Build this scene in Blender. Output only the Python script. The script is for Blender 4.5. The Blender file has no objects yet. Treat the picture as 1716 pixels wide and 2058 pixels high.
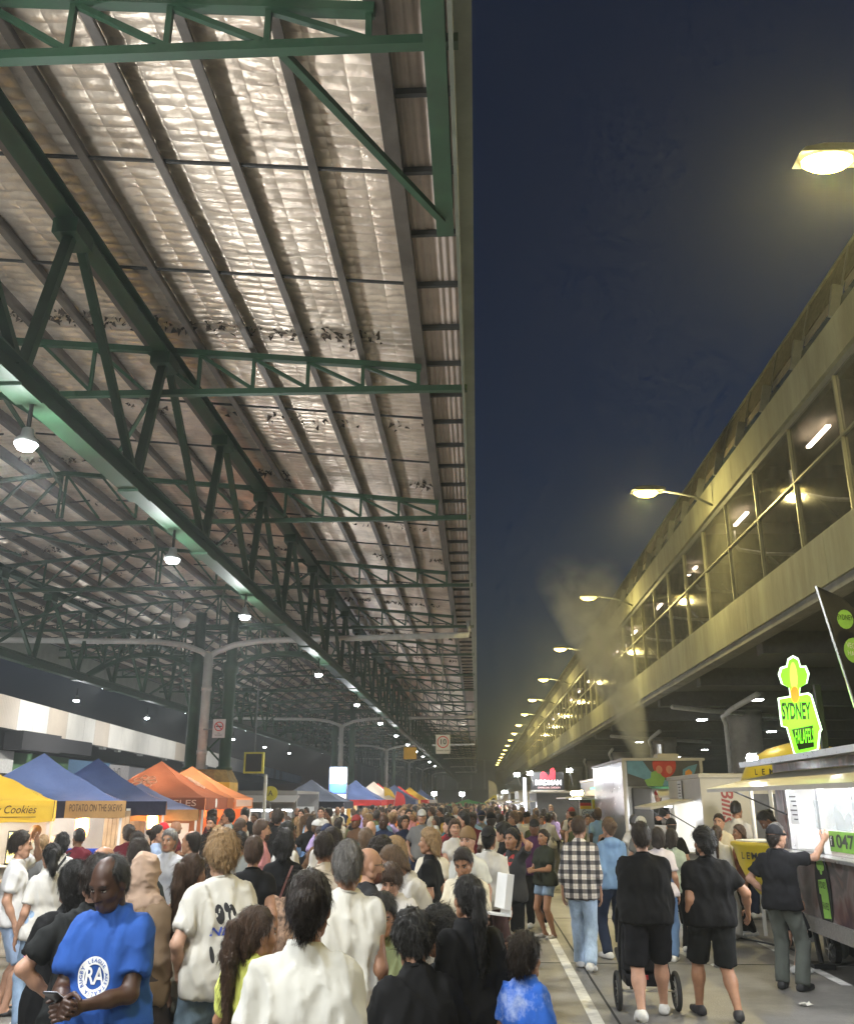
import bpy, bmesh, math, random, zlib
import numpy as np
from mathutils import Vector, Matrix
from mathutils.bvhtree import BVHTree
R = math.radians
random.seed(7)
rng = np.random.default_rng(11)
SC = bpy.context.scene
COL = SC.collection

# ---------------------------------------------------------------- camera
cam_d = bpy.data.cameras.new('camera')
cam = bpy.data.objects.new('camera', cam_d); COL.objects.link(cam)
cam.location = (0, 0, 2.0)
cam.rotation_euler = (R(90 + 17.83), 0, R(3.09))
cam_d.sensor_fit = 'HORIZONTAL'; cam_d.sensor_width = 36; cam_d.lens = 37.76
cam_d.clip_start = 0.1; cam_d.clip_end = 3000
SC.camera = cam

# ---------------------------------------------------------------- sky (dusk, sun just below the horizon)
world = bpy.data.worlds.new('World'); SC.world = world; world.use_nodes = True
wn = world.node_tree.nodes; wl = world.node_tree.links
for n in list(wn): wn.remove(n)
sky = wn.new('ShaderNodeTexSky'); sky.sky_type = 'NISHITA'; sky.sun_disc = False
sky.sun_elevation = R(-2.0); sky.sun_rotation = R(75); sky.altitude = 50
sky.air_density = 1.0; sky.dust_density = 0.0; sky.ozone_density = 3.0
bg = wn.new('ShaderNodeBackground'); bg.inputs['Strength'].default_value = 0.15
wo = wn.new('ShaderNodeOutputWorld')
tint = wn.new('ShaderNodeMix'); tint.data_type = 'RGBA'; tint.blend_type = 'MULTIPLY'; tint.inputs[0].default_value = 1.0
tint.inputs[7].default_value = (0.52, 1.02, 1.12, 1)   # camera white balance of the dusk sky
wl.new(sky.outputs[0], tint.inputs[6]); wl.new(tint.outputs[2], bg.inputs[0]); wl.new(bg.outputs[0], wo.inputs[0])

# ---------------------------------------------------------------- exposure, render settings
vs = SC.view_settings
vs.view_transform = 'Standard'; vs.look = 'None'; vs.gamma = 1.0; vs.exposure = 0.5; vs.use_curve_mapping = False
cy = SC.cycles
cy.use_denoising = True
try: cy.denoiser = 'OPENIMAGEDENOISE'
except Exception: pass
cy.max_bounces = 4; cy.diffuse_bounces = 3; cy.glossy_bounces = 2; cy.transmission_bounces = 2
cy.transparent_max_bounces = 8; cy.volume_bounces = 0
cy.caustics_reflective = False; cy.caustics_refractive = False
cy.sample_clamp_indirect = 4.0; cy.sample_clamp_direct = 0
cy.use_light_tree = True
cy.use_adaptive_sampling = True; cy.adaptive_threshold = 0.03; cy.adaptive_min_samples = 24

# ---------------------------------------------------------------- materials
MATS = {}
def srgb(c):
    if isinstance(c, str):
        c = c.lstrip('#'); c = [int(c[i:i+2], 16) / 255 for i in (0, 2, 4)]
    return tuple(x / 12.92 if x <= 0.04045 else ((x + 0.055) / 1.055) ** 2.4 for x in c)
def new_mat(name):
    m = bpy.data.materials.new(name); m.use_nodes = True
    nt = m.node_tree; b = nt.nodes['Principled BSDF']
    return m, nt, b
def N(nt, t, **kw):
    n = nt.nodes.new(t)
    for k, v in kw.items():
        if k.startswith('i_'): n.inputs[k[2:].replace('_', ' ')].default_value = v
        else: setattr(n, k, v)
    return n
def mat(name, col, rough=0.6, metal=0.0, var=0.15, scale=6.0, bump=0.0, bscale=40.0, spec=0.5, stretch=None, coat=0.0, dirt=0.0, dirtcol=(0.05, 0.04, 0.03), detail=6):
    """colour with noise variation, optional bump and blotchy wear"""
    if name in MATS: return MATS[name]
    m, nt, b = new_mat(name); L = nt.links
    c = srgb(col) if isinstance(col, str) else col
    b.inputs['Roughness'].default_value = rough; b.inputs['Metallic'].default_value = metal
    b.inputs['Specular IOR Level'].default_value = spec
    if coat: b.inputs['Coat Weight'].default_value = coat
    tc = N(nt, 'ShaderNodeTexCoord'); vec = tc.outputs['Object']
    if stretch:
        mp = N(nt, 'ShaderNodeMapping'); mp.inputs['Scale'].default_value = stretch
        L.new(vec, mp.inputs[0]); vec = mp.outputs[0]
    nz = N(nt, 'ShaderNodeTexNoise'); nz.inputs['Scale'].default_value = scale; nz.inputs['Detail'].default_value = detail; nz.inputs['Roughness'].default_value = 0.62
    L.new(vec, nz.inputs['Vector'])
    mr = N(nt, 'ShaderNodeMapRange'); mr.inputs[1].default_value = 0.3; mr.inputs[2].default_value = 0.7
    mr.inputs[3].default_value = 1 - var; mr.inputs[4].default_value = 1 + var
    L.new(nz.outputs[0], mr.inputs[0])
    mx = N(nt, 'ShaderNodeMix', data_type='RGBA', blend_type='MULTIPLY'); mx.inputs[0].default_value = 1
    mx.inputs[6].default_value = (*c, 1); L.new(mr.outputs[0], mx.inputs[7])
    out = mx.outputs[2]
    if dirt:
        n2 = N(nt, 'ShaderNodeTexNoise'); n2.inputs['Scale'].default_value = scale * 0.35; n2.inputs['Detail'].default_value = 8; n2.inputs['Roughness'].default_value = 0.7
        L.new(vec, n2.inputs['Vector'])
        r2 = N(nt, 'ShaderNodeMapRange'); r2.inputs[1].default_value = 0.48; r2.inputs[2].default_value = 0.72; r2.inputs[3].default_value = 0; r2.inputs[4].default_value = dirt
        L.new(n2.outputs[0], r2.inputs[0])
        m2 = N(nt, 'ShaderNodeMix', data_type='RGBA'); L.new(r2.outputs[0], m2.inputs[0]); L.new(out, m2.inputs[6]); m2.inputs[7].default_value = (*dirtcol, 1)
        out = m2.outputs[2]
    L.new(out, b.inputs['Base Color'])
    rr = N(nt, 'ShaderNodeMapRange'); rr.inputs[3].default_value = max(0.02, rough - 0.1); rr.inputs[4].default_value = min(1, rough + 0.1)
    L.new(nz.outputs[0], rr.inputs[0]); L.new(rr.outputs[0], b.inputs['Roughness'])
    if bump:
        n3 = N(nt, 'ShaderNodeTexNoise'); n3.inputs['Scale'].default_value = bscale; n3.inputs['Detail'].default_value = 4
        L.new(vec, n3.inputs['Vector'])
        bp = N(nt, 'ShaderNodeBump'); bp.inputs['Strength'].default_value = bump; bp.inputs['Distance'].default_value = 0.02
        L.new(n3.outputs[0], bp.inputs['Height']); L.new(bp.outputs[0], b.inputs['Normal'])
    MATS[name] = m
    return m
def emis(name, col, strength):
    if name in MATS: return MATS[name]
    m, nt, b = new_mat(name)
    c = srgb(col) if isinstance(col, str) else col
    b.inputs['Base Color'].default_value = (*c, 1)
    b.inputs['Emission Color'].default_value = (*c, 1); b.inputs['Emission Strength'].default_value = strength
    MATS[name] = m
    return m
def glass(name, col=(0.75, 0.8, 0.75), rough=0.08, alpha=0.25):
    """thin dusty pane: mostly see-through, glossy"""
    if name in MATS: return MATS[name]
    m, nt, b = new_mat(name); L = nt.links
    b.inputs['Base Color'].default_value = (*col, 1); b.inputs['Roughness'].default_value = rough
    tc = N(nt, 'ShaderNodeTexCoord'); nz = N(nt, 'ShaderNodeTexNoise'); nz.inputs['Scale'].default_value = 1.3; nz.inputs['Detail'].default_value = 7
    L.new(tc.outputs['Object'], nz.inputs['Vector'])
    mr = N(nt, 'ShaderNodeMapRange'); mr.inputs[1].default_value = 0.3; mr.inputs[2].default_value = 0.75; mr.inputs[3].default_value = alpha * 0.5; mr.inputs[4].default_value = alpha * 1.6
    L.new(nz.outputs[0], mr.inputs[0]); L.new(mr.outputs[0], b.inputs['Alpha'])
    MATS[name] = m
    return m

# ---------------------------------------------------------------- mesh builder
class MB:
    def __init__(s): s.v = []; s.f = []; s.m = []
    def add(s, vs, fs, mi=0):
        o = len(s.v); s.v += [tuple(x) for x in vs]; s.f += [tuple(i + o for i in f) for f in fs]; s.m += [mi] * len(fs); return s
    def box(s, x0, x1, y0, y1, z0, z1, mi=0):
        return s.add([(x0,y0,z0),(x1,y0,z0),(x1,y1,z0),(x0,y1,z0),(x0,y0,z1),(x1,y0,z1),(x1,y1,z1),(x0,y1,z1)],
                     [(0,3,2,1),(4,5,6,7),(0,1,5,4),(1,2,6,5),(2,3,7,6),(3,0,4,7)], mi)
    def bar(s, p, q, w, h, up=(0,0,1), mi=0):
        p = Vector(p); q = Vector(q); d = (q - p).normalized(); u = Vector(up)
        if abs(d.dot(u)) > 0.98: u = Vector((0, 1, 0))
        x = d.cross(u).normalized() * (w / 2); y = x.cross(d).normalized() * (h / 2)
        vs = [p-x-y, p+x-y, p+x+y, p-x+y, q-x-y, q+x-y, q+x+y, q-x+y]
        return s.add(vs, [(0,1,2,3),(7,6,5,4),(0,4,5,1),(1,5,6,2),(2,6,7,3),(3,7,4,0)], mi)
    def tube(s, pts, r, n=8, mi=0, cap=True):
        pts = [Vector(p) for p in pts]; rs = r if isinstance(r, (list, tuple)) else [r] * len(pts)
        rings = []; prev = None
        for i, p in enumerate(pts):
            d = (pts[min(i+1, len(pts)-1)] - pts[max(i-1, 0)]).normalized()
            if prev is None:
                a = Vector((0,0,1)) if abs(d.z) < 0.9 else Vector((1,0,0)); x = d.cross(a).normalized()
            else:
                x = (prev - d * prev.dot(d)).normalized()
            prev = x; y = d.cross(x)
            rings.append([p + (x * math.cos(2*math.pi*k/n) + y * math.sin(2*math.pi*k/n)) * rs[i] for k in range(n)])
        vs = [v for rg in rings for v in rg]; fs = []
        for i in range(len(pts) - 1):
            for k in range(n):
                a = i*n + k; b = i*n + (k+1) % n; fs.append((a, b, b + n, a + n))
        if cap: fs.append(tuple(range(n))[::-1]); fs.append(tuple((len(pts)-1)*n + k for k in range(n)))
        return s.add(vs, fs, mi)
    def lathe(s, prof, n=16, c=(0,0,0), mi=0):
        vs = []; fs = []
        for (r, z) in prof:
            for k in range(n):
                a = 2*math.pi*k/n; vs.append((c[0] + r*math.cos(a), c[1] + r*math.sin(a), c[2] + z))
        for i in range(len(prof)-1):
            for k in range(n):
                a = i*n+k; b = i*n+(k+1)%n; fs.append((a, b, b+n, a+n))
        fs.append(tuple(range(n))[::-1]); fs.append(tuple((len(prof)-1)*n+k for k in range(n)))
        return s.add(vs, fs, mi)
    def prism(s, poly, O, U, V, d, mi=0):
        """2-D polygon (u,v) in the plane O+u*U+v*V, extruded by vector d"""
        O, U, V, d = Vector(O), Vector(U), Vector(V), Vector(d); n = len(poly)
        a = [O + U*u + V*v for u, v in poly]; b = [p + d for p in a]
        fs = [tuple(range(n)), tuple(range(2*n-1, n-1, -1))] + [(i, i+n, (i+1) % n + n, (i+1) % n) for i in range(n)]
        return s.add(a + b, fs, mi)
    def build(s, name, m, parent=None, smooth=False, bevel=0.0):
        me = bpy.data.meshes.new(name)
        off = Vector((0,0,0))
        p = parent
        while p is not None: off += p.location; p = p.parent
        me.from_pydata([tuple(Vector(v) - off) for v in s.v], [], s.f)
        ms = m if isinstance(m, (list, tuple)) else [m]
        for x in ms: me.materials.append(x)
        if len(ms) > 1: me.polygons.foreach_set('material_index', s.m)
        if smooth: me.polygons.foreach_set('use_smooth', [True]*len(me.polygons))
        me.update()
        o = bpy.data.objects.new(name, me); COL.objects.link(o); o.parent = parent
        if bevel:
            bv = o.modifiers.new('bevel', 'BEVEL'); bv.width = bevel; bv.segments = 2; bv.limit_method = 'ANGLE'
        return o
def empty(name, loc=(0,0,0), parent=None):
    o = bpy.data.objects.new(name, None); COL.objects.link(o); o.location = loc; o.parent = parent; o.empty_display_size = 0.2
    return o
def tag(o, label, cat, group=None):
    o['label'] = label; o['category'] = cat
    if group: o['group'] = group
    return o
def struct(o): o['kind'] = 'structure'; return o
def inst(src, name, parent, loc=(0,0,0), rot=(0,0,0), scale=(1,1,1)):
    """another object of the same mesh, local to parent"""
    o = bpy.data.objects.new(name, src.data); COL.objects.link(o); o.parent = parent
    o.location = loc; o.rotation_euler = rot; o.scale = scale
    return o
def copy_tree(o, parent=None):
    c = o.copy(); COL.objects.link(c); c.parent = parent
    for ch in list(o.children): copy_tree(ch, c)
    return c
def lamp(kind, parent, loc, energy, color, size=0.1, rot=(0,0,0), spot=None, blend=0.5, sy=None):
    d = bpy.data.lights.new('lamp_light', kind); d.energy = energy; d.color = color
    if kind == 'AREA':
        d.size = size
        if sy: d.shape = 'RECTANGLE'; d.size_y = sy
    else: d.shadow_soft_size = size
    if spot: d.spot_size = R(spot); d.spot_blend = blend
    o = bpy.data.objects.new('lamp_light', d); COL.objects.link(o); o.parent = parent
    off = Vector((0,0,0)); p = parent
    while p is not None: off += p.location; p = p.parent
    o.location = Vector(loc) - off; o.rotation_euler = rot
    return o
_FONT = {}
def text_polys(s, size=1.0, shear=0.0, bold=0.0):
    """flat lettering as (verts 2-D, faces), centred"""
    k = (s, size, shear, bold)
    if k in _FONT: return _FONT[k]
    cu = bpy.data.curves.new('lettering', 'FONT'); cu.body = s; cu.size = size; cu.shear = shear; cu.offset = bold
    cu.align_x = 'CENTER'; cu.align_y = 'CENTER'; cu.resolution_u = 3
    o = bpy.data.objects.new('lettering', cu); COL.objects.link(o)
    me = o.to_mesh(); vs = [(v.co.x, v.co.y) for v in me.vertices]; fs = [tuple(p.vertices) for p in me.polygons]
    o.to_mesh_clear(); bpy.data.objects.remove(o); bpy.data.curves.remove(cu)
    _FONT[k] = (vs, fs)
    return vs, fs
def lettering(s, O, U, V, size, m, parent, shear=0.0, bold=0.0, name='lettering', width=None):
    vs, fs = text_polys(s, 1.0, shear, bold)
    U, V, O = Vector(U), Vector(V), Vector(O)
    w = max(v[0] for v in vs) - min(v[0] for v in vs)
    sx = size if width is None else width / w
    b = MB(); b.add([O + U*(x*sx) + V*(y*size) for x, y in vs], fs)
    return b.build(name, m, parent)
# ================================================================= GROUND
M_GROUND = mat('ground_concrete', (0.22, 0.21, 0.19), rough=0.42, var=0.45, scale=1.1, bump=0.35, bscale=45, dirt=0.75, dirtcol=(0.075, 0.07, 0.06), detail=11)
def ground():
    m = M_GROUND
    b = MB(); b.add([(-400,-60,0),(400,-60,0),(400,900,0),(-400,900,0)], [(0,1,2,3)])
    g = struct(b.build('ground', m))
    mj = mat('joint_tar', (0.03, 0.03, 0.028), rough=0.8, var=0.4)
    ml = mat('worn_white_paint', (0.72, 0.71, 0.66), rough=0.6, var=0.25, scale=5, dirt=0.75, dirtcol=(0.24, 0.23, 0.21))
    for y in [8.2 + 4.6*i for i in range(10)]:
        MB().box(-9, 9, y, y + 0.022, 0.002, 0.004).build('expansion_joint', mj, g)
    for x in (1.28, -3.4, 5.9):
        MB().box(x, x + 0.024, 3, 60, 0.002, 0.0045).build('expansion_joint', mj, g)
    MB().box(1.03, 1.15, 4.5, 60, 0.004, 0.008).build('painted_line', ml, g)
    MB().box(4.06, 4.18, 11.5, 60, 0.004, 0.008).build('painted_line', ml, g)
    b = MB(); b.add([(2.75,13.3,0.008),(3.0,13.3,0.008),(2.62,15.2,0.008),(2.5,15.0,0.008)], [(0,1,2,3)]); b.build('painted_arrow', ml, g)
    MB().box(-9, -4.6, 8.6, 8.72, 0.004, 0.008).build('painted_line', ml, g)
    rr = random.Random(12)
    return g
G_OBJ = ground()
for i, (x, y, c, w) in enumerate(((2.95,12.6,(.6,.6,.58),'crumpled white napkin on the ground by the grey line'),(3.3,10.4,(.7,.68,.6),'torn pale wrapper on the concrete near the leaning man'),(.75,9.2,(.5,.42,.3),'flattened cardboard tray on the concrete past the boy'),(2.7,8.9,(.6,.1,.08),'small red bottle cap wrapper before the walking men'),(3.75,9.3,(.62,.62,.6),'white paper cup lid beside the trailer'))):
    rr = random.Random(i); b = MB(); g = 4
    b.add([(x-.06+.12*a/g+rr.uniform(-.01,.01), y-.05+.1*c_/g+rr.uniform(-.01,.01), .008+rr.uniform(0,.03)) for a in range(g+1) for c_ in range(g+1)], [(a*(g+1)+c_,(a+1)*(g+1)+c_,(a+1)*(g+1)+c_+1,a*(g+1)+c_+1) for a in range(g) for c_ in range(g)])
    tag(b.build('litter', mat('litter_%d' % i, c, rough=.7)), w, 'litter')

# ================================================================= MARKET SHED
TY0, BAY = 5.1, 5.72
XR, XG, XC, XL = 0.0, -4.1, -8.2, -16.4
def ztc(x): return 7.45 + 0.1 * min(abs(x), abs(XL - x))
def zfoil(x): return ztc(x) + 0.27
M_GREEN = mat('green_steel_paint', (0.020, 0.064, 0.030), rough=0.55, var=0.3, scale=2.5, dirt=0.35, dirtcol=(0.03, 0.032, 0.022), bump=0.05)
M_PURLIN = mat('galvanised_purlin', (0.11, 0.095, 0.08), rough=0.5, metal=0.3, var=0.3, scale=3, dirt=0.5)
M_DARKSTEEL = mat('dark_tie_rod', (0.03, 0.03, 0.028), rough=0.6)
M_WHITEPIPE = mat('white_pvc', (0.62, 0.62, 0.58), rough=0.45, var=0.12, dirt=0.3, dirtcol=(0.25, 0.24, 0.2))
M_LED = emis('led_lens', (0.93, 0.97, 1.0), 40)
def foil_mat():
    m, nt, b = new_mat('silver_foil_insulation'); L = nt.links
    tc = N(nt, 'ShaderNodeTexCoord')
    n1 = N(nt, 'ShaderNodeTexNoise'); n1.inputs['Scale'].default_value = 1.2; n1.inputs['Detail'].default_value = 8; n1.inputs['Roughness'].default_value = 0.7
    L.new(tc.outputs['Object'], n1.inputs['Vector'])
    cr = N(nt, 'ShaderNodeValToRGB'); e = cr.color_ramp.elements
    e[0].position = 0.3; e[0].color = (0.50, 0.41, 0.32, 1); e[1].position = 0.62; e[1].color = (0.92, 0.80, 0.66, 1)
    L.new(n1.outputs[0], cr.inputs[0])
    # dusty streaks
    n4 = N(nt, 'ShaderNodeTexNoise'); n4.inputs['Scale'].default_value = 5; n4.inputs['Detail'].default_value = 9
    L.new(tc.outputs['Object'], n4.inputs['Vector'])
    r4 = N(nt, 'ShaderNodeMapRange'); r4.inputs[1].default_value = 0.62; r4.inputs[2].default_value = 0.75; r4.inputs[4].default_value = 0.6
    L.new(n4.outputs[0], r4.inputs[0])
    mx = N(nt, 'ShaderNodeMix', data_type='RGBA'); L.new(r4.outputs[0], mx.inputs[0]); L.new(cr.outputs[0], mx.inputs[6]); mx.inputs[7].default_value = (0.22, 0.18, 0.13, 1)
    L.new(mx.outputs[2], b.inputs['Base Color'])
    b.inputs['Metallic'].default_value = 0.6; b.inputs['Roughness'].default_value = 0.36
    # wire mesh and crinkles
    sp = N(nt, 'ShaderNodeSeparateXYZ'); L.new(tc.outputs['Object'], sp.inputs[0])
    hs = []
    for ax, per in ((0, 0.3), (1, 0.15)):
        a = N(nt, 'ShaderNodeMath', operation='MULTIPLY'); a.inputs[1].default_value = math.pi / per; L.new(sp.outputs[ax], a.inputs[0])
        c = N(nt, 'ShaderNodeMath', operation='SINE'); L.new(a.outputs[0], c.inputs[0])
        d = N(nt, 'ShaderNodeMath', operation='ABSOLUTE'); L.new(c.outputs[0], d.inputs[0])
        p = N(nt, 'ShaderNodeMath', operation='POWER'); p.inputs[1].default_value = 0.4; L.new(d.outputs[0], p.inputs[0]); hs.append(p)
    mul = N(nt, 'ShaderNodeMath', operation='MULTIPLY'); L.new(hs[0].outputs[0], mul.inputs[0]); L.new(hs[1].outputs[0], mul.inputs[1])
    n2 = N(nt, 'ShaderNodeTexNoise'); n2.inputs['Scale'].default_value = 14; n2.inputs['Detail'].default_value = 5; L.new(tc.outputs['Object'], n2.inputs['Vector'])
    ad = N(nt, 'ShaderNodeMath', operation='MULTIPLY_ADD'); L.new(n2.outputs[0], ad.inputs[0]); ad.inputs[1].default_value = 0.7; L.new(mul.outputs[0], ad.inputs[2])
    bp = N(nt, 'ShaderNodeBump'); bp.inputs['Strength'].default_value = 0.4; bp.inputs['Distance'].default_value = 0.03
    L.new(ad.outputs[0], bp.inputs['Height']); L.new(bp.outputs[0], b.inputs['Normal'])
    MATS['foil'] = m
    return m
M_FOIL = foil_mat()
M_TORN = mat('torn_brown_insulation', (0.06, 0.042, 0.028), rough=0.8, var=0.5, scale=20)
M_SHEET = mat('corrugated_sheet', (0.55, 0.45, 0.38), rough=0.5, var=0.15, scale=2, dirt=0.3)
M_ROOFTOP = mat('roof_sheet_outside', (0.35, 0.36, 0.36), rough=0.5, metal=0.3)

shed = tag(empty('market_shed', (XC, 27.9, 0)), 'long green steel market shed with foil lined roof beside the lane', 'shed')
YEND = 215.0
def vnoise(x, y, seed=0):
    """smooth value noise, vectorised"""
    xi = np.floor(x).astype(int); yi = np.floor(y).astype(int); xf = x - xi; yf = y - yi
    def h(a, b):
        n = (a * 374761393 + b * 668265263 + seed * 144665) & 0x7fffffff
        n = ((n ^ (n >> 13)) * 1274126177) & 0x7fffffff
        return ((n ^ (n >> 16)) & 0xffff) / 65535.0
    u = xf*xf*(3-2*xf); v = yf*yf*(3-2*yf)
    return (h(xi, yi)*(1-u) + h(xi+1, yi)*u)*(1-v) + (h(xi, yi+1)*(1-u) + h(xi+1, yi+1)*u)*v
def foil_sheet(x0, x1, y0, y1, dx, dy, name='foil_blanket'):
    nx = int(round((x1-x0)/dx)) + 1; ny = int(round((y1-y0)/dy)) + 1
    X, Y = np.meshgrid(np.linspace(x0, x1, nx), np.linspace(y0, y1, ny), indexing='ij')
    Z = 7.45 + 0.1*np.minimum(np.abs(X), np.abs(XL-X)) + 0.27
    if dy < 0.3:
        wob = 0.04*(vnoise(X*1.1, Y*0.7, 3)-0.5)
        q = np.abs(np.sin(np.pi*(Y+wob)/0.15))**0.5 * (0.45+0.55*np.abs(np.sin(np.pi*(X+wob)/0.37))**0.5)
        Z = Z - 0.016*q*(0.4+1.2*vnoise(X*2.3, Y*2.3, 5)) - 0.05*vnoise(X*0.9, Y*0.5, 9) + 0.02*(vnoise(X*9, Y*9, 2)-0.5)
    V = np.stack([X, Y, Z], -1).reshape(-1, 3) - np.array([XC, 27.9, 0])
    i = np.arange(nx-1)[:, None]*ny + np.arange(ny-1)[None, :]
    Fc = np.stack([i, i+1, i+ny+1, i+ny], -1).reshape(-1, 4)
    me = bpy.data.meshes.new(name); me.from_pydata(V.tolist(), [], Fc.tolist()); me.materials.append(M_FOIL)
    me.polygons.foreach_set('use_smooth', [True]*len(me.polygons)); me.update()
    o = bpy.data.objects.new(name, me); COL.objects.link(o); o.parent = shed
    return o
foil_sheet(XC, -0.62, 3.0, 15.0, 0.05, 0.025)
foil_sheet(XC, -0.62, 15.0, 34.0, 0.09, 0.05)
foil_sheet(XC, -0.62, 34.0, YEND, 0.8, 4)
foil_sheet(XL+0.4, XC, 9.0, 34.0, 0.12, 0.05)
foil_sheet(XL+0.4, XC, 34.0, YEND, 0.8, 4)
# outer roof sheeting above the blanket
b = MB()
for xa, xb in ((XC, 0.02), (XL-0.02, XC)):
    za, zb = zfoil(xa)+0.05, zfoil(xb)+0.05
    b.add([(xa,-3,za),(xb,-3,zb),(xb,YEND,zb),(xa,YEND,za),(xa,-3,za+.03),(xb,-3,zb+.03),(xb,YEND,zb+.03),(xa,YEND,za+.03)],
          [(0,1,2,3),(7,6,5,4),(0,4,5,1),(1,5,6,2),(2,6,7,3),(3,7,4,0)])
b.build('roof_sheet', M_ROOFTOP, shed)
# bare corrugated strip along the open edge, with its battens
b = MB(); n = 44
xs = np.linspace(-0.62, -0.06, n)
zz = zfoil(0)+0.02 + 0.012*np.sin(np.arange(n)*math.pi/3)
b.add([(x, 1.0, z) for x, z in zip(xs, zz)] + [(x, YEND, z) for x, z in zip(xs, zz)], [(i, i+1, i+1+n, i+n) for i in range(n-1)])
b.build('eave_sheet', M_SHEET, shed, smooth=True)
for i in range(46):
    y = 4.1 + 0.99*i
    MB().box(-0.60, -0.1, y, y+0.05, zfoil(0)-0.055, zfoil(0)+0.005).build('eave_batten', M_DARKSTEEL, shed)
# edge channel, gutter and fascia along the lane
M_GUTTER = mat('gutter_grey_green', (0.20, 0.22, 0.18), rough=0.45, metal=0.2, var=0.2, scale=1.5, dirt=0.4)
MB().box(-0.66, -0.60, 1, YEND, zfoil(0)-0.16, zfoil(0)).build('edge_purlin', M_PURLIN, shed)
b = MB(); b.box(-0.12, -0.085, 1, YEND, 7.14, zfoil(0)-0.01); b.box(-0.085, 0.03, 1, YEND, 7.40, 7.43); b.box(0.03, 0.05, 1, YEND, 7.40, 7.80)
b.build('gutter', M_GUTTER, shed)
b = MB(); b.box(-0.30, -0.14, 2.0, 7.35, 7.14, 7.17); b.box(-0.235, -0.205, 2.0, 7.35, 7.17, 7.45); b.box(-0.30, -0.14, 2.0, 7.35, 7.45, 7.48)
b.build('edge_beam', M_GREEN, shed)
MB().bar((-1.37, 5.1, 7.22), (-0.24, 7.1, 7.14), 0.06, 0.06).build('edge_brace', M_GREEN, shed)
b = MB(); b.box(XL-0.05, XL+0.12, 4, YEND, 6.95, 7.7); b.build('left_gutter', M_GUTTER, shed)
# purlins: bottom flange + web + lip
PX = [-0.70 - 0.745*i for i in range(11)]
def purlin(x, sgn, far):
    z = ztc(x)
    b = MB(); y0 = 3.0 if sgn > 0 else 8.0
    b.box(x-0.04, x+0.04, y0, YEND, z+0.045, z+0.052)
    b.box(x-0.04*sgn-0.004, x-0.04*sgn+0.004, y0, YEND, z+0.052, z+0.245)
    b.box(x+0.04*sgn-0.004, x+0.04*sgn+0.004, y0, YEND, z+0.052, z+0.07)
    b.build('purlin', M_PURLIN, shed)
for x in PX: purlin(x, 1, 0)
for x in PX: purlin(XL - x, -1, 0)
# bridging rods between purlins, two per bay
for k in range(8):
    for t in (0.333, 0.667):
        y = TY0 + BAY*(k+t)
        if y > 45: continue
        x0 = -7.9
        MB().bar((x0, y, ztc(x0)+0.10), (-0.66, y, ztc(-0.66)+0.10), 0.028, 0.028).build('bridging_rod', M_DARKSTEEL, shed)
        if k > 0: MB().bar((XL+0.66, y, ztc(XL+.66)+0.10), (XC-0.3, y, ztc(XC-.3)+0.10), 0.028, 0.028).build('bridging_rod', M_DARKSTEEL, shed)
# roof trusses across the shed
def zbc(x): return 7.20 + 0.01*min(abs(x), abs(XL-x))
def truss(k):
    y = TY0 + BAY*k
    single = k > 5
    acc = MB()
    root = None if single else empty('roof_truss', (XC, y, 0) if True else 0, None)
    if root is not None: root.parent = shed; root.location = Vector((XC, y, 0)) - Vector((XC, 27.9, 0))
    def mem(p, q, w, h, nm):
        if single: acc.bar(p, q, w, h)
        else: MB().bar(p, q, w, h).build(nm, M_GREEN, root)
    xl = XL + 0.4 if k > 1 else -9.4
    mem((-0.05, y, zbc(0)), (xl, y, zbc(xl) if k > 1 else zbc(-9)), 0.08, 0.08, 'bottom_chord')
    mem((-0.66, y, ztc(-0.66)), (XC, y, ztc(XC)), 0.09, 0.08, 'top_chord')
    if k > 1: mem((XC, y, ztc(XC)), (xl, y, ztc(xl)), 0.09, 0.08, 'top_chord')
    for side in (0, 1):
        if side and k < 2: continue
        for i in range(11):
            xa = PX[i]; xb = PX[i+1] if i < 10 else XC
            if side: xa, xb = XL - xa, XL - xb
            if i % 2 == 0 or i < 4: mem((xa, y, zbc(xa)+.045), (xa, y, ztc(xa)-.04), 0.045, 0.045, 'vertical')
            if i < 10: mem((xa, y+.003, zbc(xa)+.04), (xb, y+.003, ztc(xb)-.03), 0.045, 0.045, 'diagonal')
    if single: acc.build('roof_truss', M_GREEN, shed)
for k in range(0, 36): truss(k)
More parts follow.
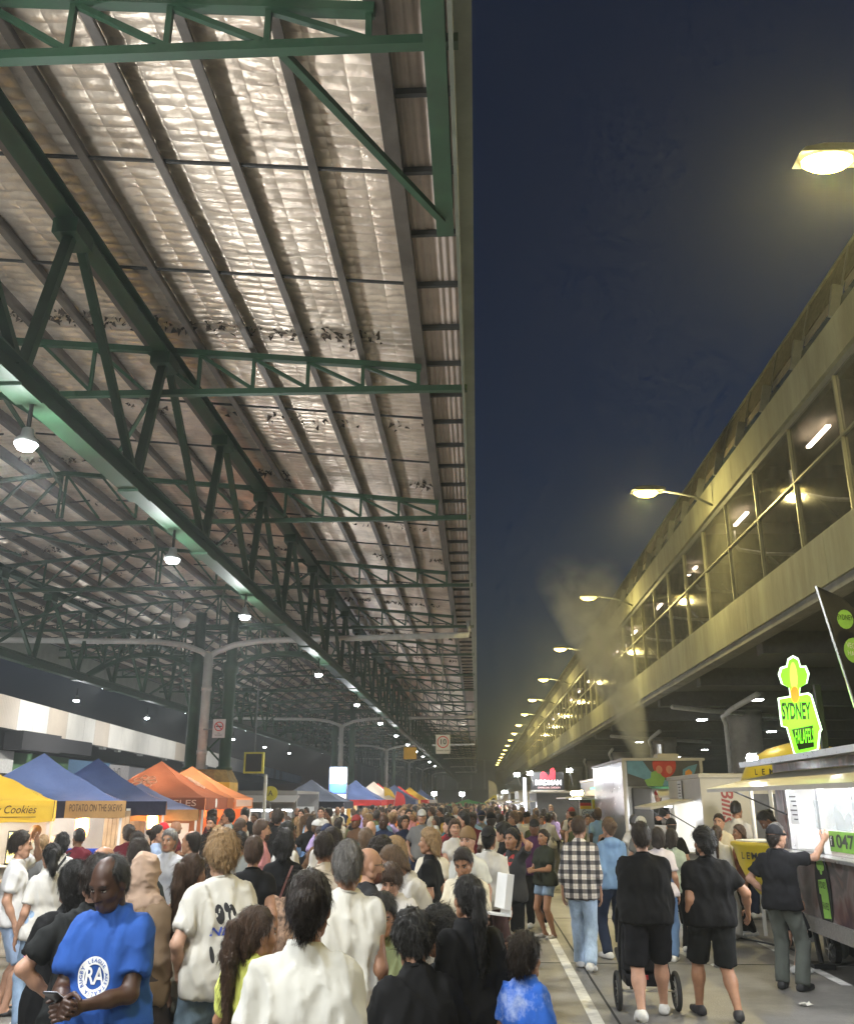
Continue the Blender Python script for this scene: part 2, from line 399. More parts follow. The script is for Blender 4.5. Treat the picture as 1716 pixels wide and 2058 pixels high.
# lattice girders along the shed on either side of the columns
M_ORANGEGLOW = None
def girder(x, sgn):
    yb0 = 7.2 if sgn > 0 else 12.9
    n = int((YEND - yb0)/2.87)
    nm = 'lattice_girder'
    root = empty(nm); root.parent = shed; root.location = Vector((x, 27.9, 0)) - Vector((XC, 27.9, 0))
    ztop, zbot = 7.80, 5.55
    s = MB()
    s.box(x-0.11, x+0.11, yb0-5, YEND, zbot-0.02, zbot); s.box(x-0.11, x+0.11, yb0-5, YEND, zbot+0.2, zbot+0.22); s.box(x-0.015, x+0.015, yb0-5, YEND, zbot, zbot+0.2)
    s.build('bottom_chord', M_GREEN, root)
    s = MB()
    s.box(x-0.1, x+0.1, yb0-5, YEND, ztop-0.13, ztop-0.11); s.box(x-0.1, x+0.1, yb0-5, YEND, ztop+0.02, ztop+0.04); s.box(x-0.012, x+0.012, yb0-5, YEND, ztop-0.11, ztop+0.02)
    s.build('top_chord', M_GREEN, root)
    far = MB()
    for i in range(-1, n):
        yb = yb0 + 2.87*i; yt = yb + 0.55
        def mem(p, q, w, h, nmm):
            if i > 14: far.bar(p, q, w, h)
            else: MB().bar(p, q, w, h, up=(1,0,0)).build(nmm, M_GREEN, root)
        mem((x, yb, zbot+.22), (x, yt, ztop-.13), 0.085, 0.11, 'web_post')
        if i < n-1: mem((x, yt+.1, ztop-.13), (x, yb+2.87-.12, zbot+.22), 0.075, 0.09, 'web_diagonal')
        if i <= 14:
            MB().box(x-0.13, x+0.13, yt-0.18, yt+0.2, ztop-0.3, ztop-0.131).build('gusset', M_GREEN, root)
            MB().box(x-0.125, x+0.125, yb-0.2, yb+0.2, zbot-0.05, zbot-0.021).build('gusset', M_GREEN, root)
    far.build('far_web', M_GREEN, root)
girder(XG, 1); girder(XL-XG, -1)
# sway braces from girder foot up to the ridge and struts between the girders
for k in range(0, 14):
    y = TY0 + BAY*k
    for x, sg in ((XG, -1), (XL-XG, 1)):
        if x < XC and k < 2: continue
        MB().bar((x, y, 5.8), (x + sg*2.3, y, zbc(XC)), 0.07, 0.07).build('sway_brace', M_GREEN, shed)
        MB().bar((x, y+0.06, 7.7), (x + sg*1.9, y+BAY*0.5, 7.35), 0.05, 0.05).build('sway_brace', M_GREEN, shed)
        MB().bar((x + sg*2.3, y+.04, zbc(XC)), (x + sg*4.0, y+BAY-.3, 7.9), 0.05, 0.05).build('roof_brace', M_GREEN, shed)
# torn blanket hanging along the truss lines
def torn():
    b = MB(); rr = random.Random(5)
    rows = []
    for k in range(9):
        y = TY0 + BAY*k
        rows.append((y-0.35, 1.0 if k else 0.15))
        if k: rows.append((y+BAY*0.45, 0.25))
    for y, dens in rows:
        cnt = int(900*dens)
        for _ in range(cnt):
            x = rr.uniform(-15.4, -0.8)
            if x < XC and y < 12: continue
            if vnoise(np.array([x*1.3]), np.array([y*3.1]), 4)[0] < 0.42: continue
            yy = y + rr.gauss(0, 0.10); z = zfoil(x)-0.03; L = rr.uniform(0.03, 0.15); a = rr.uniform(0, 6.3)
            dx, dy = math.cos(a)*L*.6, math.sin(a)*L*.6
            b.add([(x,yy,z),(x+dx,yy+dy,z-L*rr.uniform(.1,.7)),(x-dy*.6,yy+dx*.6,z-L*rr.uniform(.1,.9))], [(0,1,2)])
    o = b.build('torn_insulation', M_TORN, shed); o['kind'] = 'stuff'
torn()
# fluorescent green tags glued on the blanket (reflections of a lit sign)
# columns: pairs of green posts on yellow concrete plinths, white downpipe between
M_YELLOWBLK = mat('yellow_plinth_paint', (0.62, 0.36, 0.03), rough=0.6, var=0.2, scale=2, dirt=0.35, dirtcol=(0.2, 0.12, 0.03))
M_DIRTYTOP = mat('dirty_plinth_top', (0.22, 0.15, 0.05), rough=0.9, var=0.4, scale=6)
def column(y, first):
    c = empty('column_pair'); c.parent = shed; c.location = (0, y-27.9, 0)
    xc = -8.2
    pl = [(-.86,-.5),(-.5,-.86),(.5,-.86),(.86,-.5),(.86,.5),(.5,.86),(-.5,.86),(-.86,.5)]
    b = MB(); b.prism(pl, (xc, y, 0), (1,0,0), (0,1,0), (0,0,2.5)); b.build('plinth', M_YELLOWBLK, c, bevel=0.02 if first else 0)
    b = MB()
    vs = [(xc+u, y+v, 2.501) for u, v in pl] + [(xc+u*.78, y+v*.78, 2.86) for u, v in pl]
    b.add(vs, [tuple(range(8,16))] + [(i, (i+1)%8, (i+1)%8+8, i+8) for i in range(8)]); b.build('plinth_top', M_DIRTYTOP, c)
    for dx in (-0.53, 0.53):
        x = xc + dx
        b = MB(); b.lathe([(.24,2.86),(.24,2.95),(.185,2.97),(.185,5.75),(.25,5.8),(.25,6.1),(.17,6.15),(.17,7.7)], 14, (x, y, 0))
        b.build('post', M_GREEN, c, smooth=True)
    for z in (3.1, 4.1, 5.1):
        MB().bar((xc-.38, y, z), (xc+.38, y, z+.75), 0.05, 0.05).build('lacing_bar', M_GREEN, c)
        MB().bar((xc+.38, y+.06, z), (xc-.38, y+.06, z+.75), 0.05, 0.05).build('lacing_bar', M_GREEN, c)
    for sg in (-1, 1):
        def arc(z0, z1, xo, xi, n=9, bow=0.35):
            return [(xc + sg*(xi + (xo-xi)*t), y, z0 + (z1-z0)*t + bow*math.sin(math.pi*t)) for t in np.linspace(0, 1, n)]
        lo = arc(5.95, 5.75, 4.0, .55, bow=0.55); hi = arc(7.25, 6.95, 4.0, 0.0, bow=0.18)
        for pts, w in ((lo, .12), (hi, .11)):
            b = MB()
            for p, q in zip(pts[:-1], pts[1:]): b.bar(p, q, w, w)
            b.build('bracket_arm', M_GREEN, c)
        for i in range(1, 8):
            MB().bar(lo[i], hi[i], 0.06, 0.06).build('bracket_web', M_GREEN, c)
            MB().bar(lo[i], hi[i+1], 0.05, 0.05).build('bracket_web', M_GREEN, c)
    # downpipe with two rain-water branches
    py = y - 0.32
    b = MB(); b.tube([(xc-.1,py,2.7),(xc-.1,py,6.35)], .145, 12); b.build('downpipe', M_WHITEPIPE, c, smooth=True)
    for z in (3.3, 5.2): MB().tube([(xc-.1,py,z),(xc-.1,py,z+.12)], .165, 12).build('pipe_collar', M_WHITEPIPE, c, smooth=True)
    for sg, xe in ((1, -0.2), (-1, XL+.2)):
        ts = np.linspace(0, 1, 8)
        pts = [(xc-.1, py, 6.25), (xc-.1+sg*.25, py, 6.42), (xc-.1+sg*.8, py, 6.62), (xc-.1+sg*1.7, py, 6.74), (xe, py, 6.86), (xe, py, 7.3)]
        MB().tube(pts, .09, 10).build('branch_pipe', M_WHITEPIPE, c, smooth=True)
for i in range(6): column(27.9 + 28.6*i, i == 0)
# high-bay lamps under the girders
def highbay(loc, label, energy=420.0, up=28.0, parts=True):
    x, y, z = loc
    t = tag(empty('highbay_lamp', loc), label, 'lamp', 'high-bay lamps under the shed girders')
    b = MB(); b.lathe([(.035,.16),(.05,.15),(.06,.08),(.105,.04),(.11,0),(.10,0)], 16, loc); b.build('housing', MATS.get('lamp_housing') or mat('lamp_housing', (0.3,0.31,0.3), rough=0.4, metal=0.5), t, smooth=True)
    b = MB(); b.lathe([(.02,-.06),(.07,-.05),(.098,-.01),(.099,.002)], 16, loc); b.build('lens', M_LED, t, smooth=True)
    MB().tube([(x,y,z+.15),(x,y,z+.42)], .02, 6).build('stem', M_DARKSTEEL, t)
    if energy: lamp('SPOT', t, (x,y,z-.06), energy, (0.95, 0.98, 1.0), 0.15, spot=150, blend=0.6)
    if up: lamp('POINT', t, (x,y,z-.15), up, (0.95, 0.98, 1.0), 0.15)
    return t
ordn = ['first','second','third','fourth','fifth','sixth','seventh','eighth','ninth','tenth','eleventh','twelfth','thirteenth','fourteenth','fifteenth']
HB = [7.45, 11.6, 15.6, 23.4, 31.2, 39.0, 46.8, 54.6, 62.4, 70.2, 80, 90]
for i, y in enumerate(HB):
    highbay((XG, y, 5.12), 'white lit high-bay lamp under the lane-side girder, %s from the camera' % ordn[i], 620 if i < 8 else 0, (140, 125, 105, 85, 70, 60, 50)[i] if i < 7 else 0)
for i, (x, y) in enumerate(((XG, 3.3), (XG, -1.0), (XG, -5.5), (-0.9, 1.6))):   # row goes on over and behind the camera; the off-girder one is added fill
    highbay((x, y, 5.12 if x == XG else 6.8), 'white lit high-bay lamp overhead out of view, %s toward the rear' % ordn[i], 700, 330 if x == XG else 0)
for i, y in enumerate([18.0, 24.0, 31.0, 38.0, 45.0, 52.0, 60.0, 68.0]):
    highbay((XL-XG-1.6, y, 5.3), 'white lit high-bay lamp over the far side of the shed, %s from the camera' % ordn[i], 500 if i < 6 else 0, 80 if i < 7 else 0)
# added fill floodlights on the far gutter, put in to brighten the hall band
for i, y in enumerate((30.0, 40.0, 52.0, 66.0, 82.0, 100.0)):
    t = tag(empty('added_gutter_fill', (XL-.15, y, 6.85)), 'small added fill floodlight on the far shed gutter, %s from the camera' % ordn[i], 'floodlight', 'added fill floodlights on the far gutter')
    MB().box(XL-.34, XL-.14, y-.15, y+.15, 6.72, 6.92).build('housing', M_DARKSTEEL, t); MB().box(XL-.355, XL-.342, y-.13, y+.13, 6.74, 6.90).build('lens', M_LED, t)
    lamp('SPOT', t, (XL-.45, y, 6.8), 2800, (1, .97, .92), .15, rot=(R(84), 0, R(80)), spot=120, blend=.7)
# round sensor dome hanging at the first column
t = tag(empty('hanging_dome', (-8.05, 24.0, 6.75)), 'round white plastic dome hanging under the shed roof ahead of the column pair', 'dome')
b = MB(); b.lathe([(.02,-.26),(.15,-.2),(.21,-.08),(.22,0),(.12,.02),(.10,.12)], 14, (-8.05,24.0,6.75)); b.build('shell', M_WHITEPIPE, t, smooth=True)
MB().tube([(-8.05,24.0,6.86),(-8.05,24.0,7.3)], .025, 6).build('rod', M_DARKSTEEL, t)
# ================================================================= ELEVATED WALKWAY BUILDING ON THE RIGHT
M_CONC = mat('pale_concrete', (0.27, 0.275, 0.195), rough=0.75, var=0.3, scale=1.2, bump=0.2, bscale=25, dirt=0.8, dirtcol=(0.12, 0.11, 0.08), stretch=(1, 1, 0.25))
M_SOFF = mat('soffit_concrete', (0.24, 0.24, 0.22), rough=0.8, var=0.2, scale=1.5, dirt=0.4)
M_COLM = mat('column_concrete', (0.42, 0.40, 0.36), rough=0.8, var=0.2, scale=1.2, dirt=0.4)
M_ALU = mat('mullion_aluminium', (0.30, 0.30, 0.22), rough=0.4, metal=0.35, var=0.15, scale=3, dirt=0.3)
M_PANE = glass('dusty_glass', (0.13, 0.13, 0.10), 0.07, 0.36)
M_WARMTUBE = emis('warm_tube', (1.0, 0.80, 0.62), 12)
M_INWALL = mat('corridor_wall', (0.20, 0.18, 0.14), rough=0.8, var=0.15, scale=1.0)
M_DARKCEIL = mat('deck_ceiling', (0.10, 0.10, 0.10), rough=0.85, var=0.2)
M_SODIUM = emis('sodium_lens', (1.0, 0.74, 0.20), 9)
M_GREYSTEEL = mat('grey_steel', (0.22, 0.23, 0.22), rough=0.45, metal=0.4, var=0.15)
FX, FE = 6.5, 232.0
wb = tag(empty('walkway_building', (FX, 30, 0)), 'elevated glazed walkway building on concrete columns over the food trucks', 'building')
# fascia in cast panels with open joints
y = 6.0
while y < 120:
    y2 = min(y + 5.2, 120)
    MB().box(FX, FX+0.30, y+0.008, y2-0.008, 5.80, 6.75).build('fascia_panel', M_CONC, wb)
    y = y2
MB().box(FX, FX+0.30, 120.0, FE, 5.80, 6.75).build('fascia_panel', M_CONC, wb)
y = 6.0
while y < 120:
    y2 = min(y + 5.2, 120)
    MB().box(FX+0.02, FX+0.30, y+0.006, y2-0.006, 9.52, 10.30).build('parapet_panel', M_CONC, wb)
    y = y2
MB().box(FX+0.02, FX+0.30, 120.0, FE, 9.52, 10.30).build('parapet_panel', M_CONC, wb)
b = MB(); b.box(FX+0.05, FX+0.34, 6, FE, 5.62, 5.795); b.box(FX+0.34, FX+0.6, 6, FE, 5.72, 5.9); b.build('drip_beam', M_SOFF, wb)
MB().box(FX+0.10, FX+0.26, 6, FE, 9.38, 9.515).build('window_head', M_GREYSTEEL, wb)
MB().box(FX+0.06, FX+0.28, 6, FE, 6.755, 6.80).build('window_sill', M_ALU, wb)
MB().box(FX+0.085, FX+0.17, 6, FE, 8.18, 8.225).build('transom', M_ALU, wb)
# mullions and panes
src_m = src_p = None
MP = 2.52; y = 10.15; farm = MB(); farp = MB()
while y < FE:
    if y < 125:
        if src_m is None:
            src_m = MB().box(FX+0.08, FX+0.18, y-.024, y+.024, 6.80, 9.38).build('mullion', M_ALU, wb)
            src_p1 = MB().box(FX+0.135, FX+0.145, y+.025, y+MP-.025, 6.80, 8.18).build('pane', M_PANE, wb)
            src_p2 = MB().box(FX+0.135, FX+0.145, y+.025, y+MP-.025, 8.225, 9.38).build('pane', M_PANE, wb)
            y00 = y
        else:
            inst(src_m, 'mullion', wb, (0, y-y00, 0)); inst(src_p1, 'pane', wb, (0, y-y00, 0)); inst(src_p2, 'pane', wb, (0, y-y00, 0))
    else:
        farm.box(FX+0.07, FX+0.22, y-.035, y+.035, 6.80, 9.38); farp.box(FX+0.135, FX+0.145, y+.025, y+MP-.025, 6.80, 9.38)
    y += MP
farm.build('far_mullions', M_ALU, wb); farp.build('far_panes', M_PANE, wb)
# corridor inside the glass
MB().box(FX+0.3, 11.0, 6, FE, 6.55, 6.74).build('walkway_floor', M_SOFF, wb)
MB().box(11.0, 11.2, 6, FE, 6.55, 10.6).build('corridor_wall', M_INWALL, wb)
MB().box(FX+0.3, 11.0, 6, FE, 10.20, 10.30).build('corridor_ceiling', M_INWALL, wb)
for i in range(16):
    y = 12.0 + 5.04*i
    MB().box(FX+.35, 11.0, y, y+.18, 9.85, 10.2).build('ceiling_beam', M_INWALL, wb)
tb = None
for i in range(15):
    y = 12.6 + 6.4*i
    o = MB().box(7.95, 8.05, y, y+1.3, 9.98, 10.03).build('tube_light', M_WARMTUBE, wb)
    if i < 9: lamp('AREA', o, (8.0, y+.65, 9.95), 14, (1, 0.82, 0.6), 0.1, sy=1.3)
for i in range(8):
    y = 15.5 + 5.04*i
    MB().tube([(7.6,y,9.5),(7.6,y,9.1),(7.75,y+.1,8.95),(8.6,y+.4,8.9),(10.9,y+.9,8.95)], 0.055, 8).build('conduit', M_WHITEPIPE, wb, smooth=True)
    MB().bar((10.9, y+1.2, 6.8), (9.4, y+3.2, 9.8), 0.07, 0.07).build('wind_brace', M_GREYSTEEL, wb)
# roof parapet frames over the walkway
M_DKGLASS = mat('tinted_panel', (0.045, 0.07, 0.09), rough=0.2, var=0.2)
M_LOUVRE = mat('pale_louvre', (0.33, 0.29, 0.22), rough=0.5, var=0.25, scale=4)
M_MESHPAN = mat('rusty_mesh', (0.13, 0.12, 0.10), rough=0.8, var=0.4, scale=9)
def lean(z): return FX + 0.12 + 0.28*(z-10.3)
y = 8.45; k = 0
while y < 120:
    y2 = y + 2.08
    def panel(za, zb, nm, m, inset=0.05):
        b = MB(); xa, xb = lean(za), lean(zb)
        b.add([(xa,y+inset,za),(xa,y2-inset,za),(xb,y2-inset,zb),(xb,y+inset,zb),(xa+.05,y+inset,za),(xa+.05,y2-inset,za),(xb+.05,y2-inset,zb),(xb+.05,y+inset,zb)],
              [(0,3,2,1),(4,5,6,7),(0,1,5,4),(1,2,6,5),(2,3,7,6),(3,0,4,7)]); b.build(nm, m, wb)
    panel(10.34, 10.70, 'tinted_panel', M_DKGLASS)
    panel(10.76, 10.98, 'louvre', M_LOUVRE, 0.14); 
    panel(11.04, 11.74, 'mesh_panel', M_MESHPAN, 0.03)
    b = MB(); b.bar((lean(10.3)-.06, y, 10.3), (lean(10.9)-.08, y, 10.95), 0.07, 0.2); b.bar((lean(10.95), y, 10.95), (lean(11.8), y, 11.8), 0.05, 0.05)
    b.build('roof_bracket', M_GREYSTEEL, wb)
    y = y2; k += 1
MB().bar((lean(11.8), 6, 11.8), (lean(11.8), FE, 11.8), 0.06, 0.06).build('roof_rail', M_ALU, wb)
b = MB(); b.add([(lean(10.3)+.1,120,10.3),(lean(10.3)+.1,FE,10.3),(lean(11.8),FE,11.74),(lean(11.8),120,11.74)], [(0,3,2,1)]); b.build('far_parapet', M_MESHPAN, wb)
MB().box(lean(10.3)+.6, 30, 6, FE, 10.35, 10.5).build('roof_slab', M_SOFF, wb)
# deck underside, cross beams, columns, pipes
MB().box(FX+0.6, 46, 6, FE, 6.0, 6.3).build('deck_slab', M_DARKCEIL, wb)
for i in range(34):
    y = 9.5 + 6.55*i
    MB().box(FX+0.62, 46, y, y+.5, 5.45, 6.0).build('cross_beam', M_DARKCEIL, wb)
for i in range(8):
    y = 38.0 + 16.4*i
    for x in (10.9, 24.0):
        b = MB(); b.lathe([(.62,0),(.62,4.9),(.70,5.0),(.70,5.44)], 20, (x, y, 0)); b.build('round_column', M_COLM, wb, smooth=True)
    if i < 5:
        MB().tube([(9.1,y-8,5.25),(9.6,y-3,5.25),(9.95,y-.4,5.2),(10.1,y-.2,4.9),(10.1,y-.2,0.0)], 0.1, 10).build('drain_pipe', M_WHITEPIPE, wb, smooth=True)
for i in range(3):
    y = 21.6+16.4*i
    b = MB(); b.lathe([(.62,0),(.62,4.9),(.70,5.0),(.70,5.44)], 20, (24.0, y, 0)); b.build('round_column', M_COLM, wb, smooth=True)
    MB().tube([(FX+.9,y-3,5.35),(FX+2.4,y-2,5.3),(14,y+2,5.3)], .09, 8).build('drain_pipe', M_WHITEPIPE, wb, smooth=True)
# louvred back wall far under the deck
M_SLAT = mat('dark_wall_slat', (0.16, 0.16, 0.165), rough=0.6, var=0.2)
MB().box(44.6, 44.8, 6, FE, 0, 6).build('back_wall', mat('back_wall_dark', (0.03,0.03,0.034), rough=0.9), wb)
for i in range(7): MB().box(44.3, 44.55, 30, FE, 0.7+.75*i, 0.85+.75*i).build('wall_slat', M_SLAT, wb)
# deck lamps
LEDP = [(9.85,32.6),(9.9,40.9),(16.0,66.1),(15.2,48.4),(21.4,74.9),(16.4,77.2),(9.9,57.0),(22.,52.),(12.4,24.5)]
for i, (x, y) in enumerate(LEDP):
    t = tag(empty('deck_lamp', (x, y, 5.4)), 'square white lamp under the parking deck, number %s outward from the trailer sign' % ordn[i], 'lamp', 'lamps under the parking deck')
    MB().box(x-.22, x+.22, y-.22, y+.22, 5.36, 5.44).build('housing', M_GREYSTEEL, t)
    MB().box(x-.19, x+.19, y-.19, y+.19, 5.33, 5.357).build('lens', M_LED, t)
    lamp('SPOT', t, (x, y, 5.30), 260, (0.92, 0.97, 1), .2, spot=150, blend=.5)
LABD = ['straight above the black feather flag', 'beside the nearest round column', 'low between the second and nearest column', 'just right of the green neon sign top', 'far back beside the yellow dome', 'far back behind the vegetable mural truck', 'over the mural truck roof', 'deep at the louvred back wall', 'nearest the walkway soffit edge']
for o, l in zip([o for o in COL.objects if o.name.startswith('deck_lamp')], LABD): o['label'] = 'square white lit lamp under the parking deck, ' + l
# street lamps on arms from the walkway
def street_lamp(y, label, energy):
    t = tag(empty('street_lamp', (FX, y, 9.6)), label, 'street lamp', 'yellow street lamps along the walkway')
    MB().tube([(FX+.05,y+.3,9.62),(FX-.5,y+.18,9.86),(FX-1.35,y+.03,9.98)], .035, 8).build('arm', M_GREYSTEEL, t, smooth=True)
    b = MB(); hx = 4.72
    pr = [(-.44,-.02),(-.36,.06),(-.12,.11),(.26,.095),(.46,.055),(.48,.01),(.42,-.03)]
    b.prism([(u, v) for u, v in pr], (hx, y-.18, 9.98), (1,0,0), (0,0,1), (0,.36,0)); b.build('head', M_GREYSTEEL, t, bevel=.02)
    b = MB(); b.lathe([(.03,-.14),(.13,-.115),(.19,-.04),(.19,0)], 14, (0,0,0))
    b.v = [(hx-.04 + vx*1.75, y + vy*.95, 9.945 + vz) for vx, vy, vz in b.v]
    b.build('lens', M_SODIUM, t, smooth=True)
    if energy: lamp('POINT', t, (hx-.04, y, 9.74), energy*.20, (1.0, 0.80, 0.30), 0.14)
    if energy: lamp('SPOT', t, (hx-.04, y, 9.80), energy*.65, (1.0, 0.82, 0.34), 0.14, spot=158, blend=.45)
street_lamp(-3.27, 'yellow lit street lamp on a walkway arm behind the camera', 1700)
for i in range(17):
    street_lamp(9.98 + 13.25*i, 'yellow lit street lamp on a walkway arm, ' + ('nearest and largest' if i == 0 else 'smallest and farthest' if i == 16 else '%s of the row counting away' % (ordn + ['sixteenth'])[i]), 1700 if i < 9 else 0)

# ================================================================= BUILDING ON THE LEFT WITH THE WHITE BAND
M_WHITEBAND = mat('white_ribbed_cladding', (0.66, 0.65, 0.60), rough=0.5, var=0.12, scale=0.4, dirt=0.2, dirtcol=(0.4,0.38,0.33))
M_CREAMBAND = mat('cream_ribbed_cladding', (0.50, 0.44, 0.36), rough=0.5, var=0.12, scale=0.4)
M_BLACKWALL = mat('dark_shop_wall', (0.022, 0.022, 0.025), rough=0.8, var=0.3)
lb = tag(empty('produce_hall', (-24, 45, 0)), 'long dark produce hall with a white ribbed band beyond the shed', 'building')
def lx(y): return -24.0 - (y-45)*0.098
ys = 30.0; i = 0; rr = random.Random(3)
while ys < 210:
    w = rr.choice([3.2, 3.2, 4.6, 2.2]); y2 = ys + w
    n = int(w/0.2)*2; b = MB(); pts = []
    for j in range(n+1):
        yy = ys + (w-0.02)*j/n; pts.append((lx(yy) + (0.03 if j % 2 else 0), yy))
    zt, zb = 7.1, 5.5
    b.add([(p[0], p[1], zb) for p in pts] + [(p[0], p[1], zt) for p in pts], [(j, j+1, j+1+n+1, j+n+1) for j in range(n)])
    b.build('cladding_panel', M_CREAMBAND if rr.random() < .28 else M_WHITEBAND, lb); ys = y2
b = MB(); b.add([(lx(20)-.1,20,5.45),(lx(210)-.1,210,5.45),(lx(210)-.1,210,7.15),(lx(20)-.1,20,7.15),(lx(20)-9,20,7.15),(lx(210)-9,210,7.15),(lx(210)-9,210,5.45),(lx(20)-9,20,5.45)],
      [(3,2,1,0),(3,4,5,2),(0,1,6,7)]); b.build('band_structure', M_BLACKWALL, lb)
b = MB(); b.add([(lx(20)-7,20,0),(lx(210)-7,210,0),(lx(210)-7,210,5.45),(lx(20)-7,20,5.45)], [(3,2,1,0)]); b.build('shop_wall', M_BLACKWALL, lb)
for j, (y, h0, h1, d) in enumerate(((47,4.5,5.48,.5),(52,4.6,5.4,.7),(90,4.3,5.4,.7))):
    MB().box(lx(y)-.5, lx(y)+d, y, y+4.5, h0, h1-0.01).build('dark_canopy', M_BLACKWALL, lb)
for j, y in enumerate((57.5, 60.5, 64, 70, 78, 86, 96, 106)):
    b = MB(); b.bar((lx(y)+.05,y,5.42),(lx(y)+.5,y,5.35),.05,.05); b.box(lx(y)+.42,lx(y)+.72,y-.25,y+.25,5.2,5.34); b.build('bracket_floodlight', M_GREYSTEEL, lb)
SGN = [('sign_white', (0.5,0.5,0.48)), ('sign_green', (0.06,0.14,0.06)), ('sign_blue', (0.05,0.13,0.24)), ('sign_pale', (0.42,0.40,0.40)), ('sign_grey', (0.2,0.2,0.22))]
yy = 44.0
for j, (w, mi) in enumerate(((5.2,0),(8.0,1),(8.5,2),(6.0,3),(5,4),(7,1),(5,3),(8,2))):
    m = mat(SGN[mi][0], SGN[mi][1], rough=.5)
    x = lx(yy)-1.2
    o = MB().box(x, x+.08, yy, yy+w-.3, 3.35, 4.5).build('shop_sign', m, lb)
    if j == 0: lettering('FRUIT', (x+.09, yy+1.9, 3.95), (0,-1,0), (0,0,1), .9, mat('sign_green_ink', (0.05,0.25,0.08)), o)
    if j == 3: lettering('Delicious', (x+.09, yy+2.4, 3.95), (0,-1,0), (0,0,1), .9, mat('sign_dark_ink', (0.05,0.05,0.05)), o, shear=.3)
    yy += w
# ================================================================= END OF THE LANE
eb = tag(empty('end_building', (0, 232, 0)), 'dark multi-level building closing the far end of the lane', 'building')
M_END = mat('end_wall', (0.10, 0.10, 0.095), rough=.8, var=.3, scale=.3)
MB().box(-30, 4.5, 232, 240, 4.5, 11.5).build('upper_wall', M_END, eb)
MB().box(4.6, 30, 236, 244, 0, 9).build('side_wall', mat('end_wall_pale', (0.3,0.3,0.24), rough=.8, var=.3, scale=.3), eb)
MB().box(-30, 4.5, 238, 240, 0, 4.5).build('lower_wall', M_BLACKWALL, eb)
for i in range(10): MB().box(-29+3.4*i, -28.6+3.4*i, 231.9, 232.0, 4.5, 11.5).build('wall_rib', M_GREYSTEEL, eb)
tw = tag(empty('lattice_tower', (-8.5, 150, 0)), 'green steel lattice tower standing at the far end of the lane', 'tower')
for dx in (-1, 1):
    for dy in (-1, 1): MB().bar((-8.5+dx, 150+dy, 0), (-8.5+dx, 150+dy, 9), .22, .22).build('tower_leg', M_GREEN, tw)
for k in range(5):
    z = .4+1.7*k
    MB().bar((-9.5,149,z),(-7.5,149,z+1.7),.14,.14).build('tower_brace', M_GREEN, tw); MB().bar((-7.5,149.1,z),(-9.5,149.1,z+1.7),.14,.14).build('tower_brace', M_GREEN, tw)
# ================================================================= STALLS AND TRUCKS
def fabric(name, col, trans=0.3, rough=0.8, var=0.12):
    if name in MATS: return MATS[name]
    m, nt, b = new_mat(name); L = nt.links
    c = srgb(col) if isinstance(col, str) else col
    tc = N(nt, 'ShaderNodeTexCoord'); nz = N(nt, 'ShaderNodeTexNoise'); nz.inputs['Scale'].default_value = 1.6; nz.inputs['Detail'].default_value = 6
    L.new(tc.outputs['Object'], nz.inputs['Vector'])
    mr = N(nt, 'ShaderNodeMapRange'); mr.inputs[3].default_value = 1-var*2; mr.inputs[4].default_value = 1+var*2; L.new(nz.outputs[0], mr.inputs[0])
    mx = N(nt, 'ShaderNodeMix', data_type='RGBA', blend_type='MULTIPLY'); mx.inputs[0].default_value = 1; mx.inputs[6].default_value = (*c, 1); L.new(mr.outputs[0], mx.inputs[7])
    L.new(mx.outputs[2], b.inputs['Base Color']); b.inputs['Roughness'].default_value = rough
    n3 = N(nt, 'ShaderNodeTexNoise'); n3.inputs['Scale'].default_value = 4.5; n3.inputs['Detail'].default_value = 3; L.new(tc.outputs['Object'], n3.inputs['Vector'])
    bp = N(nt, 'ShaderNodeBump'); bp.inputs['Strength'].default_value = 0.5; bp.inputs['Distance'].default_value = 0.06; L.new(n3.outputs[0], bp.inputs['Height']); L.new(bp.outputs[0], b.inputs['Normal'])
    tr = N(nt, 'ShaderNodeBsdfTranslucent'); L.new(mx.outputs[2], tr.inputs[0])
    ms = N(nt, 'ShaderNodeMixShader'); ms.inputs[0].default_value = trans; L.new(b.outputs[0], ms.inputs[1]); L.new(tr.outputs[0], ms.inputs[2])
    L.new(ms.outputs[0], nt.nodes['Material Output'].inputs[0])
    MATS[name] = m
    return m
M_BLK = mat('black_plastic', (0.015, 0.015, 0.016), rough=0.45, var=0.2)
M_RUBBER = mat('tyre_rubber', (0.02, 0.02, 0.02), rough=0.8, var=0.2)
M_STEEL = mat('brushed_steel', (0.55, 0.55, 0.54), rough=0.3, metal=0.85, var=0.1, scale=10, bump=0.03)
M_WHITE = mat('white_panel', (0.68, 0.68, 0.66), rough=0.45, var=0.06, scale=2)
M_CREAM = mat('cream_panel', (0.55, 0.52, 0.44), rough=0.45, var=0.08, scale=2, dirt=0.12)
M_STRIP = emis('white_led_strip', (0.90, 0.93, 1.0), 25)
M_WARMBULB = emis('warm_bulb', (1.0, 0.78, 0.45), 30)
M_INK = mat('black_ink', (0.012, 0.012, 0.012), rough=.6)
M_WINK = mat('white_ink', (0.75, 0.75, 0.72), rough=.6)
M_CARD = mat('cardboard', (0.36, 0.24, 0.14), rough=.8, var=.12)

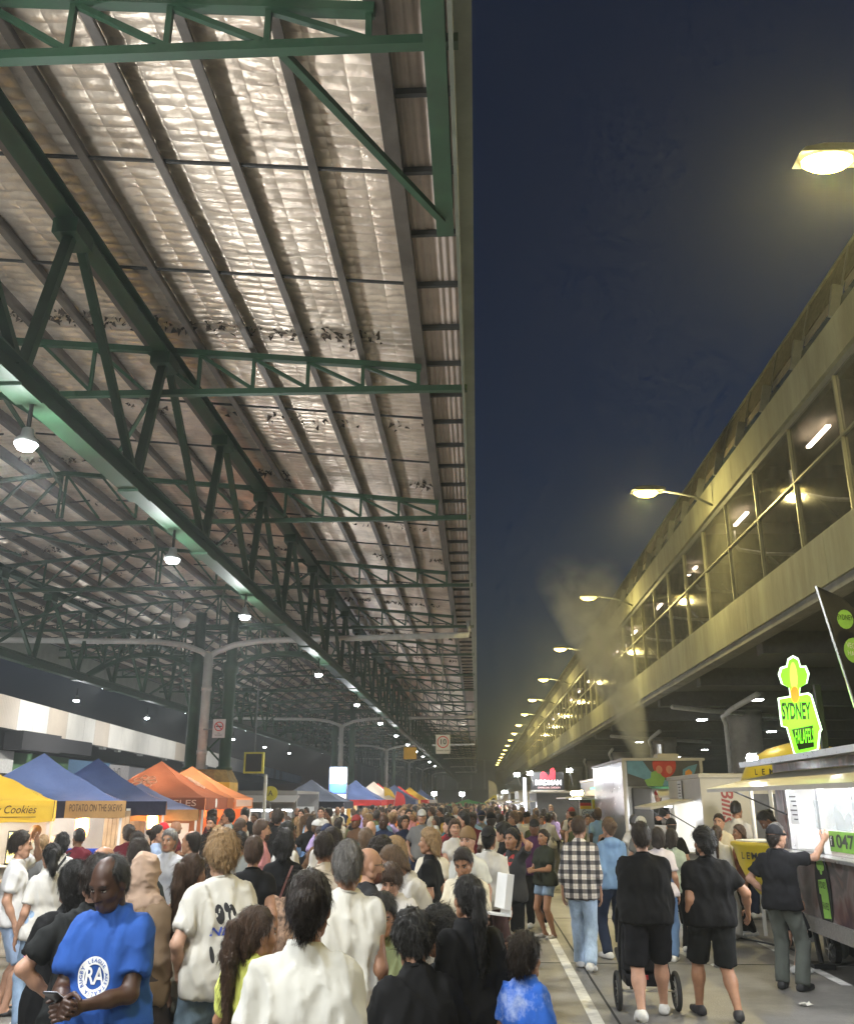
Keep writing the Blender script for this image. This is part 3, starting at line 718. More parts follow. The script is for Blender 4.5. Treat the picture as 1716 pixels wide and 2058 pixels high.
def tent(cx, cy, w, d, eave, peak, mc, mv, label, group='pop-up market tents', val=0.27, rot=0.0, legs=True, light=0, lcol=(1, .9, .75), walls=None, wallm=None):
    t = tag(empty('market_tent', (cx, cy, 0)), label, 'tent', group)
    n = 14; b = MB()
    hw, hd = w/2, d/2
    corners = [(-hw,-hd),(hw,-hd),(hw,hd),(-hw,hd)]
    for s in range(4):
        (ax, ay), (bx, by) = corners[s], corners[(s+1) % 4]
        vs = []; fs = []
        for i in range(n+1):
            tt = i/n
            for j in range(n+1):
                u = j/n
                ex, ey = ax+(bx-ax)*u, ay+(by-ay)*u
                x, y = ex*(1-tt), ey*(1-tt)
                z = eave + (peak-eave)*(0.25*tt + 0.75*tt**1.45) - 0.05*math.sin(math.pi*u)*math.sin(math.pi*tt)
                z += (0.03*math.sin(11*u+7*tt+s)+0.05*(float(vnoise(np.array([u*5+s*7+cx]), np.array([tt*4+cy]), 3)[0])-.5)+.03*(float(vnoise(np.array([u*13+s*7+cx]), np.array([tt*5+cy]), 4)[0])-.5))*math.sin(math.pi*min(1,tt*1.2))
                vs.append((cx+x, cy+y, z))
        for i in range(n):
            for j in range(n):
                a = i*(n+1)+j; fs.append((a, a+1, a+n+2, a+n+1))
        b.add(vs, fs)
    can = b.build('canopy', mc, t, smooth=True)
    for s in range(4):
        (ax, ay), (bx, by) = corners[s], corners[(s+1) % 4]
        b = MB(); m = 16; vs = []
        dx, dy = (bx-ax), (by-ay); L = math.hypot(dx, dy); nx, ny = dy/L, -dx/L
        for r_, z in ((0, eave), (1, eave-val*.5), (2, eave-val)):
            for j in range(m+1):
                u = j/m; o = 0.01 + 0.012*math.sin(u*17+s+r_)*(r_ > 0)
                vs.append((cx+ax+dx*u+nx*o, cy+ay+dy*u+ny*o, z - (0.02*abs(math.sin(u*math.pi*6)) if r_ == 2 else 0)))
        b.add(vs, [(r_*(m+1)+j, r_*(m+1)+j+1, (r_+1)*(m+1)+j+1, (r_+1)*(m+1)+j) for r_ in range(2) for j in range(m)])
        b.build('valance', mv, t, smooth=True)
    if legs:
        for ax, ay in corners:
            MB().box(cx+ax*.97-.022, cx+ax*.97+.022, cy+ay*.97-.022, cy+ay*.97+.022, 0, eave-.02).build('leg', M_WHITE, t)
        for s in (0, 1):
            MB().bar((cx-hw*.96, cy+(-1)**s*hd*.96, eave-.1), (cx+hw*.96, cy+(-1)**s*hd*.96, eave-.1), .03, .03).build('frame_bar', M_STEEL, t)
    for wl_ in (walls or ()):
        if wl_ == 'back': MB().box(cx-hw*.95, cx+hw*.95, cy+hd*.93, cy+hd*.95, .05, eave-.1).build('tent_wall', wallm, t)
        if wl_ == 'left': MB().box(cx-hw*.95, cx-hw*.93, cy-hd*.92, cy+hd*.92, .05, eave-.1).build('tent_wall', wallm, t)
        if wl_ == 'front': MB().box(cx-hw*.92, cx+hw*.92, cy-hd*.96, cy-hd*.94, .05, eave*.55).build('tent_wall', wallm, t)
    t['_rot'] = rot
    if light:
        o = MB().bar((cx-.5, cy, eave-.06), (cx+.5, cy, eave-.06), .05, .04); o = o.build('strip_lamp', M_STRIP, t)
        lamp('POINT', o, (cx, cy, eave-.22), light, lcol, .2)
    return t
def table(cx, cy, w, d, h, m, label, drop=True, cat='table'):
    t = tag(empty('stall_table', (cx, cy, 0)), label, cat, 'stall tables')
    MB().box(cx-w/2, cx+w/2, cy-d/2, cy+d/2, h-.03, h).build('tabletop', m, t, bevel=.006)
    if drop: MB().box(cx-w/2+.01, cx+w/2-.01, cy-d/2+.005, cy-d/2+.015, .1, h-.031).build('cloth_front', m, t); MB().box(cx+w/2-.02, cx+w/2-.008, cy-d/2+.02, cy+d/2-.01, .1, h-.031).build('cloth_side', m, t)
    for sx in (-1, 1):
        for sy in (-1, 1): MB().tube([(cx+sx*(w/2-.06), cy+sy*(d/2-.06), 0), (cx+sx*(w/2-.06), cy+sy*(d/2-.06), h-.03)], .018, 6).build('leg', M_STEEL, t)
    return t
F_BLUE = fabric('royal_blue_canvas', (0.10, 0.15, 0.33), .15)
F_NAVY = fabric('navy_canvas', (0.014, 0.016, 0.04), .05)
F_YEL = fabric('yellow_canvas', (0.68, 0.46, 0.05), .3)
F_BRNOR = fabric('burnt_orange_canvas', (0.40, 0.13, 0.06), .3)
F_DKOR = fabric('brown_orange_canvas', (0.25, 0.07, 0.03), .2)
F_OR = fabric('orange_canvas', (0.66, 0.26, 0.11), .35)
F_HOT = fabric('hot_orange_canvas', (0.66, 0.15, 0.03), .35)
F_LIL = fabric('pale_blue_canvas', (0.34, 0.38, 0.62), .3)
F_GREY = fabric('slate_canvas', (0.10, 0.115, 0.16), .1)
F_WALL = fabric('white_canvas', (0.62, 0.60, 0.56), .35)
F_RED = fabric('red_canvas', (0.6, 0.05, 0.05), .35)
F_GREEN = fabric('green_canvas', (0.05, 0.28, 0.10), .3)
F_KRAFT = fabric('kraft_banner', (0.42, 0.25, 0.10), .15, var=.3)

# --- left row
t = tent(-7.95, 15.5, 3.0, 3.0, 1.99, 2.75, F_YEL, F_YEL, 'yellow cookie tent with brown lettered valance at the lane', light=130, walls=('back','left'), wallm=F_WALL, val=.29)
lettering('@Turkey Cookies', (-7.18, 13.975, 1.86), (1,0,0), (0,0,1), .16, mat('brown_ink', (0.05,0.025,0.012)), t, shear=.25, width=.98)
MB().box(-7.7, -6.68, 13.972, 13.978, 1.755, 1.765).build('underline', MATS['brown_ink'], t)
b = MB(); pl = [(math.cos(a)*.42, math.sin(a)*.2) for a in np.linspace(0, 2*math.pi, 20, endpoint=False)]
b.prism(pl, (-7.75, 14.50, 2.252), (1,0,0), (0,.92,.30), (0,-.004,.012)); b.build('oval_logo', mat('brown_logo', (0.14,0.06,0.05)), t)
lettering('CC', (-7.70, 14.49, 2.27), (1,0,0), (0,.92,.30), .16, F_YEL, t)
table(-7.9, 12.9, 2.6, .7, .92, mat('pine_board', (0.42,0.30,0.18), rough=.6, var=.2), 'wooden counter table spread with cookies before the yellow tent')
ck = mat('baked_cookie', (0.30, 0.16, 0.07), rough=.8, var=.3, scale=20)
for i in range(12):
    b = MB(); b.lathe([(.01,.03),(.05,.026),(.065,.01),(.06,0)], 10, (-9.0+.19*i, 12.8+.1*(i%3), .921)); o = b.build('cookie', ck, None, smooth=True)
    tag(o, 'round brown cookie on the yellow tent counter, %s from its lane end' % (ordn[11-i]), 'cookie', 'cookies on the counter')
t = tent(-8.45, 19.4, 3.0, 3.0, 1.98, 2.84, F_BLUE, F_NAVY, 'royal blue tent with kraft potato banner, next to the yellow tent', light=120, walls=('back',), wallm=F_WALL)
MB().box(-7.92, -6.93, 17.86, 17.868, 1.70, 1.985).build('banner', F_KRAFT, t)
lettering('POTATO ON THE SKEWS', (-7.42, 17.855, 1.86), (1,0,0), (0,0,1), .17, MATS['brown_ink'], t, width=.86)
lettering('SUPER', (-8.25, 17.87, 1.87), (1,0,0), (0,0,1), .07, mat('orange_ink', (0.8,0.35,0.05)), t, shear=.3, width=.28)
t = tent(-8.62, 22.7, 3.0, 3.0, 1.97, 2.88, F_BLUE, F_NAVY, 'royal blue tent between the potato tent and burnt orange tent', light=110, walls=('back',), wallm=F_WALL)
MB().box(-7.9, -7.82, 21.05, 21.07, 1.78, 1.83).build('maker_tag', M_WINK, t)
t = tent(-7.62, 22.9, 2.5, 2.5, 1.80, 2.36, F_LIL, F_KRAFT, 'low pale blue tent with kraft valance before the burnt orange tent', val=.22)
MB().box(-7.35, -6.55, 21.60, 21.612, .55, 1.52).build('menu_sheet', fabric('paper_menu', (0.72,0.70,0.66), .2), t)
# potato stall furniture
M_PINE = MATS['pine_board']
table(-8.2, 16.0, 1.7, .6, .95, M_WHITE, 'white folding table under the potato banner', drop=False)
tb_ = tag(empty('plastic_tub', (-7.15, 17.6, .95)), 'bright blue plastic tub on the potato table end', 'tub')
b = MB(); b.box(-7.45,-6.85,17.4,17.85,.95,1.0); b.box(-7.47,-6.83,17.38,17.40,.95,1.2); b.box(-7.47,-6.83,17.85,17.87,.95,1.2); b.box(-7.47,-7.45,17.40,17.85,.95,1.2); b.box(-6.85,-6.83,17.40,17.85,.95,1.2); b.build('tub_body', mat('blue_plastic', (0.01,0.06,0.5), rough=.35), tb_)
MB().box(-7.5,-6.8,17.36,17.38,1.18,1.215).build('tub_rim', MATS['blue_plastic'], tb_)
tb_.location = (-6.75, 15.9, .95)
o = tag(empty('menu_board', (-8.05, 17.3, 1.05)), 'small yellow lit menu board on the white potato table', 'menu board')
MB().box(-8.25,-7.85,17.30,17.33,.96,1.5).build('frame', M_BLK, o); MB().box(-8.22,-7.88,17.29,17.299,.99,1.47).build('face', emis('lit_menu', (1,.85,.3), 1.3), o)
o.location = (-7.75, 15.7, 1.05)
for i, (x, y) in enumerate(((-6.95, 16.3), (-6.85, 19.6))):
    t = tag(empty('flame_sign', (x, y, 1.35)), 'glowing orange flame-shaped neon sign on a stick, %s' % ('under the kraft banner' if i == 0 else 'under the second blue tent'), 'neon sign', 'flame neon signs')
    pl = [(-.09,0),(.09,0),(.12,.15),(.10,.3),(.13,.4),(.06,.36),(.04,.46),(-.02,.37),(-.07,.42),(-.12,.28),(-.11,.12)]
    MB().prism(pl, (x, y, 1.38), (1,0,0), (0,0,1), (0,.05,0)).build('flame', emis('flame_neon', (1.0, .30, .07), 9), t)
    MB().prism([(u*.66, v*.72+.05) for u, v in pl], (x, y-.004, 1.38), (1,0,0), (0,0,1), (0,.003,0)).build('flame_core', emis('flame_core', (1.0, .85, .5), 12), t)
    MB().tube([(x,y+.03,.95),(x,y+.03,1.38)], .02, 6).build('stick', M_BLK, t)
    lamp('POINT', t, (x, y-.15, 1.6), 25, (1, .5, .2), .12)
for i, (x, y, w, h) in enumerate(((-8.2,17.6,.9,.85),(-6.95,17.9,.5,1.3),(-7.6,20.3,.7,1.2))):
    t = tag(empty('timber_screen', (x, y, 0)), ['low timber board screen behind the potato table', 'narrow tall timber screen at the potato tent corner', 'timber board screen under the second blue tent'][i], 'screen')
    for j in range(6): MB().box(x-w/2+j*w/6+.004, x-w/2+(j+1)*w/6-.004, y, y+.03, .5, .5+h).build('board', M_PINE, t)
# burnt orange and orange tents
def knot(O, U, V, s, m, parent):
    U, V, O = Vector(U), Vector(V), Vector(O); b = MB()
    for i in range(7):
        a = i*2*math.pi/7
        pts = []
        for q in np.linspace(0, 2*math.pi, 13):
            r_ = .30+.20*math.cos(q); aa = a + .38*math.sin(q)
            pts.append(O + U*(s*r_*math.cos(aa)*2) + V*(s*r_*math.sin(aa)*2))
        b.tube(pts, s*.045, 5, cap=False)
    b.build('knot_logo', m, parent)
M_PALEOR = mat('pale_orange_ink', (0.85, 0.55, 0.38), rough=.7)
t = tent(-8.1, 26.2, 3.0, 3.0, 2.05, 2.94, F_BRNOR, F_DKOR, 'burnt orange tent with pale knot logo beside the yellow plinth', light=120, walls=('left',), wallm=F_OR)
knot((-8.25, 25.35, 2.42), (1,0,0), (0,.86,.5), .3, M_PALEOR, t); knot((-7.2, 26.2, 2.42), (0,1,0), (-.86,0,.5), .3, M_PALEOR, t)
lettering('BAGELES', (-7.35, 24.67, 1.92), (1,0,0), (0,0,1), .2, M_PALEOR, t, width=1.1)
b = MB(); b.lathe([(.01,.0),(.11,.0),(.11,.01)], 12); b.v = [(-6.585+z, 25.9+x, 1.92+y) for x, y, z in b.v]; b.build('round_badge', M_WINK, t)
MB().box(-7.5, -6.62, 24.75, 24.77, .4, 1.8).build('side_banner', F_OR, t)
t = tent(-8.05, 29.6, 3.0, 2.4, 2.05, 2.9, F_OR, F_OR, 'light orange tent behind the burnt orange tent', light=130, walls=('back',), wallm=F_HOT)
MB().box(-6.53,-6.52, 28.6, 30.6, 1.83, 2.0).build('white_print', fabric('white_print', (0.8,0.6,0.5), .3), t)
MB().box(-7.6,-6.6, 28.4, 28.42, .3, 1.55).build('front_banner', F_HOT, t)
# grey truck awning behind the orange tent
t = tag(empty('food_van', (-7.3, 33.5, 0)), 'grey food van with open service hatch past the light orange tent', 'van', 'food vans on the shed side')
b = MB(); b.box(-8.6,-6.2,32.0,32.1,.4,1.05); b.box(-8.6,-6.2,32.0,32.1,1.7,2.3); b.box(-8.6,-8.4,32.0,32.1,1.05,1.7); b.box(-6.35,-6.2,32.0,32.1,1.05,1.7); b.box(-8.6,-6.2,32.1,36.5,2.2,2.3); b.box(-8.6,-8.5,32.1,36.5,.4,2.2); b.box(-8.5,-6.2,36.4,36.5,.4,2.2); b.box(-8.5,-6.2,32.1,36.4,.4,.5); b.build('body', mat('grey_van_paint', (0.22,0.21,0.2), rough=.5, var=.1), t)
MB().add([(-8.7,31.95,2.15),(-6.1,31.95,2.15),(-6.1,31.0,1.93),(-8.7,31.0,1.93),(-8.7,31.95,2.1),(-6.1,31.95,2.1),(-6.1,31.0,1.88),(-8.7,31.0,1.88)],[(3,2,1,0),(4,5,6,7),(2,3,7,6),(0,1,5,4),(1,2,6,5),(3,0,4,7)]).build('hatch', MATS['grey_van_paint'], t)
MB().box(-8.4,-6.35,36.3,36.38,1.0,1.75).build('inner_wall', M_WHITE, t)
MB().box(-8.3,-6.4,32.2,32.25,1.62,1.68).build('strip_lamp', M_STRIP, t); lamp('POINT', t, (-7.3, 33.0, 1.7), 60, (.9,.93,1), .2)
for sy in (32.9, 35.6): b = MB(); b.tube([(-6.3,sy,.36),(-6.12,sy,.36)], .34, 16); b.build('wheel', M_RUBBER, t)
# face painting tent
t = tent(-7.05, 39.5, 3.2, 3.0, 1.93, 2.82, F_GREY, F_NAVY, 'slate blue face painting tent with red lettered banner', light=90)
MB().box(-7.6, -6.0, 37.9, 37.92, .85, 1.68).build('banner', F_WALL, t)
lettering('STROKES', (-6.8, 37.885, 1.5), (1,0,0), (0,0,1), .3, mat('red_ink', (0.5,0.03,0.05)), t, shear=.35, width=1.35)
lettering('& FACE PAINT', (-6.8, 37.885, 1.18), (1,0,0), (0,0,1), .2, M_INK, t, width=1.3)
lettering('TATTOO', (-6.8, 37.885, .95), (1,0,0), (0,0,1), .18, MATS['red_ink'], t, width=1.0)
# lit totem
t = tag(empty('lit_totem', (-6.7, 45, 0)), 'tall lit totem sign with blue and white panels past the face painting tent', 'sign')
b = MB(); b.box(-7.2,-6.3,45.05,45.2,0,3.55); b.build('totem_body', M_STEEL, t)
for i, (z0, z1, c, e) in enumerate(((2.75,3.5,(.45,.65,1),3.2),(2.3,2.73,(.08,.2,.8),2.2),(1.5,2.25,(.8,.75,.7),1.6))):
    MB().box(-7.15,-6.35,45.03,45.049,z0,z1).build('lit_panel', emis('totem_%d' % i, c, e), t)
lamp('POINT', t, (-6.7, 44.6, 3.0), 60, (.7,.8,1), .2)
# farther tents on the left
FT = [(-6.4,49,F_BLUE,F_RED,'blue and red striped tent past the lit totem'),(-5.9,53,F_WALL,F_RED,'white tent with red valance past the totem'),(-6.2,58,F_RED,F_RED,'red tent behind the yellow feather flag'),(-5.6,63,F_BLUE,F_BLUE,'bright blue tent beyond the red tent'),(-5.8,69,F_RED,F_YEL,'red tent with a yellow valance far along the row'),(-5.5,76,F_YEL,F_RED,'yellow tent with a red valance far along the row'),(-6,84,F_RED,F_WALL,'small red tent with white valance near the lattice tower'),(-5.6,93,F_BLUE,F_WALL,'small blue tent near the far end of the left row')]
for i, (x, y, a, c, l) in enumerate(FT):
    tent(x, y, 3, 3, 2.0, 3.0, a, c, l, light=110 if i < 5 else 60, lcol=(1,.85,.7))
tent(-0.8, 78, 3.4, 3.0, 1.62, 2.05, F_GREEN, F_GREEN, 'low green tent alone in the far middle of the lane', val=.12)
# feather flags
def feather(x, y, z0, z1, w, cols, label, lean_=0.0, pole=True):
    t = tag(empty('feather_flag', (x, y, 0)), label, 'flag', 'feather flags')
    n = 14; vs = []; h = z1-z0
    b = MB()
    for i in range(n+1):
        tt = i/n
        ww = w*(.75+.25*math.sin(math.pi*min(tt/.6, 1)*.5)) if tt < .6 else w*(math.sqrt(max(0.0, 1-((tt-.6)/.4)**2))*0.98+.02)
        xo = lean_*tt
        wav = .03*math.sin(tt*7)
        vs += [(x+xo, y+wav, z0+h*tt), (x+xo+ww*.5, y+wav+.03*math.sin(tt*9), z0+h*tt), (x+xo+ww, y+wav, z0+h*tt)]
    fs = []; mi = []
    for i in range(n):
        for j in range(2): fs.append((i*3+j, i*3+j+1, i*3+j+4, i*3+j+3))
    b.add(vs, fs); sail = b.build('sail', cols, t, smooth=True)
    MB().tube([(x-.02, y, 0), (x-.02, y, z0)] + [(x-.02+lean_*(i/n), y, z0+h*i/n) for i in range(1, n+1)], .018, 6).build('pole', M_STEEL, t)
    return t, sail
feather(-5.0, 52, .6, 2.7, .6, F_YEL, 'yellow feather flag leaning over the left crowd', -.2)
feather(-4.75, 51.0, .5, 2.45, .6, F_RED, 'red feather flag beside the yellow feather flag', .35)
feather(1.3, 110, 1, 4.2, 1.0, F_WALL, 'pale cream feather flag near the end building', 0)

# the left row is turned toward the lane mouth
def swing(prefix, x, y, deg):
    for o in COL.objects:
        if o.parent is None and o.name.startswith('market_tent') and o['label'].startswith(prefix): o.location.x = x; o.location.y = y; o.rotation_euler.z = R(deg)
swing('yellow cookie', -8.23, 14.36, 24); swing('royal blue tent with', -8.13, 17.03, 22); swing('royal blue tent between', -8.4, 20.2, 20); swing('low pale blue', -7.66, 20.95, 20); swing('burnt orange', -8.03, 23.29, 4); swing('light orange', -7.99, 25.75, 2)
# --- right row: generic trailer with a service window on the lane side
def trailer(x0, x1, y0, y1, z0, z1, win, mb, label, hatch=1.1, hz=-.35, lights=120, lcol=(.92,.94,1), end_m=None, wheels=(), counter=True, group='food trailers under the walkway', inner=None, sidewin=True):
    t = tag(empty('food_trailer', ((x0+x1)/2, (y0+y1)/2, 0)), label, 'food trailer', group)
    th = .06; ya, yb, za, zb = win
    b = MB(); b.box(x0, x0+th, y0, y1, z0, za); b.box(x0, x0+th, y0, y1, zb, z1-.05); b.box(x0, x0+th, y0, ya, za, zb); b.box(x0, x0+th, yb, y1, za, zb)
    b.build('lane_side', mb, t)
    MB().box(x0+th, x1, y0, y0+th, z0, z1-.05).build('near_end', end_m or mb, t); MB().box(x0+th, x1, y1-th, y1, z0, z1-.05).build('far_end', end_m or mb, t)
    MB().box(x1-th, x1, y0+th, y1-th, z0, z1-.05).build('rear_side', inner or M_WHITE, t)
    MB().box(x0+th, x1-th, y0+th, y1-th, z0, z0+.05).build('floor', M_STEEL, t)
    MB().box(x0-.03, x1+.03, y0-.03, y1+.03, z1-.05, z1+.03).build('roof', M_CREAM, t, bevel=.015)
    if counter: MB().box(x0-.22, x0+.4, ya-.05, yb+.05, za-.04, za).build('counter', M_STEEL, t, bevel=.005)
    if hatch:
        b = MB(); vs = []
        for dz in (0, -.045):
            vs += [(x0-.01, ya, zb+.02+dz), (x0-.01, yb, zb+.02+dz), (x0-hatch, yb, zb+.02+hz*-1+dz) , (x0-hatch, ya, zb+.02+hz*-1+dz)]
        b.add(vs, [(0,1,2,3),(7,6,5,4),(0,4,5,1),(1,5,6,2),(2,6,7,3),(3,7,4,0)]); b.build('hatch', M_CREAM, t)
        for yy in (ya+.1, yb-.1): MB().tube([(x0, yy, za+.45*(zb-za)), (x0-hatch*.75, yy, zb+hz*-.75-.03)], .012, 6).build('gas_strut', M_BLK, t)
        o = MB().box(x0-hatch*.5-.02, x0-hatch*.5+.02, ya+.15, yb-.15, zb-.06-hz*.5, zb-.03-hz*.5).build('strip_lamp', M_STRIP, t)
    if lights:
        lamp('AREA', t, ((x0+x1)/2, (y0+y1)/2, z1-.15), lights, lcol, .4, sy=(y1-y0)*.7)
        MB().box((x0+x1)/2-.05, (x0+x1)/2+.05, y0+.4, y1-.4, z1-.11, z1-.07).build('ceiling_tube', M_STRIP, t)
        if hatch: lamp('POINT', t, (x0-hatch*.5, (ya+yb)/2, zb-.2), lights*.3, lcol, .15)
    for wy, wr in wheels:
        for xx in (x0+.03, x1-.25):
            b = MB(); b.tube([(xx, wy, wr), (xx+.22, wy, wr)], wr, 20); w_ = b.build('wheel', M_RUBBER, t, smooth=False)
            b = MB(); b.tube([(xx-.012, wy, wr), (xx-.001, wy, wr)], wr*.58, 14); b.build('rim', M_STEEL, w_)
            for k in range(5):
                a = k*1.2566
                MB().tube([(xx-.02, wy+math.cos(a)*wr*.35, wr+math.sin(a)*wr*.35), (xx-.012, wy+math.cos(a)*wr*.35, wr+math.sin(a)*wr*.35)], wr*.11, 6).build('rim_hole', M_BLK, w_)
    return t
def mural_mat(name, cols, scale=1.5):
    m, nt, b = new_mat(name); L = nt.links
    tc = N(nt, 'ShaderNodeTexCoord'); nz = N(nt, 'ShaderNodeTexNoise'); nz.inputs['Scale'].default_value = scale; nz.inputs['Detail'].default_value = 2; nz.inputs['Distortion'].default_value = 1.2
    L.new(tc.outputs['Object'], nz.inputs['Vector'])
    cr = N(nt, 'ShaderNodeValToRGB'); el = cr.color_ramp.elements
    while len(el) < len(cols): el.new(.5)
    for i, c in enumerate(cols): el[i].position = .28 + .44*i/(len(cols)-1); el[i].color = (*c, 1)
    L.new(nz.outputs[0], cr.inputs[0]); L.new(cr.outputs[0], b.inputs['Base Color']); b.inputs['Roughness'].default_value = .35
    return m
M_MURAL = mural_mat('photo_wrap', [(.05,.02,.03),(.16,.08,.07),(.24,.19,.18),(.10,.09,.09),(.28,.15,.12)], 1.6)
# falafel trailer
ft = trailer(4.1, 6.2, 5.2, 13.2, .58, 2.52, (6.2, 12.9, 1.38, 2.34), M_MURAL, 'falafel trailer wrapped in food pictures with open steel counter', hatch=1.0, hz=.22, lights=230, end_m=M_WHITE, wheels=((9.1,.36),(10.0,.36)))
MB().box(4.07, 4.098, 5.2, 13.2, .46, .64).build('checker_plate_skirt', mat('checker_plate', (0.45,0.44,0.42), rough=.35, metal=.7, bump=.6, bscale=60, var=.2, scale=30), ft)
b = MB(); b.tube([(4.25,12.75,.55),(4.25,12.62,.06)], .035, 8); b.box(4.12,4.38,12.5,12.75,0,.06); b.build('jack_leg', M_BLK, ft)
b = MB(); b.tube([(4.5,12.95,.17),(4.58,12.95,.17)], .17, 16); w_ = b.build('jockey_wheel', M_RUBBER, ft)
for k in range(5):
    a = k*1.2566; MB().bar((4.485,12.95,.17),(4.485,12.95+math.cos(a)*.13,.17+math.sin(a)*.13),.02,.03,up=(1,0,0)).build('spoke', M_STEEL, w_)
MB().box(4.5,4.62,12.85,13.05,.34,.8).build('jockey_post', M_BLK, ft)
for yy in (12.86, 11.7, 10.6): MB().box(4.12,4.2,yy-.04,yy+.04,1.38,2.36).build('window_post', M_STEEL, ft)
M_LIME = mat('lime_panel', (0.14, 0.32, 0.03), rough=.45); M_LIMED = mat('lime_ink', (0.30,0.60,0.10), rough=.5)
o = MB().box(4.03,4.05,9.4,11.2,1.44,1.66).build('phone_panel', M_LIME, ft)
lettering('0475 030', (4.024,10.35,1.55), (0,-1,0), (0,0,1), .2, M_INK, o, width=1.25, bold=.02)
MB().box(4.022,4.029,11.06,11.17,1.49,1.61).build('social_badge', M_INK, ft); lettering('f', (4.018,11.115,1.55), (0,-1,0), (0,0,1), .14, M_WINK, ft)
MB().box(4.04,4.05,9.4,11.6,1.67,2.0).build('sneeze_guard', glass('guard_glass', (.5,.55,.55), .05, .35), ft)
# badge on the trailer side
bd = MB(); pl = [(math.cos(a)*.24, math.sin(a)*.44) for a in np.linspace(0, 2*math.pi, 24, endpoint=False)]
bd.prism(pl, (4.092, 11.75, .98), (0,-1,0), (0,0,1), (-.008,0,0)); bg_ = bd.build('oval_badge', M_INK, ft)
MB().prism([(-.13,.1),(.12,.13),(.15,-.02),(.15,-.3),(-.07,-.32),(-.08,-.06),(-.13,-.05)], (4.083,11.75,.98), (0,-1,0), (0,0,1), (-.004,0,0)).build('badge_shield', M_LIMED, bg_)
for dx, dz, r_ in ((0,.32,.06),(-.06,.27,.06),(.06,.27,.06),(0,.2,.035)):
    MB().prism([(dx+math.cos(a)*r_, dz+math.sin(a)*r_) for a in np.linspace(0, 2*math.pi, 10, endpoint=False)], (4.083,11.75,.98), (0,-1,0), (0,0,1), (-.004-.001*abs(dx),0,0)).build('badge_leaf', M_LIMED, bg_)
lettering('SYDNEY', (4.077,11.75,1.03), (0,-1,0), (0,0,1), .11, M_INK, bg_, width=.22); lettering('FALAFELS', (4.077,11.715,.8), (0,-1,0), (0,0,1), .11, M_INK, bg_, width=.19)
for z in (.8, 1.05): MB().box(4.088,4.097,12.72,12.9,z,z+.16).build('yellow_sticker', F_YEL, ft)
# interior fittings
MB().box(4.5,5.6,11.9,12.6,.7,1.4).build('fryer', M_STEEL, ft); MB().box(5.9,6.12,6,12.6,1.35,1.9).build('yellow_board', mat('yellow_board', (0.7,0.5,0.02), rough=.4), ft)
MB().box(5.2,6.1,13.08,13.12,.64,2.4).build('inner_door', M_WHITE, ft); MB().box(5.3,5.36,13.03,13.08,1.35,1.42).build('door_handle', M_STEEL, ft)
for i, (x, y, s) in enumerate(((4.45,12.2,.2),(4.6,11.75,.26),(4.5,10.9,.22))):
    o = tag(empty('carton', (x, y, 1.38)), ['open cardboard carton on the falafel counter by the window post', 'larger cardboard carton in the middle of the falafel counter', 'low cardboard carton near the phone panel'][i], 'box', 'cartons on the falafel counter')
    MB().box(x-s/2,x+s/2,y-s/2,y+s/2,1.40,1.40+s*.8).build('carton_body', M_CARD, o); MB().add([(x-s/2,y-s/2,1.401+s*.8),(x+s/2,y-s/2,1.401+s*.8),(x+s/2,y-s*.8,1.38+s*1.1),(x-s/2,y-s*.8,1.38+s*1.1)],[(0,1,2,3)]).build('flap', M_CARD, o)
# upper canopy roof of the falafel trailer and spot
MB().add([(3.62,6,2.46),(3.62,13.1,2.42),(4.05,13.1,2.46),(4.05,6,2.50),(3.62,6,2.53),(3.62,13.1,2.49),(4.05,13.1,2.53),(4.05,6,2.57)],[(0,1,2,3),(7,6,5,4),(0,4,5,1),(1,5,6,2),(2,6,7,3),(3,7,4,0)]).build('canopy_roof', M_STEEL, ft)
t_ = MB(); t_.lathe([(.03,-.06),(.07,-.04),(.08,0),(.05,.05)], 12, (3.75,12.9,2.55)); o = t_.build('flood_bulb', emis('flood_white',(.95,.97,1),60), ft); lamp('POINT', o, (3.7,12.7,2.5), 90, (.95,.97,1), .08)
# neon sign on the falafel trailer
sg = tag(empty('neon_sign', (4.37, 12.6, 2.63)), 'glowing green falafel sign with sprouting leaves on the trailer roof', 'sign')
NU = Vector((.985, -.17, 0)); NV = Vector((.05, -.02, 1)).normalized(); NO = Vector((4.30, 12.6, 3.0)); NN = NV.cross(NU).normalized()
if NN.y > 0: NN = -NN
E_LIME = emis('neon_lime', (0.20, 0.80, 0.03), 0.95); E_WHT = emis('neon_white', (0.85, 1.0, 0.85), 1.6); E_LIME2 = emis('neon_lime_bright', (0.5, 0.9, 0.10), 1.0); E_OR = emis('neon_orange', (1.0, 0.16, 0.02), 1.0)
def npoly(pl, d, nm, m): MB().prism(pl, NO + NN*d, NU, NV, NN*.012).build(nm, m, sg)
shield = [(-.20,.30),(.16,.36),(.20,.33),(.29,-.10),(.27,-.13),(.23,-.36),(-.02,-.42),(-.05,-.40),(-.12,-.07),(-.18,-.05)]
npoly([(u*1.1, v*1.07) for u, v in shield], 0, 'white_rim', E_WHT); npoly(shield, .014, 'green_face', E_LIME)
leaf = [(-.05,.33),(.05,.33),(.07,.45),(.15,.50),(.18,.62),(.15,.72),(.09,.72),(.07,.82),(.01,.86),(-.05,.82),(-.07,.73),(-.14,.71),(-.17,.62),(-.14,.5),(-.06,.45)]
npoly([(u*1.16, .3+(v-.3)*1.06) for u, v in leaf], .002, 'white_leaf_rim', E_WHT); npoly([(u, v) for u, v in leaf], .016, 'green_leaf', E_LIME)
npoly([(math.cos(a)*.05, .60+math.sin(a)*.2) for a in np.linspace(0,2*math.pi,14,endpoint=False)], .030, 'bright_leaf', E_LIME2)
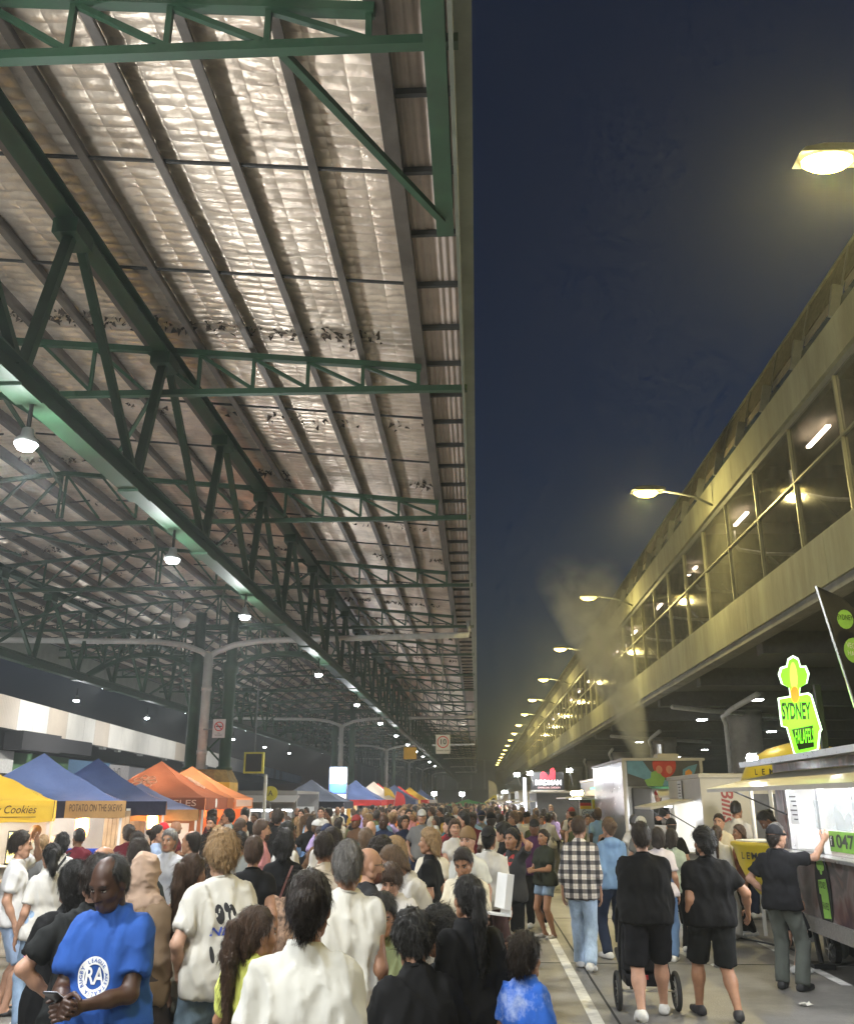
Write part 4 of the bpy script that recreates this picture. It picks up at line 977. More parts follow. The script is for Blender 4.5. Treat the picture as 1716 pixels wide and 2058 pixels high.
npoly([(math.cos(a)*.055-.0, .36+math.sin(a)*.11) for a in np.linspace(0,2*math.pi,14,endpoint=False)], .032, 'orange_falafel', E_OR)
npoly([(-.07,-.10),(.20,-.05),(.195,-.33),(-.0,-.37)], .030, 'dark_field', mat('sign_dark_field', (0.01,0.02,0.005), rough=.3))
lettering('SYDNEY', NO+NN*.030+NU*.0+NV*.13, NU, NV, .30, M_INK, sg, width=.37, bold=.035); lettering('FALAFELS', NO+NN*.046+NU*.085+NV*(-.2), NU+NV*.1, NV, .26, E_LIME, sg, width=.235, bold=.004)
b = MB(); b.box(4.62,4.70,12.64,12.72,2.6,3.5); b.build('sign_post', M_BLK, sg); MB().prism([(u*1.02,v*1.02) for u,v in shield], NO-NN*.10, NU, NV, NN*.09).build('sign_box', M_BLK, sg)
lamp('POINT', sg, (4.3, 12.2, 3.1), 14, (.5,1,.25), .25)
# black feather flag with the same logos
t, sail = feather(4.86, 11.7, 2.55, 4.66, .46, mat('black_flag_cloth', (0.02,0.02,0.022), rough=.8, var=.3, scale=3), 'black feather flag with green round logos beside the neon sign', -.38)
for z, r_, m in ((3.9,.13,M_LIMED),(4.28,.10,M_LIMED)):
    MB().prism([(math.cos(a)*r_, math.sin(a)*r_*1.25) for a in np.linspace(0,2*math.pi,16,endpoint=False)], (4.79 if z<4.2 else 4.73,11.60,z-.1 if z<4.2 else z-.08), (1,0,0), (0,0,1), (0,-.004,0)).build('round_logo', m, t)
lettering('SYDNEY', (4.73,11.59,4.22), (1,0,-.08), (0,0,1), .1, M_INK, t, width=.19); lettering('VEGAN', (4.79,11.59,3.85), (1,0,-.2), (0,0,1), .1, M_WINK, t, width=.18); lettering('HALAL', (4.79,11.59,3.75), (1,0,-.2), (0,0,1), .09, M_WINK, t, width=.18)
MB().box(4.80,4.96,11.60,11.604,3.38,3.54).build('blue_badge', mat('badge_blue', (0.05,0.06,0.3), rough=.5), t); lettering('f', (4.88,11.595,3.46), (1,0,0), (0,0,1), .16, M_WINK, t)
MB().prism([(math.cos(a)*.08, math.sin(a)*.1) for a in np.linspace(0,2*math.pi,12,endpoint=False)], (4.92,11.60,3.05), (1,0,0), (0,0,1), (0,-.004,0)).build('red_badge', mat('badge_red', (0.5,0.04,0.03), rough=.5), t)
# lemonade stand
M_LEMON = mat('lemon_yellow', (0.72, 0.55, 0.03), rough=.35, var=.08, scale=3, bump=.05, bscale=60)
ls = tag(empty('lemonade_stand', (4.55, 14.6, 0)), 'yellow lemon-shaped lemonade stand with dome roof beyond the falafel trailer', 'stall')
b = MB(); b.lathe([(.1,.55),(.28,.68),(.42,.86),(.52,1.08),(.58,1.32),(.62,1.36),(.62,1.40),(.55,1.41)], 28, (4.4,14.5,0)); b.build('lemon_bowl', M_LEMON, ls, smooth=True)
b = MB(); b.lathe([(.02,1.413),(.54,1.413),(.54,1.425),(.02,1.425)], 28, (4.4,14.5,0)); b.build('white_top', M_WHITE, ls)
b = MB(); b.lathe([(.12,0),(.12,.54)], 12, (4.4,14.5,0)); b.build('pedestal', M_BLK, ls)
b = MB(); b.lathe([(.95,2.28),(.93,2.34),(.86,2.48),(.72,2.64),(.5,2.77),(.25,2.84),(.05,2.88)], 28, (5.1,14.9,0)); b.build('dome_roof', M_LEMON, ls, smooth=True)
for dx, dy in ((-.7,-.5),(-.7,.5),(.7,.5)): MB().tube([(5.1+dx,14.9+dy,0),(5.1+dx,14.9+dy,2.3)], .03, 8).build('roof_post', M_WHITE, ls)
def arc_text(s, cx, cy, r, z, a0, da, h, m, parent):
    for i, ch in enumerate(s):
        a = a0 + da*i
        p = (cx + r*math.cos(a), cy + r*math.sin(a), z); U = (-math.sin(a), math.cos(a), 0)
        lettering(ch, p, U, (0,0,1), h, m, parent, bold=.02)
arc_text('LEMONADE', 4.4, 14.5, .605, 1.22, R(206), R(9.5), .13, M_INK, ls)
arc_text('LEMONADE', 5.1, 14.9, .935, 2.40, R(205), R(9), .12, M_INK, ls)
lamp('POINT', ls, (4.9, 14.9, 2.1), 50, (1,.95,.85), .2)
o = tag(empty('drink_jar', (4.62,14.25,1.425)), 'round glass jar of orange drink on the lemon stand', 'jar'); b = MB(); b.lathe([(.06,0),(.11,.06),(.11,.16),(.06,.2)], 14, (4.62,14.25,1.426)); b.build('jar_body', mat('orange_drink',(0.8,0.28,0.02),rough=.2), o, smooth=True); b = MB(); b.lathe([(.05,.2),(.06,.25),(.02,.27)], 10, (4.62,14.25,1.427)); b.build('lid', M_STEEL, o)
# white trailer with upright lettering, its end facing the lane mouth
wt = trailer(3.98, 6.2, 17.0, 19.8, .5, 2.42, (17.6, 19.4, 1.1, 2.0), M_CREAM, 'cream food trailer with red upright lettering on its end', hatch=.8, hz=.15, lights=70, wheels=((18.4,.32),))
M_REDY = mat('dull_red_ink', (0.35,0.05,0.04), rough=.5)
lettering('Billis', (4.42, 16.99, 1.92), (0,0,-1), (1,0,0), .3, M_REDY, wt, shear=.25, bold=.02, width=.62); lettering('BBQ', (4.42, 16.99, 1.3), (0,0,-1), (1,0,0), .3, MATS['orange_ink'], wt, bold=.02, width=.5)
# second awning: side window beside it
MB().box(4.9, 6.1, 16.985, 16.998, 1.05, 2.1).build('steel_window', mat('dim_glass', (0.2,0.21,0.24), rough=.15, metal=.3), wt)
# grill truck with vegetable mural on its end wall
gt = tag(empty('grill_truck', (4.3, 23, 0)), 'dark grill truck with tomato and leek mural above an open end hatch', 'food truck')
M_CHAR = mat('charcoal_panel', (0.085,0.085,0.08), rough=.5, var=.15)
MB().box(3.33,4.95,21.0,21.06,2.28,2.83).build('mural_panel', M_CHAR, gt)
b = MB(); b.box(3.33,3.80,21.0,21.06,.45,2.279); b.box(4.55,4.95,21.0,21.06,.45,2.279); b.box(3.80,4.55,21.0,21.06,.45,1.45); b.build('end_wall', mat('grill_steel', (0.3,0.3,0.29), rough=.4, metal=.4), gt)
MB().box(3.27,3.33,21,26.5,.45,2.83).build('lane_side', M_STEEL, gt); MB().box(4.95,5.0,21,26.5,.45,2.83).build('off_side', M_STEEL, gt); MB().box(3.27,5.0,26.5,26.55,.45,2.83).build('far_end', M_STEEL, gt)
MB().box(3.22,5.05,20.95,26.6,2.831,2.89).build('roof', M_CREAM, gt); MB().box(3.34,4.94,24.4,24.45,.5,2.28).build('inner_wall', M_WHITE, gt)
for x in (3.25, 4.96): MB().box(x-.03,x+.03,20.95,21.0,.45,2.83).build('corner_trim', M_CREAM, gt)
def flat(pl, m, nm, d=.006, O=(4.14,20.995,2.56)): MB().prism(pl, (O[0],O[1]-d,O[2]), (1,0,0), (0,0,1), (0,-.003,0)).build(nm, m, gt)
flat([(math.cos(a)*.26+.02, min(math.sin(a)*.28+.19,.265)) for a in np.linspace(0,2*math.pi,22,endpoint=False)], mat('tomato_red',(0.5,0.05,0.03),rough=.5), 'tomato', .008)
for dx in (-.1, .12): flat([(dx+math.cos(a)*.07, .08+math.sin(a)*.09) for a in np.linspace(0,2*math.pi,10,endpoint=False)], mat('tomato_seed',(0.6,0.25,0.15),rough=.5), 'tomato_seed', .013)
flat([(-.8,.27),(-.45,.27),(-.3,.05),(.25,-.27),(-.0,-.27),(-.45,-.12),(-.8,0)], mat('leek_blue',(0.14,0.32,0.42),rough=.5), 'leek', .005)
flat([(-.38,-.27),(-.44,-.14),(-.3,-.1),(-.28,.02),(-.12,.08),(-.05,-.05),(.02,-.1),(-.05,-.27)], mat('leaf_green',(0.22,0.42,0.09),rough=.5), 'cabbage_leaf', .010)
flat([(.4,-.1),(.42,.08),(.55,.15),(.75,.2),(.68,.02),(.6,-.1)], MATS['leek_blue'], 'flame_outline', .006); flat([(.45,-.1),(.47,.04),(.56,.09),(.62,.02),(.58,-.1)], MATS['orange_ink'], 'flame_mark', .011)
b = MB(); b.add([(3.95,21.0,2.22),(4.7,21.0,2.22),(4.75,20.2,2.12),(3.85,20.2,2.08),(3.95,21.0,2.18),(4.7,21.0,2.18),(4.75,20.2,2.08),(3.85,20.2,2.04)],[(0,1,2,3),(7,6,5,4),(0,4,5,1),(1,5,6,2),(2,6,7,3),(3,7,4,0)]); b.build('hatch', M_CREAM, gt)
for x in (3.95,4.7): MB().tube([(x,20.98,1.7),(x,20.45,2.09)], .012, 6).build('gas_strut', M_BLK, gt)
MB().box(3.4,3.84,20.9,20.995,.9,2.26).build('open_door', mat('dark_door',(0.04,0.042,0.045),rough=.4), gt, bevel=.03); MB().box(4.4,4.96,20.5,20.56,2.2,2.5).build('menu_sign', M_CHAR, gt); lettering('www.grill.com', (4.68,20.49,2.3), (1,0,0), (0,0,1), .08, M_WINK, gt, width=.42)
MB().box(3.9,4.5,21.3,21.9,1.3,1.46).build('grill_plate', M_STEEL, gt); b = MB(); b.lathe([(.14,1.46),(.15,1.6),(.14,1.6)], 14, (4.25,21.5,0)); b.build('pot', M_STEEL, gt, smooth=True)
MB().tube([(4.5,23,2.89),(4.5,23,3.3)], .09, 10).build('flue', M_STEEL, gt); MB().box(4.3,4.8,22.4,22.9,2.89,3.05).build('roof_vent', M_CREAM, gt)
lamp('AREA', gt, (4.2, 22.6, 2.2), 110, (1,.93,.85), .4); lamp('POINT', gt, (4.3,20.5,1.95), 25, (1,.9,.8), .1)
for wy in (22.2,25.2): MB().tube([(3.24,wy,.4),(3.45,wy,.4)], .4, 18).build('wheel', M_RUBBER, gt)
# doner stall with German flag and green lit vine
ds = tag(empty('doner_stall', (3.3, 27, 0)), 'white doner stall sign with black red gold flag and green lit vine', 'stall')
MB().box(2.88,3.66,27.0,27.04,.9,2.02).build('sign_board', M_WHITE, ds)
for i, c in enumerate(((0.01,0.01,0.01),(0.45,0.01,0.01),(0.75,0.45,0.02))): MB().box(2.90,3.22,26.985,26.998,1.92-.085*i,2.0-.085*i+.004).build('flag_stripe', mat('flag_%d' % i, c, rough=.6), ds)
MB().box(3.24,3.64,26.985,26.998,1.755,2.004).build('yellow_panel', MATS['flag_2'], ds)
lettering('GERMAN', (3.44,26.98,1.93), (1,0,0), (0,0,1), .1, M_INK, ds, width=.3); lettering('DONER', (3.44,26.98,1.83), (1,0,0), (0,0,1), .1, M_INK, ds, width=.3)
lettering('Gourmet', (3.2,26.995,1.66), (1,0,0), (0,0,1), .2, M_INK, ds, shear=.3, width=.55); lettering('Doner', (3.42,26.995,1.42), (1,0,0), (0,0,1), .2, M_INK, ds, shear=.3, width=.42)
E_GRN = emis('green_led', (0.1, 1.0, 0.35), 5)
MB().bar((3.2,26.8,2.3),(4.3,26.2,2.42),.03,.03).build('green_led_bar', E_GRN, ds); MB().bar((3.9,26.4,.9),(4.0,26.4,1.3),.03,.03).build('green_led_bar', E_GRN, ds); lamp('POINT', ds, (3.8,26.2,1.9), 35, (.25,1,.45), .15)
b = MB(); rr = random.Random(2)
for i in range(420):
    c = Vector((rr.gauss(3.95,.12), rr.gauss(26.7,.08), rr.uniform(.9,2.3))); a = rr.uniform(0,6.28); s = rr.uniform(.03,.06); u = Vector((math.cos(a),math.sin(a)*.5,rr.uniform(-.6,.6)))*s; v = Vector((-math.sin(a),math.cos(a),rr.uniform(-.5,.9)))*s*.6
    b.add([c-u,c-v,c+u,c+v],[(0,1,2,3)])
o = b.build('vine_leaves', mat('vine_leaf',(0.04,0.11,0.03),rough=.6), ds); o['kind'] = 'stuff'
for x in (2.9,3.62): MB().box(x-.02,x+.02,27.05,27.09,0,2.0).build('post', M_STEEL, ds)
t = trailer(3.6, 5.8, 28.5, 33, .5, 2.6, (29, 32.6, 1.1, 2.1), M_CHAR, 'dark trailer with warm orange lamps behind the doner sign', hatch=.9, hz=.05, lights=90, lcol=(1,.75,.45))
for i in range(5): MB().lathe([(.01,-.07),(.06,-.02),(.05,.06),(.01,.08)], 10, (3.2, 29.2+.7*i, 2.2)).build('bulb', M_WARMBULB, t)
# chicken trailer with lit roof sign
t = trailer(2.3, 4.6, 37, 42, .5, 2.3, (37.5, 41.5, 1.1, 1.95), M_CHAR, 'black chicken trailer with a lit red bird roof sign', hatch=.9, hz=.1, lights=120)
MB().box(2.05,3.30,36.0,36.12,2.36,3.02).build('roof_sign', M_BLK, t); MB().box(2.0,3.35,36.0,36.14,2.30,2.355).build('sign_rail', M_STEEL, t)
lettering('BIRDMAN', (2.70,35.985,2.62), (1,0,0), (0,0,1), .26, emis('sign_white_em',(1,1,1),1.5), t, bold=.03, width=1.0); lettering('CHARCOAL CHICKEN', (2.72,35.985,2.44), (1,0,0), (0,0,1), .09, emis('sign_small',(1,.6,.6),1), t, width=.85)
E_RED = emis('neon_red', (1,.03,.05), 1.1)
MB().prism([(-.32,-.1),(-.3,.12),(-.2,.2),(-.08,.12),(-.02,-.02),(.06,.1),(.08,.28),(.2,.34),(.26,.2),(.24,-.1)], (2.72,35.985,2.84), (1,0,0), (0,0,1), (0,-.01,0)).build('red_bird', E_RED, t)
for x, dz in ((1.5,.0),(3.5,.15),(2.0,.05)):
    o = MB().box(x-.1,x+.1,35.7,35.76,2.85+dz,2.98+dz).build('sign_floodlight', emis('flood_white',(.95,.97,1),60), t)
    MB().bar((x,35.75,2.9+dz),(x+.15,36.0,2.5),.03,.03).build('flood_arm', M_STEEL, t)
lamp('POINT', t, (2.4,34.6,2.9), 70, (.9,.94,1), .15)
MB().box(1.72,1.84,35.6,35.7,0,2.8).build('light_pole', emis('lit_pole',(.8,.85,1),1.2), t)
# farther trailers
FTR = [(2.0,46,M_WHITE,(.9,.92,1),'white trailer past the chicken trailer'),(1.9,54,M_CHAR,(.7,.5,1),'dark trailer with violet light far on the right row'),(1.7,63,M_CREAM,(1,.9,.8),'cream trailer far on the right row'),(1.6,73,M_WHITE,(1,.95,.9),'white trailer before the yellow van')]
for x, y, m, c, l in FTR: trailer(x, x+2.2, y, y+5, .5, 2.4, (y+.4, y+4.6, 1.1, 2.0), m, l, hatch=.9, hz=.1, lights=110, lcol=c)
vn = tag(empty('yellow_van', (2.5, 88, 0)), 'yellow panel van with rounded roof at the far end of the lane', 'van')
b = MB(); b.prism([(-2.4,.4),(2.4,.4),(2.4,2.2),(2.1,2.4),(-1.0,2.4),(-1.7,1.9),(-2.4,1.3)], (2.5,87.2,0), (1,0,0), (0,0,1), (0,1.8,0)); b.build('body', mat('van_yellow',(0.6,0.5,0.05),rough=.4), vn, bevel=.08)
MB().prism([(-1.55,1.5),(-.9,1.5),(-.9,2.15),(-1.15,2.15)], (2.5,87.19,0), (1,0,0), (0,0,1), (0,-.02,0)).build('side_window', M_BLK, vn)
for dx in (-1.5,1.5): MB().tube([(2.5+dx,87.1,.38),(2.5+dx,87.35,.38)], .38, 16).build('wheel', M_RUBBER, vn)
# bright floodlights on poles in the far middle
for i, (x, y) in enumerate(((-3.7,80),(-1.4,84),(2.0,70))):
    t = tag(empty('flood_pole', (x, y, 0)), 'pole with a glaring white floodlight, ' + ['leftmost in the far middle of the lane', 'behind the low green tent', 'over the far right trailers'][i], 'floodlight', 'far floodlights')
    MB().tube([(x,y,0),(x,y,2.5)], .03, 6).build('pole', M_STEEL, t); MB().box(x-.2,x+.2,y-.06,y,2.35,2.62).build('lens', emis('flood_white',(.95,.97,1),60), t)
    lamp('POINT', t, (x,y-.3,2.5), 170, (.95,.97,1), .15)
# --- traffic and information signs
def sign_plate(x, y, z, w, h, label):
    t = tag(empty('sign_plate', (x, y, z)), label, 'sign'); MB().box(x-w/2,x+w/2,y,y+.015,z-h/2,z+h/2).build('plate', M_WHITE, t, bevel=.004); return t
def ring(x, y, z, r, w, m, p, nm='red_ring'):
    b = MB(); n = 28
    b.add([(x+math.cos(2*math.pi*k/n)*rr_, y, z+math.sin(2*math.pi*k/n)*rr_) for rr_ in (r, r-w) for k in range(n)], [(k, (k+1)%n, (k+1)%n+n, k+n) for k in range(n)]); b.build(nm, m, p)
M_SRED = mat('sign_red', (0.6,0.03,0.03), rough=.4)
t = sign_plate(-1.10, 30.0, 3.72, .46, .6, 'white ten speed limit sign hanging at the shed edge')
ring(-1.10, 29.99, 3.79, .19, .03, M_SRED, t); lettering('10', (-1.10,29.985,3.79), (1,0,0), (0,0,1), .24, M_INK, t, bold=.01); lettering('SHARED ZONE', (-1.10,29.985,3.52), (1,0,0), (0,0,1), .06, M_INK, t)
MB().tube([(-1.1,30.05,4.0),(-1.1,30.05,7.2)], .02, 6).build('hanger', M_GREYSTEEL, t)
t = sign_plate(-7.72, 27.2, 4.04, .38, .55, 'no smoking sign fixed on the downpipe of the near column pair')
ring(-7.72, 27.19, 4.10, .14, .028, M_SRED, t); MB().bar((-7.82,27.188,4.2),(-7.62,27.188,4.0),.004,.028).build('red_slash', M_SRED, t); MB().bar((-7.81,27.192,4.10),(-7.63,27.192,4.10),.003,.03).build('cigarette', M_INK, t); lettering('NO', (-7.72,27.19,3.90), (1,0,0), (0,0,1), .05, M_INK, t); lettering('SMOKING', (-7.72,27.19,3.84), (1,0,0), (0,0,1), .05, M_INK, t)
MB().box(-8.2,-7.6,27.22,27.24,4.0,4.04).build('bracket', M_GREYSTEEL, t)
t = tag(empty('message_board', (-7.33,30.2,3.18)), 'dark square message board with yellow frame hanging past the column pair', 'message board')
MB().box(-7.6,-7.06,30.2,30.3,2.88,3.44).build('screen', M_BLK, t); M_YF = mat('yellow_frame',(0.6,0.55,0.05),rough=.5)
b = MB(); b.box(-7.66,-7.0,30.17,30.31,3.44,3.5); b.box(-7.66,-7.0,30.17,30.31,2.82,2.88); b.box(-7.66,-7.6,30.17,30.31,2.88,3.44); b.box(-7.06,-7.0,30.17,30.31,2.88,3.44); b.build('frame', M_YF, t)
MB().tube([(-7.33,30.25,3.5),(-7.33,30.25,6.0)], .025, 6).build('hanger', M_GREYSTEEL, t); MB().tube([(-7.0,30.6,0),(-7.0,30.6,2.8)], .06, 8).build('post', M_WHITEPIPE, t)
t = tag(empty('warning_disc', (-7.0,31.2,2.2)), 'round yellow warning disc on a post behind the light orange tent', 'sign')
MB().prism([(math.cos(a)*.24, math.sin(a)*.24) for a in np.linspace(0,2*math.pi,20,endpoint=False)], (-6.9,31.0,2.2), (1,0,0), (0,0,1), (0,.02,0)).build('disc', M_YF, t); lettering('A', (-6.9,30.99,2.2), (1,0,0), (0,0,1), .25, M_INK, t); MB().tube([(-6.9,31.05,0),(-6.9,31.05,2.1)], .03, 6).build('post', M_STEEL, t)
t = tag(empty('yellow_placard', (-2.6,36,3.6)), 'small square orange placard hanging under the shed girder', 'sign'); MB().box(-2.85,-2.35,36,36.02,3.5,3.95).build('plate', M_YELLOWBLK, t); MB().tube([(-2.6,36.03,3.95),(-2.6,36.03,7.2)], .015, 6).build('hanger', M_GREYSTEEL, t)
# picnic table where the boys eat
pt = tag(empty('dining_table', (-.55, 5.85, 0)), 'low wooden dining table with food where the boys eat', 'table')
b = MB()
for j in range(5): MB().box(-.98+.172*j, -.98+.172*j+.165, 5.35, 6.6, .69, .73).build('plank', M_PINE, pt)
MB().box(-.92,-.18,5.45,5.5,0,.69).build('end_panel', M_BLK, pt); MB().box(-.92,-.18,6.45,6.5,0,.69).build('end_panel', M_BLK, pt); MB().box(-.60,-.52,5.5,6.45,.12,.2).build('stretcher', M_BLK, pt)
o = tag(empty('takeaway_box', (-.62,5.72,.73)), 'open cardboard takeaway box of fries with foil on the dining table', 'food box')
b = MB(); b.box(-.78,-.48,5.58,5.84,.731,.74); b.box(-.79,-.77,5.57,5.85,.731,.80); b.box(-.49,-.47,5.57,5.85,.731,.80); b.box(-.77,-.49,5.57,5.59,.731,.80); b.box(-.77,-.49,5.83,5.85,.731,.80); b.build('box_body', M_CARD, o)
b = MB(); rr = random.Random(8)
for i in range(40):
    p = Vector((rr.uniform(-.74,-.52), rr.uniform(5.62,5.8), rr.uniform(.75,.80))); a = rr.uniform(0,6.28); b.bar(p, p+Vector((math.cos(a)*.06,math.sin(a)*.06,rr.uniform(-.01,.03))), .01, .01)
b.build('fries', mat('fried_potato',(0.7,0.45,0.12),rough=.6), o)['kind'] = 'stuff'
o = tag(empty('foil_tray', (-.38,5.66,.73)), 'crumpled foil wrapper tray on the dining table', 'foil tray')
b = MB(); rr = random.Random(4); g = 7; b.add([(-.5+.26*i/g, 5.5+.26*j/g, .735+rr.uniform(0,.045)*(1 if 0<i<g and 0<j<g else 1.3)) for i in range(g+1) for j in range(g+1)], [(i*(g+1)+j,(i+1)*(g+1)+j,(i+1)*(g+1)+j+1,i*(g+1)+j+1) for i in range(g) for j in range(g)]); b.build('foil', M_STEEL, o)
o = tag(empty('drink_cup', (-.86,5.8,.73)), 'small dark drink cup on the dining table', 'cup'); b = MB(); b.lathe([(.03,.731),(.042,.83),(.038,.83)], 12, (-.86,5.8,0)); b.build('cup_body', M_BLK, o, smooth=True); b = MB(); b.lathe([(.044,.832),(.044,.842),(.01,.846)], 12, (-.86,5.8,0)); b.build('lid', M_WHITE, o)
# ================================================================= PEOPLE: continuous bodies from blended limb volumes
def smin(a, b, k):
    if k <= 0: return np.minimum(a, b)
    h = np.clip(0.5 + 0.5*(b-a)/k, 0, 1)
    return b + (a-b)*h - k*h*(1-h)
class Vol:
    """ordered list of volume operations, meshed with surface nets"""
    def __init__(s): s.ops = []
    def cap(s, a, b, ra, rb=None, k=0.03, sub=False): s.ops.append(('cap', np.array(a, float), np.array(b, float), ra, ra if rb is None else rb, k, sub)); return s
    def cyl(s, a, b, ra, rb=None, k=0.02): s.ops.append(('cyl', np.array(a, float), np.array(b, float), ra, ra if rb is None else rb, k, False)); return s
    def ell(s, c, r, k=0.02, sub=False, M=None): s.ops.append(('ell', np.array(c, float), np.array(r, float), M, None, k, sub)); return s
    def plane(s, p, n, k=0.0): s.ops.append(('plane', np.array(p, float), np.array(n, float), k, None, 0, False)); return s
    def bounds(s):
        lo = np.full(3, 1e9); hi = np.full(3, -1e9)
        for o in s.ops:
            if o[6] or o[0] == 'plane': continue
            if o[0] == 'ell': l, h = o[1]-o[2].max(), o[1]+o[2].max()
            else:
                r = max(o[3], o[4]); l, h = np.minimum(o[1], o[2])-r, np.maximum(o[1], o[2])+r
            lo = np.minimum(lo, l); hi = np.maximum(hi, h)
        return lo, hi
    def mesh(s, vox, amp=0.0, seed=0, fold=(9, 9, 4)):
        lo, hi = s.bounds(); lo = lo - 2.5*vox; hi = hi + 2.5*vox
        n = np.ceil((hi-lo)/vox).astype(int) + 1
        ax = [lo[i] + vox*np.arange(n[i]) for i in range(3)]
        F = np.full(n, 0.5, np.float32)
        for o in s.ops:
            t = o[0]
            if t == 'plane':
                d = ((ax[0]-o[1][0])*o[2][0])[:, None, None] + ((ax[1]-o[1][1])*o[2][1])[None, :, None] + ((ax[2]-o[1][2])*o[2][2])[None, None, :]
                F = np.maximum(F, d) if not o[3] else -smin(-F, -d, o[3]); continue
            k = o[5]; pad = k + 2.5*vox
            if t == 'ell': l, h = o[1]-o[2].max()-pad, o[1]+o[2].max()+pad
            else:
                r = max(o[3], o[4])+pad; l, h = np.minimum(o[1], o[2])-r, np.maximum(o[1], o[2])+r
            i0 = np.clip(np.floor((l-lo)/vox).astype(int), 0, n); i1 = np.clip(np.ceil((h-lo)/vox).astype(int)+1, 0, n)
            if (i1 <= i0).any(): continue
            sl = tuple(slice(i0[j], i1[j]) for j in range(3))
            x = (ax[0][sl[0]]-o[1][0])[:, None, None]; y = (ax[1][sl[1]]-o[1][1])[None, :, None]; z = (ax[2][sl[2]]-o[1][2])[None, None, :]
            if t == 'ell':
                r = o[2]
                if o[3] is not None:
                    M = o[3]; x, y, z = M[0,0]*x+M[1,0]*y+M[2,0]*z, M[0,1]*x+M[1,1]*y+M[2,1]*z, M[0,2]*x+M[1,2]*y+M[2,2]*z
                q = np.sqrt((x/r[0])**2 + (y/r[1])**2 + (z/r[2])**2); d = (q-1)*r.min()*(0.35+0.65*1) 
            else:
                ba = o[2]-o[1]; L2 = max(float(ba@ba), 1e-9)
                tt = (x*ba[0] + y*ba[1] + z*ba[2])/L2; tc = np.clip(tt, 0, 1)
                if t == 'cap':
                    d = np.sqrt((x-ba[0]*tc)**2 + (y-ba[1]*tc)**2 + (z-ba[2]*tc)**2) - (o[3]+(o[4]-o[3])*tc)
                else:
                    d = np.sqrt(np.maximum((x-ba[0]*tt)**2 + (y-ba[1]*tt)**2 + (z-ba[2]*tt)**2, 0)) - (o[3]+(o[4]-o[3])*tc)
                    d = np.maximum(d, (np.abs(tt-.5)-.5)*math.sqrt(L2))
            if o[6]: F[sl] = -smin(-F[sl], d, k)
            else: F[sl] = smin(F[sl], d, k)
        return surface_nets(F, lo, vox, amp, seed, fold)
_CO = np.array([(i, j, k) for i in (0, 1) for j in (0, 1) for k in (0, 1)])
_ED = [(a, b) for a in range(8) for b in range(a+1, 8) if np.abs(_CO[a]-_CO[b]).sum() == 1]
def surface_nets(F, lo, vox, amp, seed, fold):
    I = F < 0
    c = np.zeros(np.array(F.shape)-1, np.int8)
    for q in _CO: c += I[q[0]:F.shape[0]-1+q[0], q[1]:F.shape[1]-1+q[1], q[2]:F.shape[2]-1+q[2]]
    m = (c > 0) & (c < 8); ids = np.argwhere(m)
    if len(ids) == 0: return np.zeros((0, 3)), np.zeros((0, 4), int)
    val = np.stack([F[ids[:, 0]+q[0], ids[:, 1]+q[1], ids[:, 2]+q[2]] for q in _CO], 1)
    acc = np.zeros((len(ids), 3)); cnt = np.zeros(len(ids))
    for a, b in _ED:
        va, vb = val[:, a], val[:, b]; s = (va < 0) != (vb < 0)
        t = np.where(s, va/np.where(s, va-vb, 1), 0)
        acc += np.where(s[:, None], _CO[a] + (_CO[b]-_CO[a])*t[:, None], 0); cnt += s
    P = lo + vox*(ids + acc/cnt[:, None])
    g = np.zeros((len(ids), 3))
    for i, q in enumerate(_CO): g += val[:, i:i+1]*(2*q-1)
    g /= np.linalg.norm(g, axis=1)[:, None] + 1e-9
    if amp:
        f = fold
        sw = 2.2*vnoise(P[:, 0]*3+seed, P[:, 2]*3, seed+5)
        n1 = vnoise(P[:, 0]*f[0]+P[:, 1]*f[1]*.8+seed+sw, P[:, 2]*f[2]+P[:, 1]*3+sw*.6, seed); n2 = vnoise(P[:, 0]*f[0]*1.7+P[:, 2]*4+sw, P[:, 2]*f[2]*1.9-P[:, 0]*6+P[:, 1]*5, seed+1)
        w = 1.0*(1-np.abs(2*n1-1)**.55) + .5*(1-np.abs(2*n2-1)**.55) - .35
        P = P + g*(amp*w)[:, None]
    idx = np.full(m.shape, -1, int); idx[m] = np.arange(len(ids))
    Q = []
    for d in range(3):
        e, f2 = [(1, 2), (2, 0), (0, 1)][d]
        s0 = [slice(None)]*3; s1 = [slice(None)]*3; s0[d] = slice(0, -1); s1[d] = slice(1, None)
        A, B = I[tuple(s0)], I[tuple(s1)]
        pts = np.argwhere(A != B)
        if not len(pts): continue
        ok = (pts[:, e] > 0) & (pts[:, f2] > 0) & (pts[:, e] < F.shape[e]-1) & (pts[:, f2] < F.shape[f2]-1)
        pts = pts[ok]; fl = A[tuple(pts.T)]
        def cell(de, df):
            q = pts.copy(); q[:, e] -= de; q[:, f2] -= df; return idx[q[:, 0], q[:, 1], q[:, 2]]
        q = np.stack([cell(1, 1), cell(0, 1), cell(0, 0), cell(1, 0)], 1)
        q[~fl] = q[~fl][:, ::-1]; Q.append(q)
    Q = np.concatenate(Q); Q = Q[(Q >= 0).all(1)]
    return P, Q
def rotm(yaw=0, pitch=0, roll=0):
    return np.array(Matrix.Rotation(yaw, 3, 'Z') @ Matrix.Rotation(pitch, 3, 'X') @ Matrix.Rotation(roll, 3, 'Y'))
_HEAD = {}
